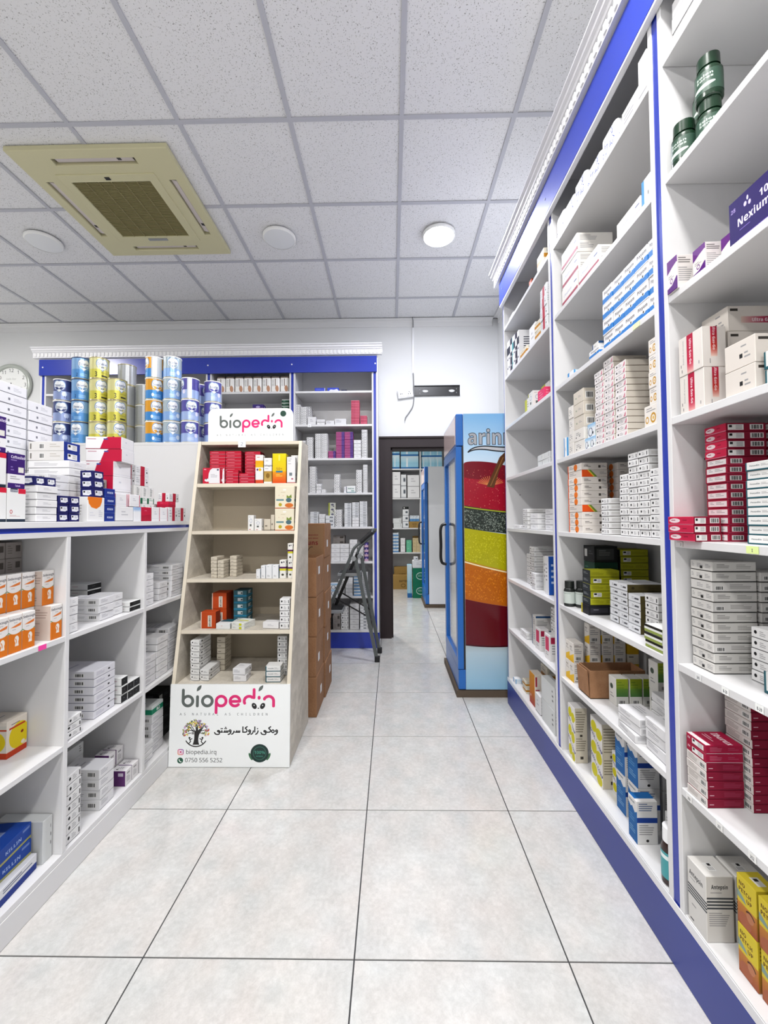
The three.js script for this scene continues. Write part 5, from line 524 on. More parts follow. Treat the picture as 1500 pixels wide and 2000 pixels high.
// ---------- tins ----------
{
  const wraps = {}; const [c, g] = canvas(2048, 2048); const wrapTex = tex(c); let n = 0;
  const wrap = (k, base, low, extra) => { const y = n++ * 256; g.fillStyle = base; g.fillRect(0, y, 1024, 256); if (low) { g.fillStyle = low; g.fillRect(0, y + 145, 1024, 111); } for (const cx of [256, 768]) { extra && extra(cx, y); g.fillStyle = '#7f9cc0'; g.beginPath(); g.ellipse(cx - 34, y + 74, 70, 62, 0, 0, 7); g.ellipse(cx + 40, y + 74, 70, 62, 0, 0, 7); g.moveTo(cx - 96, y + 98); g.lineTo(cx + 4, y + 172); g.lineTo(cx + 104, y + 98); g.fill(); g.fillStyle = '#eef1f4'; g.beginPath(); g.ellipse(cx - 28, y + 76, 62, 54, 0, 0, 7); g.ellipse(cx + 36, y + 76, 60, 54, 0, 0, 7); g.moveTo(cx - 84, y + 98); g.lineTo(cx + 4, y + 160); g.lineTo(cx + 92, y + 98); g.fill(); g.fillStyle = '#27406c'; g.font = 'bold 44px sans-serif'; g.textAlign = 'center'; g.textBaseline = 'middle'; g.fillText('Dovelac', cx + 2, y + 76); g.font = 'italic bold 26px sans-serif'; g.fillText('plus', cx + 8, y + 116); } wraps[k] = new THREE.MeshStandardMaterial({ map: wrapTex, roughness: 0.28, metalness: 0.3 }); wraps[k].userData = { row: n - 1 }; };
  const lines = (cx, y, col) => { g.fillStyle = col; for (let i = 0; i < 3; i++) g.fillRect(cx - 60, y + 196 + i * 14, 120, 6); };
  wrap('navy', '#333c70', '#8d9dc8', (cx, y) => { g.fillStyle = '#c9d4ea'; g.beginPath(); g.ellipse(cx + 90, y + 180, 40, 30, 0, 0, 7); g.fill(); g.fillStyle = '#27305e'; g.font = 'bold 40px sans-serif'; g.fillText('1-2', cx + 80, y + 232); });
  wrap('blue', '#7fa6cf', '#4f8ac6', (cx, y) => { lines(cx, y, '#9fc4e8'); g.fillStyle = '#203a6c'; g.font = 'bold 54px sans-serif'; g.fillText('2', cx - 110, y + 214); });
  wrap('yellow', '#d3cf94', '#c9c24e', (cx, y) => { g.fillStyle = '#2a2a26'; g.font = 'bold 84px sans-serif'; g.fillText('3', cx - 100, y + 210); g.fillRect(cx - 10, y + 216, 110, 18); g.fillStyle = '#8d8a2a'; g.fillRect(cx - 20, y + 182, 120, 6); });
  wrap('silver', '#a9adb0', '#9a9ea4', null); g.fillStyle = '#a9adb0'; g.fillRect(0, 3 * 256, 1024, 256); g.fillStyle = '#8e9298'; for (let i = 0; i < 12; i++) g.fillRect(40, 3 * 256 + 30 + i * 18, 900, 4);
  wrap('orange', '#d9992a', '#3f86c8', (cx, y) => { g.fillStyle = '#d9dfe4'; g.fillRect(cx + 150, y, 200, 256); lines(cx, y, '#a9cbe8'); g.fillStyle = '#e6eef4'; g.beginPath(); g.arc(cx - 80, y + 205, 22, 0, 7); g.fill(); });
  wrap('greyblue', '#a9b8c0', '#86abdc', (cx, y) => { lines(cx, y, '#c9dcf2'); g.fillStyle = '#d9e4f0'; g.beginPath(); g.ellipse(cx + 100, y + 190, 36, 28, 0, 0, 7); g.fill(); });
  wrap('purple', '#544f9c', '#9fb4de', (cx, y) => { lines(cx, y, '#c9d6ee'); g.fillStyle = '#d9d6ea'; g.beginPath(); g.ellipse(cx + 104, y + 170, 34, 26, 0, 0, 7); g.fill(); g.fillStyle = '#c9d0de'; g.fillRect(cx + 170, y, 150, 256); });
  const R = 0.0553, Hc = 0.1425; const geo = {}; const lidW = std(0xf0f1f2, 0.4), lidM = std(0xb9b08a, 0.3, { metalness: 0.6 }), lidB = std(0x27406c, 0.4);
  const body = row => geo[row] ||= (() => { const q = new THREE.CylinderGeometry(R, R, Hc - 0.012, 36, 1, true); const uv = q.attributes.uv; for (let i = 0; i < uv.count; i++) uv.setXY(i, uv.getX(i) * 0.5, 1 - (row * 256 + 4 + (1 - uv.getY(i)) * 248) / 2048); return q; })();
  const ring = y => new THREE.LatheGeometry([[0, 0], [R + 0.0012, 0], [R + 0.0022, 0.002], [R + 0.0022, 0.0045], [R, 0.0058], [0, 0.0058]].map(p => new THREE.Vector2(...p)), 36); const rg = ring(), lg = new THREE.LatheGeometry([[R - 0.001, 0], [R + 0.0018, 0], [R + 0.0018, 0.0055], [R, 0.0062], [R - 0.006, 0.0062], [R - 0.007, 0.003], [0, 0.003]].map(p => new THREE.Vector2(...p)), 36);
  // kind, centre x, distance, number up, lid, turn of the picture, words
  const cols = [['navy', -2.174, 2.69, 3, lidW, 0.85, 'navy'], ['blue', -2.054, 2.69, 4, lidB, 1.0, 'blue'], ['yellow', -1.936, 2.69, 4, lidM, 1.45, 'yellow'], ['yellow', -1.815, 2.69, 3, lidM, 1.5, 'yellow'], ['silver', -1.83, 2.815, 4, lidM, 0, 'silver'], ['silver', -1.706, 2.815, 3, lidW, 0, 'silver'], ['orange', -1.564, 2.69, 4, lidW, 1.4, 'orange'], ['greyblue', -1.446, 2.69, 4, lidW, 1.1, 'grey-blue'], ['purple', -1.325, 2.69, 3, lidW, 1.15, 'purple'], ['purple', -1.33, 2.815, 3, lidW, 2, 'purple'], ['purple', -1.205, 2.76, 3, lidW, 1.1, 'purple'], ['blue', -2.06, 2.815, 3, lidB, 1, 'blue']];
  const kn = {}; for (const [k, x, d, nUp, lid, turn, word] of cols) { const t = (kn[k] = (kn[k] || 0) + 1); const where = { navy: 'at the left end of the tins', blue: t === 1 ? 'beside the navy tins' : 'in the row behind the blue tins', yellow: t === 1 ? 'in the taller yellow pile' : 'in the shorter yellow pile', silver: t === 1 ? 'behind the yellow tins' : 'between yellow and orange tins', orange: 'right of the silver tins', greyblue: 'beside the orange tins', purple: ['beside the grey-blue tins', 'in the row behind the purple tins', 'nearest the stand sign'][t - 1] }[k];
    for (let i = 0; i < nUp; i++) { const g2 = group('milk_powder_tin', x + jit(0.0006), 1.745 + i * Hc, -d + jit(0.0006), 0); tag(g2, `${word} milk powder tin, ${ORD[i + 1]} up, ${where}`, 'tin', 'milk powder tins on the white cabinet'); const b = mesh('body', body(wraps[k].userData.row), wraps[k], g2, 0, 0.006 + (Hc - 0.012) / 2, 0); b.rotation.y = Math.PI / 2 + Math.PI - Math.atan2(x, -d) * 0 + turn - 0.55 + (k === 'purple' && i === 2 && t === 1 ? 1.5 : 0) + (k === 'orange' && i === 3 ? -1.6 : 0) + (k === 'blue' ? (i - 1.5) * 0.3 : 0) + jit(0.12); mesh('base_rim', rg, lidM, g2); mesh('lid', lg, lid, g2, 0, Hc - 0.0062, 0); } }
}
// ---------- jars and bottles ----------
{
  const [c, g] = canvas(512, 256); g.fillStyle = '#2f4a3c'; g.fillRect(0, 0, 512, 256); for (const x of [128, 384]) { g.fillStyle = '#c9d4cc'; g.font = 'bold 40px sans-serif'; g.textAlign = 'center'; g.fillText('Solon', x, 70); g.fillText('Sores', x, 110); g.beginPath(); g.ellipse(x - 6, 180, 70, 24, -0.2, 0, 7); g.fill(); } const lt = new THREE.MeshStandardMaterial({ map: tex(c), roughness: 0.35 });
  const jar = (x, y, d, r, h, label, grp, lab, capM, bodyM, name) => { const q = group(name, x, y, -d, jit(0.15)); tag(q, label, 'jar', grp); const sh = h * 0.74; mesh('body', new THREE.LatheGeometry([[0, 0.0005], [r * 0.86, 0.0005], [r, r * 0.16], [r, sh * 0.86], [r * 0.78, sh * 0.98], [r * 0.76, sh], [0, sh]].map(p => new THREE.Vector2(...p)), 28), bodyM, q); const l = new THREE.CylinderGeometry(r + 0.0004, r + 0.0004, sh * 0.62, 28, 1, true); l.rotateY(0.62); mesh('label', l, lab, q, 0, sh * 0.48, 0); mesh('cap', new THREE.CylinderGeometry(r * 0.82, r * 0.84, h - sh - 0.001, 28).translate(0, (h + sh) / 2, 0), capM, q); };
  const gj = 'green jars on the second shelf'; const J = (x, y, d, l) => jar(x, y, d, 0.03, 0.118, l, gj, lt, M.jarGreen, M.jarGreen, 'supplement_jar');
  J(0.81, T[1], 1.117, 'dark green jar standing alone by the blue post'); J(0.873, T[1], 1.118, 'dark green jar, lower of the pair set back by the post'); J(0.873, T[1] + 0.118, 1.118, 'dark green jar, upper of the pair set back by the post'); J(0.835, T[1], 1.058, 'dark green jar, lower of the pair nearer the camera'); J(0.835, T[1] + 0.118, 1.058, 'dark green jar, topmost and largest in view on second shelf'); J(0.93, T[1], 0.97, 'dark green jar half hidden at the right edge');
  const [c2, g2] = canvas(128, 128); g2.fillStyle = '#b9c2bd'; g2.fillRect(0, 0, 128, 128); g2.fillStyle = '#7d8a85'; for (let i = 0; i < 7; i++) g2.fillRect(12, 16 + i * 15, 100 - (i * 37) % 40, 5); const pale = new THREE.MeshStandardMaterial({ map: tex(c2), roughness: 0.45 }); const dk = std(0x1b201f, 0.3);
  jar(0.806, T[5], 1.9, 0.0245, 0.113, 'small black jar with pale label, left of the two', 'black jars on the sixth shelf', pale, dk, dk, 'supplement_jar'); jar(0.846, T[5], 1.868, 0.026, 0.118, 'small black jar with pale label, right of the two', 'black jars on the sixth shelf', pale, dk, dk, 'supplement_jar');
  const [c3, g3] = canvas(128, 128); g3.fillStyle = '#3f9aa0'; g3.fillRect(0, 0, 128, 128); g3.fillStyle = '#dfeceb'; g3.fillRect(10, 14, 108, 20); const teal = new THREE.MeshStandardMaterial({ map: tex(c3), roughness: 0.4 }); jar(0.812, T[7], 1.246, 0.029, 0.16, 'brown syrup bottle with teal label and white cap', undefined, teal, M.plastic, std(0x2c1612, 0.2), 'syrup_bottle');
}
// ---------- diaper packs and bags ----------
{
  const [c, g] = canvas(256, 256); g.fillStyle = '#ecebe8'; g.fillRect(0, 0, 256, 256); g.fillStyle = '#6b5a50'; g.fillRect(0, 0, 256, 26); g.fillRect(120, 40, 24, 120); g.fillStyle = '#b98a6c'; g.beginPath(); g.ellipse(190, 200, 60, 50, 0.4, 0, 7); g.fill(); g.fillStyle = '#8d8d90'; for (let i = 0; i < 5; i++) g.fillRect(30, 60 + i * 22, 60, 8); const pm = new THREE.MeshStandardMaterial({ map: tex(c), roughness: 0.4 });
  for (let i = 0; i < 8; i++) { const x = -1.735 + i * 0.091; const b = new RoundedBoxGeometry(0.086, 0.165, 0.16, 4, 0.018); const m = mesh(numbered('diaper_pack'), b, pm, scene, x + 0.043, 2.51 + 0.083, -4.13); m.rotation.y = jit(0.04); tag(m, `white and brown diaper pack, ${ORD[i + 1]} from left on top shelf`, 'pack', 'diaper packs on the rear top shelf'); }
  // plastic-wrapped bundles on the top shelf of the right wall
  const [c2, g2] = canvas(256, 128); g2.fillStyle = '#eef0f4'; g2.fillRect(0, 0, 256, 128); g2.strokeStyle = '#3a4a9c'; g2.lineWidth = 4; seed = 31; for (let i = 0; i < 9; i++) { g2.beginPath(); let px = 20 + rnd() * 200, py = 20 + rnd() * 80; g2.moveTo(px, py); for (let k = 0; k < 3; k++) { g2.quadraticCurveTo(px + jit(30), py + jit(30), px += jit(26), py += jit(30)); } g2.stroke(); } const sc = new THREE.MeshStandardMaterial({ map: tex(c2), roughness: 0.25 });
  const sack = (z, w, h, d, f, lab, pre) => { const q = new RoundedBoxGeometry(d, h, w, 6, Math.min(0.016, h * 0.25)); const p = q.attributes.position; for (let i = 0; i < p.count; i++) { const a = p.getX(i), b = p.getY(i), e = p.getZ(i); const k = Math.sin(a * 90 + z * 40) * Math.sin(e * 80) * 0.003; p.setXYZ(i, a + k, b > -h * 0.3 ? b + k * 0.8 : b, e + k); } q.computeVertexNormals(); const m = mesh(numbered('wrapped_bundle'), q, sc, scene, 0.777 + f + d / 2, T[0] + h / 2 + 0.001, -(z + w / 2)); m.rotation.y = jit(0.03); tag(m, lab, 'bundle', 'wrapped bundles on the top right shelf'); };
  sack(1.84, 0.095, 0.11, 0.16, 0.012, 'white wrapped bundle beside the far post on top shelf'); sack(1.735, 0.1, 0.095, 0.16, 0.01, 'white wrapped bundle with blue scribble, second from far post'); sack(1.625, 0.105, 0.105, 0.16, 0.008, 'white wrapped bundle with most blue scribble, third from far post'); sack(1.515, 0.105, 0.085, 0.16, 0.014, 'low white wrapped bundle, fourth from far post'); sack(1.41, 0.1, 0.1, 0.16, 0.012, 'white wrapped bundle, fifth from far post');
}
// ---------- shelf-edge labels ----------
{
  let n = 0; const lab = (x, y, z, ry, w, h, col, txt, label) => { const [c, g] = canvas(64, 32); g.fillStyle = col; g.fillRect(0, 0, 64, 32); g.fillStyle = '#44464c'; g.font = 'bold 20px sans-serif'; g.textAlign = 'center'; g.textBaseline = 'middle'; if (txt) g.fillText(txt, 32, 17); const m = mesh(numbered('shelf_label'), new THREE.BoxGeometry(w, h, 0.0008), new THREE.MeshStandardMaterial({ map: tex(c), roughness: 0.6 }), scene, x, y, -z); m.rotation.y = ry; tag(m, label, 'label'); };
  const R = -Math.PI / 2, L = Math.PI / 2;
  lab(-1.1345, 0.831, 1.335, L, 0.03, 0.016, '#ec3f9c', '', 'pink paper label under the orange syrup cartons');
  lab(0.7766, 1.168, 0.905, R, 0.03, 0.016, '#d9ea9a', 'I', 'pale green label below the crimson cartons');
  lab(0.7766, 1.847, 1.3, R, 0.035, 0.017, '#dcecae', '', 'pale green label below the blue wavy cartons');
  lab(0.7766, 1.168, 1.125, R, 0.014, 0.014, '#d4d6d4', '23', 'small grey label below the overhanging crimson cartons');
  lab(0.7766, 0.833, 1.075, R, 0.02, 0.016, '#dfe0e0', '345', 'grey number label, leftmost below the long grey cartons'); lab(0.7766, 0.833, 0.99, R, 0.02, 0.016, '#eef0ee', 'B-28', 'number label, middle one below the long grey cartons'); lab(0.7766, 0.833, 0.9, R, 0.02, 0.016, '#eef0ee', 'B-29', 'number label, rightmost below the long grey cartons');
  lab(0.7766, 0.502, 1.12, R, 0.02, 0.016, '#e4e4e2', '350', 'number label, leftmost below the maroon cartons'); lab(0.7766, 0.502, 1.02, R, 0.02, 0.016, '#e4e4e2', '351', 'number label, middle one below the maroon cartons'); lab(0.7766, 0.502, 0.93, R, 0.02, 0.016, '#e4e4e2', '352', 'number label, rightmost below the maroon cartons');
  lab(-0.8, 2.168, 4.0215, 0, 0.034, 0.03, '#eceef0', '3', 'small white number tag on the rear second shelf');
}

// ---------- goods: right wall, middle bay ----------
const SH = ['top shelf', 'second shelf', 'third shelf', 'fourth shelf', 'fifth shelf', 'sixth shelf', 'seventh shelf', 'bottom shelf'];
const mid = i => `${SH[i]}, middle right bay`, near = i => `${SH[i]}, near right bay`, far = i => `${SH[i]}, far right bay`;
S('R', mid(0), 'greytext', 1.27, 0.12, 0.02, T[0], 0.08, 0.14); S('R', mid(0), 'plainwhite', 1.22, 0.045, 0.0, T[0], 0.12, 0.1);
S('R', mid(1), 'redstripe', 1.722, 0.16, 0.012, T[1], 0.083, 0.15, 3); S('R', mid(1), 'redstripe', 1.552, 0.165, 0.012, T[1], 0.083, 0.15, 1);
S('R', mid(1), 'redstripe', 1.29, 0.14, 0.014, T[1], 0.064, 0.18, 1, { desc: 'beige-white carton with thin red stripe' }); S('R', mid(1), 'lightblue', 1.232, 0.048, 0.012, T[1], 0.09, 0.08, 1, { desc: 'white carton with pale spine' });
for (const [a, w, n] of [[1.462, 0.069, 4], [1.396, 0.064, 4], [1.327, 0.068, 4], [1.258, 0.068, 4], [1.218, 0.038, 4]]) S('R', mid(2), 'bluewhite', a, w, 0.013, T[2], 0.0565, 0.09, n);
S('R', mid(2), 'bluespine', 1.6, 0.05, 0.03, T[2], 0.074, 0.08); S('R', mid(2), 'bluespine', 1.545, 0.05, 0.05, T[2], 0.078, 0.08); S('R', mid(2), 'bluewhite', 1.535, 0.08, 0.0, T[2], 0.03, 0.04, 1, { desc: 'flat white carton with blue band' }); S('R', mid(2), 'lightblue', 1.803, 0.063, 0.022, T[2], 0.036, 0.06);
S('R', mid(3), 'lightblue', 1.865, 0.03, 0.012, T[3], 0.09, 0.06); S('R', mid(3), 'beigewhite', 1.792, 0.05, 0.013, T[3], 0.054, 0.08, 4); S('R', mid(3), 'beigewhite', 1.694, 0.094, 0.013, T[3], 0.05, 0.11, 2); S('R', mid(3), 'beige', 1.694, 0.094, 0.013, T[3] + 0.1, 0.0535, 0.11, 3);
S('R', mid(3), 'bluering', 1.608, 0.042, 0.013, T[3], 0.046, 0.07, 1, { cols: 2 }); S('R', mid(3), 'bluering', 1.62, 0.066, 0.02, T[3] + 0.046, 0.056, 0.07, 1, { desc: 'pale blue and green carton' });
S('R', mid(3), 'pinktri', 1.536, 0.067, 0.013, T[3], 0.0216, 0.12, 13); S('R', mid(3), 'pinktri', 1.467, 0.067, 0.013, T[3], 0.0216, 0.12, 14); S('R', mid(3), 'pinktri', 1.39, 0.07, 0.013, T[3], 0.0216, 0.13, 12);
S('R', mid(3), 'goldring', 1.222, 0.07, 0.012, T[3], 0.066, 0.08, 1, { desc: 'wide white carton with two gold rings' }); S('R', mid(3), 'goldring', 1.222, 0.046, 0.012, T[3] + 0.066, 0.05, 0.08, 4);
for (let i = 0; i < 10; i++) S('R', mid(4), i === 3 || i === 8 ? 'orangewedge' : 'orange', 1.727, 0.134, 0.013, T[4] + i * 0.0293, 0.0293, 0.108, 1, { desc: 'white and orange carton' });
S('R', mid(4), 'orange', 1.72, 0.13, 0.16, T[4], 0.0293, 0.1, 10, { desc: 'orange-marked carton set further back' });
S('R', mid(4), 'dotwhite', 1.517, 0.056, 0.013, T[4], 0.0224, 0.09, 6); S('R', mid(4), 'dotwhite', 1.39, 0.054, 0.013, T[4], 0.0233, 0.1, 9); S('R', mid(4), 'dotwhite', 1.334, 0.055, 0.013, T[4], 0.0228, 0.1, 12); S('R', mid(4), 'dotwhite', 1.278, 0.055, 0.013, T[4], 0.0228, 0.1, 12); S('R', mid(4), 'dotwhite', 1.219, 0.057, 0.013, T[4], 0.0233, 0.1, 9);
for (let i = 0; i < 4; i++) S('R', mid(5), i === 2 ? 'greendark' : 'black', 1.79, 0.1, 0.09, T[5] + i * 0.069, 0.069, 0.1, 1, { desc: i === 2 ? 'dark green carton' : 'black carton' }); S('R', mid(5), 'blackflat', 1.711, 0.072, 0.025, T[5], 0.04, 0.12);
for (let i = 0; i < 5; i++) S('R', mid(5), i % 2 ? 'chartreuse' : 'chartreuse2', 1.713, 0.07, 0.032, T[5] + 0.04 + i * 0.0285, 0.0285, 0.12, 1, { desc: 'chartreuse carton on black one' }); for (let i = 0; i < 9; i++) S('R', mid(5), i % 3 ? 'chartreuse' : 'chartreuse2', 1.79, 0.1, 0.2, T[5] + i * 0.029, 0.029, 0.12, 1, { desc: 'chartreuse carton set back' });
S('R', mid(5), 'olive', 1.51, 0.062, 0.07, T[5], 0.026, 0.14, 6, { cols: 2 }); S('R', mid(5), 'olive', 1.425, 0.072, 0.062, T[5], 0.026, 0.13, 5); S('R', mid(5), 'dotwhite', 1.325, 0.07, 0.06, T[5], 0.024, 0.1, 6); S('R', mid(5), 'greytext', 1.235, 0.17, 0.2, T[5], 0.029, 0.12, 7); S('R', mid(5), 'stripes', 1.222, 0.085, 0.004, T[5], 0.0235, 0.07, 3);
S('R', mid(6), 'yellowwhite', 1.858, 0.042, 0.022, T[6], 0.087, 0.045, 2, { cols: 2 }); S('R', mid(6), 'yellowwhite', 1.845, 0.046, 0.085, T[6], 0.087, 0.05, 3, { desc: 'yellow-white carton set back' }); for (const f of [0.14, 0.195, 0.25]) S('R', mid(6), f > 0.24 ? 'yellowlid' : 'yellowwhite', 1.845, 0.046, f, T[6], 0.087, 0.05, 3, { desc: 'yellow-white carton set back' });
for (let i = 0; i < 3; i++) S('R', mid(6), 'greenwhite', 1.63, 0.056, 0.085 + i * 0.052, T[6], 0.105, 0.048); for (let i = 0; i < 3; i++) S('R', mid(6), 'greenwhite', 1.5, 0.056, 0.165 + i * 0.052, T[6], 0.105, 0.048, 2, { desc: 'lime-green carton set back' });
S('R', mid(6), 'greytext', 1.36, 0.12, 0.006, T[6], 0.026, 0.08, 3, { messy: 0.16, slip: 0.01 }); S('R', mid(6), 'greytext', 1.235, 0.11, 0.022, T[6], 0.033, 0.09, 3, { messy: 0.06 }); S('R', mid(6), 'plainwhite', 1.37, 0.11, 0.125, T[6], 0.03, 0.1, 4, { messy: 0.1 }); S('R', mid(6), 'goldend', 1.24, 0.1, 0.135, T[6], 0.032, 0.1, 4, { messy: 0.1 }); S('R', mid(6), 'dotwhite', 1.23, 0.09, 0.255, T[6], 0.03, 0.09, 6, { messy: 0.04 });
S('R', mid(7), 'yellowdots', 1.834, 0.068, 0.012, T[7], 0.235, 0.055); S('R', mid(7), 'yellowdots', 1.66, 0.095, 0.042, T[7], 0.25, 0.08); S('R', mid(7), 'yellowdots', 1.592, 0.062, 0.075, T[7], 0.16, 0.06, 1, { desc: 'shorter white carton with yellow circles' });
S('R', mid(7), 'bluebox', 1.51, 0.062, 0.045, T[7], 0.14, 0.075, 2); S('R', mid(7), 'bluebox', 1.444, 0.062, 0.052, T[7], 0.14, 0.075, 2, {}); S('R', mid(7), 'bluebox', 1.386, 0.05, 0.012, T[7], 0.138, 0.068, 1, { desc: 'blue and white carton nearest edge' }); S('R', mid(7), 'bluetext', 1.3, 0.06, 0.085, T[7], 0.13, 0.09); S('R', mid(7), 'navybox', 1.25, 0.11, 0.19, T[7], 0.24, 0.1); S('R', mid(7), 'bluetext', 1.45, 0.1, 0.14, T[7], 0.13, 0.1, 2, { desc: 'white carton behind blue cartons' });
// open brown carton on the seventh shelf
{ const g = group('open_carton', 0.777 + 0.019 + 0.11, T[6], -1.7475); tag(g, 'open brown cardboard carton on the seventh right shelf', 'carton'); const w = 0.22, d = 0.1, h = 0.112, t = 0.003; mesh('walls', mergeGeometries([new THREE.BoxGeometry(w, h, t).translate(0, h / 2, d / 2 - t / 2), new THREE.BoxGeometry(w, h, t).translate(0, h / 2, -d / 2 + t / 2), new THREE.BoxGeometry(t, h, d - 2 * t).translate(w / 2 - t / 2, h / 2, 0), new THREE.BoxGeometry(t, h, d - 2 * t).translate(-w / 2 + t / 2, h / 2, 0), new THREE.BoxGeometry(w, t, d).translate(0, t / 2, 0)]), M.card, g); mesh('flap', new THREE.BoxGeometry(0.003, h * 0.92, d * 0.9).rotateZ(0.06).translate(-w / 2 - 0.006, h * 0.52, -0.002), M.card, g); }

// ---------- right wall, near bay ----------
S('R', near(0), 'plainwhite', 0.87, 0.26, 0.015, T[0], 0.045, 0.16, 3);
S('R', near(2), 'purplewhite', 1.104, 0.042, -0.008, T[2], 0.092, 0.05); S('R', near(2), 'purplewhite', 1.03, 0.045, 0.012, T[2], 0.076, 0.05); S('R', near(2), 'purplewhite', 0.985, 0.043, 0.05, T[2], 0.076, 0.05); S('R', near(2), 'bigpurple', 0.71, 0.256, 0.02, T[2], 0.115, 0.13);
S('R', near(3), 'redband', 1.045, 0.088, 0.012, T[3], 0.104, 0.06, 2); S('R', near(3), 'redbandflat', 1.05, 0.09, 0.08, T[3], 0.0655, 0.11, 4); S('R', near(3), 'redbandflat', 0.905, 0.085, 0.02, T[3], 0.063, 0.13, 2); S('R', near(3), 'tealwhite', 0.82, 0.08, 0.03, T[3], 0.04, 0.1, 2);
for (let i = 0; i < 14; i++) S('R', near(4), i > 9 ? 'crimsonoval' : 'crimson', 1.036, 0.072, 0.056, T[4] + i * 0.0212, 0.0212, 0.1, 1, { desc: 'crimson carton' }); S('R', near(4), 'crimson', 1.02, 0.075, 0.162, T[4], 0.0212, 0.1, 14, { desc: 'crimson carton set back' }); S('R', near(4), 'crimsonoval', 1.05, 0.097, -0.02, T[4], 0.0213, 0.07, 3, { desc: 'crimson carton overhanging the edge' });
S('R', near(4), 'plainwhite', 0.965, 0.05, 0.085, T[4], 0.02, 0.06); S('R', near(4), 'tealwhite', 0.885, 0.07, 0.03, T[4], 0.0205, 0.09, 9);
for (let i = 0; i < 11; i++) S('R', near(5), [2, 6, 8].includes(i) ? 'greycartonbar' : 'greycarton', 1.066, 0.077, 0.033, T[5] + i * 0.0257, 0.0257, 0.112, 1, { desc: 'long white-grey carton' }); S('R', near(5), 'greycartonbar', 1.06, 0.082, 0.15, T[5], 0.0257, 0.11, 10, { desc: 'long white-grey carton set back' }); S('R', near(5), 'dotwhite', 0.975, 0.06, 0.098, T[5], 0.026, 0.1, 5); S('R', near(5), 'tealwhite', 0.86, 0.1, 0.06, T[5], 0.05, 0.1, 1, { desc: 'teal-edged carton at right edge' });
S('R', near(6), 'maroon', 1.066, 0.071, 0.006, T[6], 0.0222, 0.093, 5); S('R', near(6), 'maroontop', 1.066, 0.071, 0.006, T[6] + 0.111, 0.0222, 0.093, 2); S('R', near(6), 'maroon', 1.048, 0.082, 0.104, T[6], 0.0222, 0.1, 13, { desc: 'maroon carton set back' }); S('R', near(6), 'maroon', 1.048, 0.082, 0.208, T[6], 0.0222, 0.1, 13, { desc: 'maroon carton furthest back' });
S('R', near(7), 'antepsin', 1.074, 0.068, 0.003, T[7], 0.162, 0.068); S('R', near(7), 'antepsin', 1.074, 0.068, 0.076, T[7], 0.162, 0.07, 1); S('R', near(7), 'yellowbrown', 0.962, 0.055, 0.032, T[7], 0.112, 0.05, 2); S('R', near(7), 'yellowbrown', 0.902, 0.055, 0.03, T[7], 0.112, 0.05, 2); S('R', near(7), 'yellowbrown', 0.935, 0.055, 0.088, T[7], 0.112, 0.05, 2);

// ---------- right wall, far bay ----------
S('R', far(0), 'amberlid', 2.06, 0.1, 0.0, T[0], 0.07, 0.1, 1, { desc: 'white and brown carton' }); S('R', far(0), 'rustbox', 2.31, 0.045, 0.02, T[0], 0.06, 0.08); S('R', far(0), 'greyflat', 2.62, 0.1, 0.012, T[0], 0.03, 0.1);
['sleeve1', 'sleeve1', 'sleeve2', 'sleeve3', 'sleeve1', 'sleeve2', 'sleeve1'].forEach((k, i) => S('R', far(1), k, 2.755 - i * 0.037, 0.036, 0.014, T[1], 0.235 - i * 0.004, 0.15)); S('R', far(1), 'amberlid', 2.38, 0.12, 0.012, T[1], 0.05, 0.1, 1, { desc: 'low cream carton' }); S('R', far(1), 'plainwhite', 2.26, 0.1, 0.02, T[1], 0.13, 0.12); S('R', far(1), 'amberlid', 2.14, 0.1, 0.01, T[1], 0.05, 0.12, 2, { messy: 0.08 }); S('R', far(1), 'redcap', 2.03, 0.1, 0.0, T[1], 0.055, 0.12, 4, { messy: 0.07 });
S('R', far(2), 'limewhite', 2.47, 0.08, 0.07, T[2], 0.15, 0.06); S('R', far(2), 'limewhite', 2.38, 0.08, 0.02, T[2], 0.085, 0.05, 1, { desc: 'low white carton with lime edge' }); S('R', far(2), 'smallwhite', 2.3, 0.07, 0.015, T[2], 0.1, 0.05, 1, { cols: 1 }); S('R', far(2), 'limewhite', 2.25, 0.13, 0.09, T[2], 0.14, 0.06, 1, { desc: 'wide white carton with lime edge' }); S('R', far(2), 'pinkbright', 2.14, 0.1, 0.02, T[2], 0.07, 0.04); S('R', far(2), 'limewhite', 2.04, 0.09, 0.05, T[2], 0.13, 0.06, 1, { desc: 'white carton with lime edge by post' });
S('R', far(3), 'greyflat', 2.08, 0.09, 0.02, T[3], 0.032, 0.08, 2, { cols: 2, messy: 0.08 });
S('R', far(4), 'plainwhite', 2.56, 0.13, 0.012, T[4], 0.022, 0.06); S('R', far(4), 'dotwhite', 2.44, 0.08, 0.018, T[4], 0.024, 0.14, 5); S('R', far(4), 'plainwhite', 2.3, 0.12, 0.03, T[4], 0.03, 0.14, 3, { desc: 'broad plain white carton' }); S('R', far(4), 'greytext', 2.15, 0.12, 0.06, T[4], 0.028, 0.12, 4); S('R', far(4), 'dotwhite', 2.04, 0.08, 0.14, T[4], 0.03, 0.1, 6, { desc: 'black-dotted carton set back' });
S('R', far(5), 'plainwhite', 2.52, 0.07, 0.06, T[5], 0.026, 0.1, 7); S('R', far(5), 'dotwhite', 2.41, 0.08, 0.045, T[5], 0.029, 0.11, 8); S('R', far(5), 'greytext', 2.33, 0.06, 0.02, T[5], 0.03, 0.08, 3); S('R', far(5), 'greenside', 2.255, 0.045, 0.055, T[5], 0.19, 0.11); S('R', far(5), 'cobalt', 2.16, 0.05, 0.03, T[5], 0.2, 0.07); S('R', far(5), 'redcap', 2.06, 0.08, 0.14, T[5], 0.05, 0.1, 5);
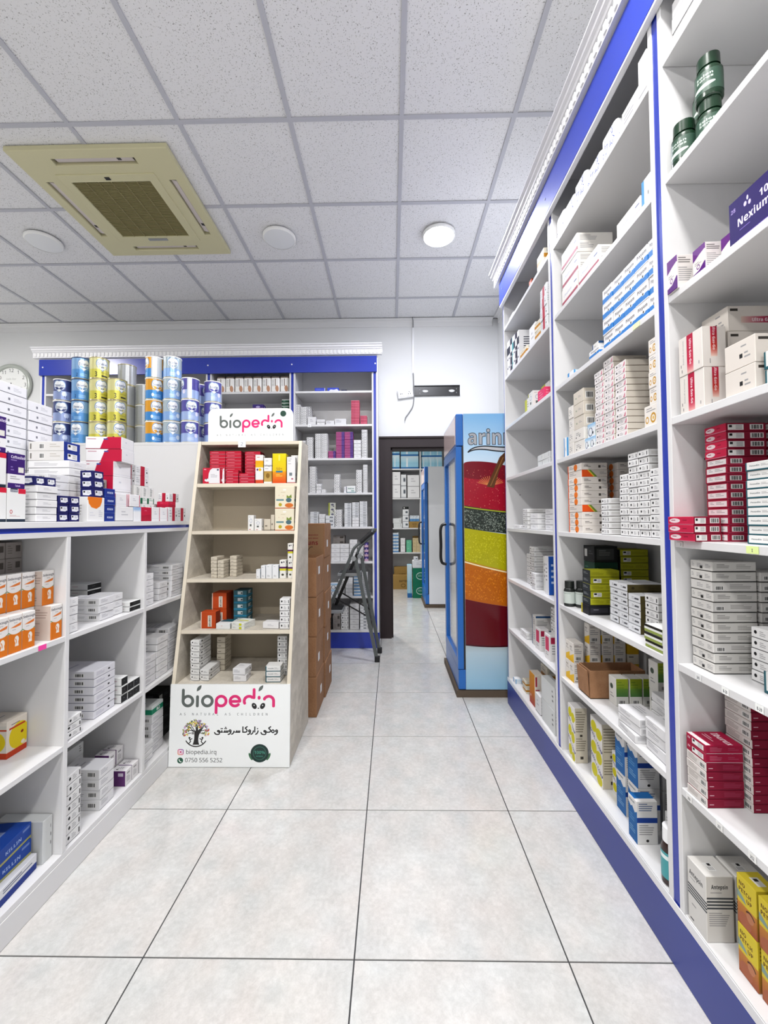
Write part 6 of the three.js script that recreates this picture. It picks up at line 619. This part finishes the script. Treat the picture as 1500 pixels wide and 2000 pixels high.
S('R', far(6), 'plainwhite', 2.52, 0.12, 0.03, T[6], 0.02, 0.1, 2); S('R', far(6), 'bluespine', 2.39, 0.06, 0.04, T[6], 0.085, 0.09, 2); S('R', far(6), 'dotwhite', 2.215, 0.08, 0.09, T[6], 0.035, 0.1, 7); S('R', far(6), 'pinkcard', 2.3, 0.07, 0.03, T[6], 0.12, 0.05); S('R', far(6), 'pinkcard', 2.14, 0.07, 0.025, T[6], 0.13, 0.055, 1, { desc: 'taller white carton with pink panel' });
S('R', far(7), 'lightblue', 2.7, 0.05, 0.01, T[7], 0.03, 0.04); S('R', far(7), 'amberlid', 2.55, 0.07, 0.03, T[7], 0.036, 0.1, 2); S('R', far(7), 'amber', 2.365, 0.09, 0.02, T[7], 0.18, 0.05); S('R', far(7), 'amberlid', 2.36, 0.1, 0.09, T[7], 0.11, 0.11, 2, { desc: 'cream carton with amber band, set back' }); S('R', far(7), 'greyflat', 2.06, 0.18, 0.012, T[7], 0.115, 0.05, 2, { desc: 'large pale grey carton' }); S('R', far(7), 'plainwhite', 2.265, 0.08, 0.015, T[7], 0.1, 0.04);

// ---------- left counter ----------
const CT = 1.238, top = 'on the counter';
S('L', top, 'redcorner', 1.155, 0.065, 0.015, CT, 0.103, 0.04, 1, { cols: 2 }); S('L', top, 'purplebox', 1.222, 0.06, 0.016, CT + 0.103, 0.108, 0.035); S('L', top, 'redcorner', 1.155, 0.062, 0.016, CT + 0.103, 0.103, 0.035, 1, { desc: 'white red-cornered carton, upper one' }); S('L', top, 'purplebox', 1.155, 0.06, 0.018, CT + 0.206, 0.108, 0.034, 1, { desc: 'purple and white carton, upper one' }); S('L', top, 'redcorner', 1.222, 0.06, 0.09, CT, 0.103, 0.04, 3, { desc: 'red-cornered carton set back' });
S('L', top, 'longwhite', 1.33, 0.118, 0.27, CT, 0.0395, 0.1, 13, { cols: 2 }); S('L', top, 'longwhite', 1.572, 0.116, 0.272, CT, 0.0395, 0.1, 12); S('L', top, 'plainwhite', 1.32, 0.086, 0.015, CT, 0.024, 0.09, 5); S('L', top, 'navylabel', 1.318, 0.044, 0.02, CT + 0.12, 0.03, 0.06, 1, { cols: 2, desc: 'navy carton with torn label, upper' });
S('L', top, 'navylabel', 1.408, 0.05, 0.015, CT, 0.0305, 0.06, 3, { cols: 2 }); S('L', top, 'greytext', 1.45, 0.1, 0.09, CT, 0.029, 0.1, 6); S('L', top, 'orangeblob', 1.545, 0.094, 0.014, CT, 0.095, 0.07);
S('L', top, 'plainwhite', 1.56, 0.095, 0.1, CT, 0.0295, 0.16, 8, { desc: 'long plain white carton' }); S('L', top, 'blueend', 1.56, 0.085, 0.12, CT + 0.236, 0.037, 0.14, 2); S('L', top, 'penem', 1.642, 0.062, 0.015, CT, 0.0335, 0.05, 4); S('L', top, 'navylabel', 1.576, 0.063, 0.018, CT + 0.095, 0.0345, 0.05, 3, { desc: 'royal blue carton with white label' });
S('L', top, 'crimsonwing', 1.78, 0.125, 0.078, CT, 0.066, 0.15, 4); S('L', top, 'crimsonwing', 1.79, 0.11, 0.06, CT + 0.264, 0.055, 0.15, 2, { yaw: 0.12, desc: 'crimson-wedge carton, upper' }); S('L', top, 'greyplain', 1.655, 0.12, 0.1, CT, 0.06, 0.1, 3, { desc: 'pale carton behind blue cartons' });
S('L', top, 'plainwhite', 1.708, 0.117, 0.015, CT, 0.063, 0.055, 1, { desc: 'plain white carton, low one' }); S('L', top, 'skyfade', 1.828, 0.056, 0.015, CT, 0.064, 0.05); S('L', top, 'crimsonblock', 1.886, 0.079, 0.015, CT, 0.066, 0.05); S('L', top, 'redline', 1.968, 0.072, 0.015, CT, 0.068, 0.05, 1, { cols: 2 }); S('L', top, 'redline', 1.712, 0.08, 0.017, CT + 0.063, 0.055, 0.05, 1, { desc: 'red-lined white carton, upper left' }); S('L', top, 'redline', 1.8, 0.08, 0.017, CT + 0.066, 0.053, 0.05, 1, { desc: 'red-lined white carton, upper right' });
S('L', top, 'greenstripe', 1.93, 0.055, 0.078, CT, 0.086, 0.05, 2, { cols: 3 }); S('L', top, 'redcap', 1.935, 0.11, 0.078, CT + 0.172, 0.048, 0.06, 2, { desc: 'grey-red carton on green-footed cartons' });
S('L', top, 'redcap', 2.118, 0.09, 0.016, CT, 0.072, 0.06, 1, { cols: 2, desc: 'red-middled carton by the stand' }); S('L', top, 'crimsonblock', 2.12, 0.075, 0.02, CT + 0.072, 0.03, 0.06, 1, { desc: 'crimson carton lying by stand' }); S('L', top, 'redcap', 2.13, 0.1, 0.022, CT + 0.102, 0.045, 0.06, 1, { desc: 'uppermost red-middled carton by stand' }); S('L', top, 'greenstripe', 2.12, 0.05, 0.09, CT, 0.09, 0.05, 1, { cols: 3, desc: 'green-footed carton by stand' });

// ---------- left shelves ----------
const lA = s => `${s} shelf, first left bay`, lB = s => `${s} shelf, second left bay`, lC = s => `${s} shelf, third left bay`; const U1 = 0.84, U2 = 0.465, U3 = 0.1;
S('L', lA('upper'), 'coughorange', 1.133, 0.048, 0.012, U1, 0.115, 0.045, 1, { cols: 4 }); S('L', lA('upper'), 'coughorange', 1.378, 0.05, 0.01, U1, 0.115, 0.09, 1, { desc: 'orange and white carton beside divider' }); S('L', lA('upper'), 'coughorange', 1.172, 0.051, 0.062, U1, 0.116, 0.045, 2, { cols: 4, desc: 'orange syrup carton, rear row' }); S('L', lA('upper'), 'coughorange', 1.378, 0.05, 0.04, U1 + 0.115, 0.116, 0.045, 1, { desc: 'uppermost orange carton beside divider' }); S('L', lA('upper'), 'greyplain', 1.175, 0.062, 0.15, U1, 0.055, 0.08, 6, { cols: 4 });
S('L', lA('middle'), 'yellowred', 1.346, 0.078, 0.12, U2, 0.12, 0.09); S('L', lA('bottom'), 'navybase', 1.22, 0.15, 0.03, U3, 0.05, 0.14, 1, { yaw: 0.1 }); S('L', lA('bottom'), 'bluepack', 1.22, 0.15, 0.05, U3 + 0.05, 0.05, 0.15, 2, { yaw: 0.05, messy: 0.08 }); S('L', lA('bottom'), 'greyflat', 1.385, 0.042, 0.03, U3, 0.14, 0.16); S('L', lA('bottom'), 'greyplain', 1.2, 0.16, 0.24, U3, 0.06, 0.15, 3);
S('L', lB('upper'), 'plainwhite', 1.462, 0.042, 0.012, U1, 0.031, 0.08, 4); S('L', lB('upper'), 'greytext', 1.64, 0.085, 0.03, U1, 0.03, 0.14, 3, { messy: 0.05 }); S('L', lB('upper'), 'plainwhite', 1.728, 0.07, 0.04, U1, 0.03, 0.1, 3, { messy: 0.06 }); S('L', lB('upper'), 'blackend', 1.805, 0.078, 0.012, U1, 0.022, 0.1, 2); S('L', lB('upper'), 'blackend', 1.75, 0.085, 0.16, U1, 0.026, 0.17, 5, { desc: 'black-ended white carton set back' });
S('L', lB('middle'), 'dotwhite', 1.46, 0.07, 0.012, U2, 0.025, 0.08, 3, { messy: 0.08 }); S('L', lB('middle'), 'violetedge', 1.615, 0.125, 0.03, U2, 0.031, 0.2, 6, { messy: 0.02 }); S('L', lB('middle'), 'blackend', 1.755, 0.042, 0.012, U2, 0.036, 0.08, 2, { cols: 3 }); S('L', lB('middle'), 'blackend', 1.755, 0.042, 0.012, U2 + 0.072, 0.036, 0.08, 1, { desc: 'uppermost black-ended white carton' });
S('L', lB('bottom'), 'dotwhite', 1.462, 0.07, 0.012, U3, 0.034, 0.09, 7, { messy: 0.05 }); S('L', lB('bottom'), 'greytext', 1.64, 0.085, 0.02, U3, 0.04, 0.15, 4, { messy: 0.06 }); S('L', lB('bottom'), 'greyflat', 1.66, 0.12, 0.19, U3, 0.05, 0.16, 4); S('L', lB('bottom'), 'purplecube', 1.788, 0.046, 0.012, U3, 0.065, 0.065, 1, { cols: 2 }); S('L', lB('bottom'), 'purplecube', 1.788, 0.046, 0.084, U3, 0.065, 0.065, 2, { cols: 2, desc: 'plum-sided carton set back' });
S('L', lC('upper'), 'plainwhite', 1.915, 0.07, 0.012, U1, 0.03, 0.09, 5); S('L', lC('upper'), 'purplecube', 2.0, 0.05, 0.06, U1, 0.03, 0.08, 2, { desc: 'small violet-sided carton' }); S('L', lC('upper'), 'plainwhite', 2.06, 0.08, 0.03, U1, 0.03, 0.14, 3, { desc: 'wide plain white carton' }); S('L', lC('upper'), 'greytext', 2.16, 0.12, 0.02, U1, 0.028, 0.15, 6, { messy: 0.03 });
S('L', lC('middle'), 'greytext', 1.92, 0.1, 0.02, U2, 0.033, 0.16, 4); S('L', lC('middle'), 'plainwhite', 2.03, 0.1, 0.02, U2, 0.033, 0.16, 6); S('L', lC('middle'), 'greytext', 2.15, 0.12, 0.03, U2, 0.036, 0.16, 6, { messy: 0.04 });
S('L', lC('bottom'), 'plainwhite', 1.92, 0.1, 0.03, U3, 0.022, 0.16, 4, { messy: 0.06 }); S('L', lC('bottom'), 'greytext', 2.03, 0.1, 0.04, U3, 0.036, 0.14, 5, { messy: 0.04 }); S('L', lC('bottom'), 'greentop', 2.03, 0.1, 0.04, U3 + 0.18, 0.05, 0.14); S('L', lC('bottom'), 'black', 2.15, 0.12, 0.08, U3, 0.06, 0.16, 4);

// ---------- goods on the display stand ----------
const st = s => `${s} shelf of the stand`; const W2 = (y, s) => zS(y) + s;
S('W', st('top'), 'redrow', -1.066, 0.094, W2(1.451, 0.055), 1.451, 0.0196, 0.09, 10, { cols: 2 }); S('W', st('top'), 'redrow', -0.866, 0.094, W2(1.451, 0.075), 1.451, 0.0196, 0.08, 10, { desc: 'flat red carton set back' }); S('W', st('top'), 'redcard', -1.085, 0.105, W2(1.451, 0.008), 1.451, 0.092, 0.04); S('W', st('top'), 'redcard', -0.978, 0.022, W2(1.451, 0.008), 1.451, 0.09, 0.04, 1, { desc: 'slim red carton edge-on' }); S('W', st('top'), 'redrow', -0.953, 0.075, W2(1.451, 0.01), 1.451, 0.0196, 0.042, 4, { desc: 'flat red carton in front' }); S('W', st('top'), 'redrow', -0.876, 0.092, W2(1.451, 0.01), 1.451, 0.0196, 0.06, 3, { desc: 'flat red carton in front' });
S('W', st('top'), 'yellowtube', -0.781, 0.046, W2(1.451, 0.01), 1.451, 0.165, 0.04); S('W', st('top'), 'collagen', -0.733, 0.048, W2(1.451, 0.01), 1.451, 0.147, 0.04); S('W', st('top'), 'sunbox', -0.683, 0.08, W2(1.451, 0.01), 1.451, 0.172, 0.05); S('W', st('top'), 'tallwhite', -0.6, 0.05, W2(1.451, 0.012), 1.451, 0.152, 0.04, 1, { cols: 1 }); S('W', st('top'), 'tallwhite', -0.59 + 0.0, 0.046, W2(1.451, 0.07), 1.451, 0.17, 0.04, 1, { desc: 'beige carton set back at right' });
S('W', st('second'), 'cartoonbox', -0.655, 0.11, W2(1.181, 0.02), 1.181, 0.124, 0.06, 2); S('W', st('second'), 'smallwhite', -0.808, 0.036, W2(1.181, 0.02), 1.181, 0.088, 0.04, 1); S('W', st('second'), 'smallwhite', -0.77, 0.044, W2(1.181, 0.016), 1.181, 0.068, 0.04, 1, { desc: 'short square white carton' }); S('W', st('second'), 'creamsmall', -0.724, 0.04, W2(1.181, 0.04), 1.181, 0.066, 0.04, 1); S('W', st('second'), 'creamsmall', -0.683, 0.024, W2(1.181, 0.035), 1.181, 0.09, 0.04, 1, { desc: 'slim beige carton' });
S('W', st('third'), 'creamsmall', -1.0, 0.036, W2(0.922, 0.04), 0.922, 0.0195, 0.1, 6); S('W', st('third'), 'creamsmall', -0.963, 0.036, W2(0.922, 0.04), 0.922, 0.0195, 0.1, 5); S('W', st('third'), 'creamsmall', -0.918, 0.04, W2(0.922, 0.1), 0.922, 0.0195, 0.1, 6); S('W', st('third'), 'bluegrey', -0.742, 0.025, W2(0.922, 0.02), 0.922, 0.05, 0.04); S('W', st('third'), 'bluegrey', -0.716, 0.027, W2(0.922, 0.018), 0.922, 0.07, 0.05); S('W', st('third'), 'bluegrey', -0.688, 0.036, W2(0.922, 0.016), 0.922, 0.074, 0.05, 1, { cols: 2, desc: 'white carton with fine print' }); S('W', st('third'), 'mushroom', -0.614, 0.037, W2(0.922, 0.02), 0.922, 0.1, 0.05); S('W', st('third'), 'mushroom', -0.572, 0.03, W2(0.922, 0.03), 0.922, 0.095, 0.05, 2, { desc: 'plum-banded carton by the right side' });
S('W', st('fourth'), 'rustbox', -1.028, 0.084, W2(0.662, 0.035), 0.662, 0.088, 0.06); S('W', st('fourth'), 'rustbox', -1.0, 0.084, W2(0.662, 0.11), 0.662, 0.088, 0.1, 2, { desc: 'rust orange carton set back' }); S('W', st('fourth'), 'tealbox', -0.89, 0.075, W2(0.662, 0.14), 0.662, 0.037, 0.1, 5); S('W', st('fourth'), 'tealflat', -0.938, 0.078, W2(0.662, 0.025), 0.662, 0.03, 0.1, 1, { yaw: -0.05 }); S('W', st('fourth'), 'limeflat', -0.845, 0.08, W2(0.662, 0.012), 0.662, 0.018, 0.1, 2, { yaw: -0.3 }); S('W', st('fourth'), 'plainwhite', -0.69, 0.09, W2(0.662, 0.03), 0.662, 0.034, 0.06, 1, { yaw: -0.1 }); S('W', st('fourth'), 'dotwhite', -0.598, 0.055, W2(0.662, 0.02), 0.662, 0.032, 0.07, 5); 
S('W', st('lowest'), 'curvebox', -1.062, 0.05, W2(0.4, 0.05), 0.4, 0.03, 0.14, 7); S('W', st('lowest'), 'curvebox', -1.01, 0.05, W2(0.4, 0.05), 0.4, 0.03, 0.14, 2); S('W', st('lowest'), 'creamsmall', -0.985, 0.048, W2(0.4, 0.2), 0.4, 0.031, 0.09, 6); S('W', st('lowest'), 'greytext', -0.832, 0.07, W2(0.4, 0.04), 0.4, 0.034, 0.08, 2, { messy: 0.1 }); S('W', st('lowest'), 'tealwhite', -0.66, 0.08, W2(0.4, 0.03), 0.4, 0.028, 0.07, 3, { messy: 0.05 }); S('W', st('lowest'), 'dotwhite', -0.625, 0.055, W2(0.4, 0.13), 0.4, 0.03, 0.07, 7);

// ---------- rear wall shelving, right bay ----------
const TB = [2.51, 2.178, 1.845, 1.505, 1.172, 0.835, 0.5, 0.172]; const bk = i => `${SH[i]}, rear right bay`; const bx = px => (px - 766.5) * 0.005;   // metres across at the rear shelves
S('B', bk(0), 'blueflat', bx(616), 0.105, 0.01, TB[0], 0.036, 0.06); S('B', bk(0), 'bluewhiteflat', bx(641), 0.115, 0.01, TB[0], 0.036, 0.06); S('B', bk(0), 'navybox', bx(668), 0.06, 0.03, TB[0], 0.02, 0.05);
S('B', bk(1), 'dotwhite', bx(575.5), 0.062, 0.012, TB[1], 0.0226, 0.1, 9); S('B', bk(1), 'dotwhite', bx(588), 0.066, 0.014, TB[1], 0.0226, 0.1, 8); S('B', bk(1), 'dotwhite', bx(591), 0.07, 0.13, TB[1], 0.024, 0.1, 9, { desc: 'black-dotted carton set back' }); S('B', bk(1), 'plainwhite', bx(602), 0.082, 0.012, TB[1], 0.08, 0.06); S('B', bk(1), 'plainwhite', bx(620), 0.08, 0.012, TB[1], 0.027, 0.06, 2, { desc: 'low plain white carton' }); S('B', bk(1), 'greytext', bx(638), 0.085, 0.012, TB[1], 0.042, 0.06); S('B', bk(1), 'greytext', bx(655.5), 0.115, 0.012, TB[1], 0.06, 0.06, 1, { desc: 'larger white carton with grey text' }); S('B', bk(1), 'pinkthin', bx(688), 0.084, 0.012, TB[1], 0.0126, 0.09, 19); S('B', bk(1), 'pinkthin', bx(706), 0.068, 0.014, TB[1], 0.0126, 0.08, 7);
S('B', bk(2), 'dotwhite', bx(590), 0.045, 0.03, TB[2], 0.026, 0.1, 7); S('B', bk(2), 'dotwhite', bx(600), 0.065, 0.014, TB[2], 0.0235, 0.1, 9); S('B', bk(2), 'dotwhite', bx(617), 0.062, 0.012, TB[2], 0.0205, 0.1, 12, { cols: 2 }); S('B', bk(2), 'magentathin', bx(642.5), 0.075, 0.02, TB[2], 0.0124, 0.08, 6); S('B', bk(2), 'magentathin', bx(658), 0.085, 0.012, TB[2], 0.0124, 0.1, 21, { cols: 2 }); S('B', bk(2), 'plainwhite', bx(693), 0.073, 0.012, TB[2], 0.036, 0.08, 5); S('B', bk(2), 'dotwhite', bx(708.5), 0.058, 0.012, TB[2], 0.0255, 0.1, 11);
S('B', bk(3), 'dotwhite', bx(606), 0.062, 0.012, TB[3], 0.026, 0.1, 10); S('B', bk(3), 'plainwhite', bx(619), 0.05, 0.012, TB[3], 0.03, 0.06, 3, { messy: 0.05 }); S('B', bk(3), 'plainwhite', bx(629.5), 0.04, 0.012, TB[3], 0.036, 0.06, 1, { desc: 'single small plain white carton' }); S('B', bk(3), 'dotwhite', bx(654), 0.06, 0.014, TB[3], 0.026, 0.09, 7, { messy: 0.05 }); S('B', bk(3), 'cobalt', bx(673), 0.026, 0.02, TB[3], 0.062, 0.05, 1, { desc: 'slim white carton beside green-lettered one' }); S('B', bk(3), 'greenlogo', bx(679), 0.088, 0.012, TB[3], 0.068, 0.05); S('B', bk(3), 'dotwhite', bx(697.5), 0.06, 0.014, TB[3], 0.025, 0.1, 9); S('B', bk(3), 'dotwhite', bx(711), 0.045, 0.014, TB[3], 0.025, 0.1, 11);
S('B', bk(4), 'linewhite', bx(607), 0.08, 0.014, TB[4], 0.0165, 0.09, 9); S('B', bk(4), 'plainwhite', bx(624), 0.06, 0.012, TB[4], 0.042, 0.08, 3); S('B', bk(4), 'limeprint', bx(640), 0.075, 0.1, TB[4], 0.048, 0.08, 5); S('B', bk(4), 'linewhite', bx(637), 0.09, 0.012, TB[4], 0.037, 0.08, 3, { desc: 'broad white carton with dark line' }); S('B', bk(4), 'dotwhite', bx(656), 0.07, 0.012, TB[4], 0.024, 0.09, 7); S('B', bk(4), 'linewhite', bx(674), 0.07, 0.014, TB[4], 0.0165, 0.1, 14); S('B', bk(4), 'plainwhite', bx(689), 0.07, 0.014, TB[4], 0.03, 0.1, 3); S('B', bk(4), 'linewhite', bx(689), 0.07, 0.016, TB[4] + 0.09, 0.0165, 0.09, 9, { desc: 'dark-lined thin carton on white cartons' }); S('B', bk(4), 'linewhite', bx(704), 0.075, 0.014, TB[4], 0.0165, 0.1, 15);
S('B', bk(5), 'plainwhite', bx(648), 0.088, 0.014, TB[5], 0.042, 0.1, 4, { cols: 2 }); S('B', bk(5), 'plainwhite', bx(684), 0.075, 0.014, TB[5], 0.042, 0.1, 5); S('B', bk(5), 'greyplain', bx(648), 0.12, 0.13, TB[5], 0.05, 0.1, 5, { desc: 'grey carton behind white cartons' }); S('B', bk(5), 'dotwhite', bx(700), 0.06, 0.014, TB[5], 0.026, 0.09, 7); S('B', bk(5), 'purplepack', bx(713), 0.04, 0.014, TB[5], 0.045, 0.09, 4);
S('B', bk(6), 'bluering', bx(646), 0.075, 0.014, TB[6], 0.06, 0.09, 2); S('B', bk(6), 'dotwhite', bx(662), 0.06, 0.016, TB[6], 0.026, 0.09, 6); S('B', bk(6), 'plainwhite', bx(676), 0.07, 0.02, TB[6], 0.034, 0.09, 5); S('B', bk(6), 'paleblue', bx(692), 0.07, 0.014, TB[6], 0.03, 0.09, 8); S('B', bk(6), 'linewhite', bx(708), 0.058, 0.014, TB[6], 0.0175, 0.09, 13);
S('B', bk(7), 'black', bx(636), 0.07, 0.02, TB[7], 0.08, 0.1, 3); S('B', bk(7), 'greyplain', bx(651), 0.075, 0.02, TB[7], 0.075, 0.1, 3); S('B', bk(7), 'dotwhite', bx(667), 0.075, 0.016, TB[7], 0.045, 0.1, 5); S('B', bk(7), 'plainwhite', bx(684), 0.09, 0.016, TB[7], 0.05, 0.1, 5); S('B', bk(7), 'linewhite', bx(704), 0.075, 0.014, TB[7], 0.03, 0.1, 8);
// second rear bay, above the stand sign; third bay behind the tins
S('B', 'second shelf, second rear bay', 'purplepack', -1.37, 0.11, 0.012, TB[1], 0.07, 0.08, 3); S('B', 'second shelf, second rear bay', 'greenstack', -1.08, 0.075, 0.012, TB[1], 0.032, 0.09, 8); S('B', 'second shelf, second rear bay', 'greenstack', -1.22, 0.13, 0.03, TB[1], 0.034, 0.09, 5, { desc: 'wide green and white carton' });
S('B', 'second shelf, fourth rear bay', 'pinkcard', -3.42, 0.08, 0.012, TB[1], 0.12, 0.06); S('B', 'second shelf, third rear bay', 'plainwhite', -2.3, 0.07, 0.02, TB[1], 0.045, 0.1, 4);

// ---------- storeroom ----------
{
  const g = group('storeroom_shelving'); tag(g, 'white storeroom shelving seen through the doorway', 'shelves'); const xs = [0.0, 0.54, 1.08, 1.62, 2.16], Y = [2.185, 1.64, 1.085, 0.635];
  for (const x of xs) mesh('upright', ext(x - 0.01, x + 0.01, 0, 2.8, 7.65, 8.09), M.white, g); for (let i = 0; i < 4; i++) { for (const y of Y) mesh('shelf', ext(xs[i] + 0.0102, xs[i + 1] - 0.0102, y - 0.022, y, 7.652, 8.085), M.white, g); mesh('back_panel', ext(xs[i] + 0.0102, xs[i + 1] - 0.0102, 0, 2.8, 8.0855, 8.092), M.white, g); }
  const p = (i, n) => `${['top', 'second', 'third', 'lowest'][i]} storeroom shelf`;
  S('K', p(0), 'aquapack', 0.02, 0.14, 0.03, Y[0], 0.26, 0.2, 2); S('K', p(0), 'aquapack', 0.18, 0.33, 0.03, Y[0], 0.24, 0.2, 2, { desc: 'wide aqua plastic pack' }); S('K', p(0), 'aquapack', 0.56, 0.13, 0.03, Y[0], 0.22, 0.2, 2, { cols: 3, desc: 'upright aqua pack' });
  S('K', p(1), 'plainwhite', 0.02, 0.15, 0.03, Y[1], 0.245, 0.2, 2); S('K', p(1), 'linewhite', 0.18, 0.1, 0.03, Y[1], 0.22, 0.2, 2, { desc: 'narrow white carton' }); S('K', p(1), 'plainwhite', 0.3, 0.22, 0.03, Y[1], 0.215, 0.2, 2, { desc: 'large white carton' }); S('K', p(1), 'greyflat', 0.57, 0.2, 0.03, Y[1], 0.24, 0.2);
  S('K', p(2), 'greyflat', 0.03, 0.16, 0.03, Y[2], 0.09, 0.2, 2, { messy: 0.1 }); S('K', p(2), 'linewhite', 0.21, 0.11, 0.03, Y[2], 0.115, 0.15, 3, { desc: 'white carton with dark line' }); S('K', p(2), 'black', 0.21, 0.11, 0.03, Y[2] + 0.345, 0.05, 0.15, 1); S('K', p(2), 'browncarton', 0.325, 0.2, 0.03, Y[2], 0.12, 0.2); S('K', p(2), 'paleblue', 0.34, 0.058, 0.03, Y[2] + 0.12, 0.11, 0.1, 1, { cols: 3 }); S('K', p(2), 'plainwhite', 0.56, 0.1, 0.03, Y[2], 0.07, 0.15, 5, { desc: 'white carton beside the divider' });
  S('K', p(3), 'paleblue', 0.02, 0.055, 0.03, Y[3], 0.06, 0.15, 6, { cols: 2 }); S('K', p(3), 'plainwhite', 0.165, 0.085, 0.03, Y[3], 0.13, 0.15, 2); S('K', p(3), 'mintbox', 0.27, 0.1, 0.03, Y[3], 0.11, 0.15, 2); S('K', p(3), 'creambox', 0.39, 0.068, 0.03, Y[3], 0.065, 0.15, 4, { cols: 2 }); S('K', p(3), 'browncarton', 0.4, 0.13, 0.19, Y[3], 0.29, 0.15, 1, { desc: 'brown carton behind cream cartons' });
  S('W', 'on the storeroom floor', 'browncarton', 0.02, 0.36, 7.4, 0, 0.24, 0.22); S('W', 'on the storeroom floor', 'browncarton', 0.04, 0.3, 7.68, 0, 0.36, 0.2, 1, { desc: 'brown cardboard carton set back' }); S('W', 'on the storeroom floor', 'greencarton', 0.33, 0.2, 6.56, 0, 0.235, 0.18, 2); S('W', 'on the storeroom floor', 'plainwhite', 0.33, 0.19, 6.57, 0.47, 0.12, 0.16, 1, { desc: 'white carton on the green cartons' }); S('W', 'on the storeroom floor', 'linewhite', 0.35, 0.065, 6.58, 0.59, 0.055, 0.1, 1, { desc: 'small white carton topping the pile' }); S('W', 'on the storeroom floor', 'aquapack', 0.245, 0.075, 6.6, 0, 0.52, 0.14, 1, { desc: 'upright wrapped pack beside green cartons' });
}
finishLabels();
ATL.forEach(a => { a.t.needsUpdate = true; });
console.log('piled cartons', pending.length, 'atlases', ATL.length);
renderer.render(scene, camera);
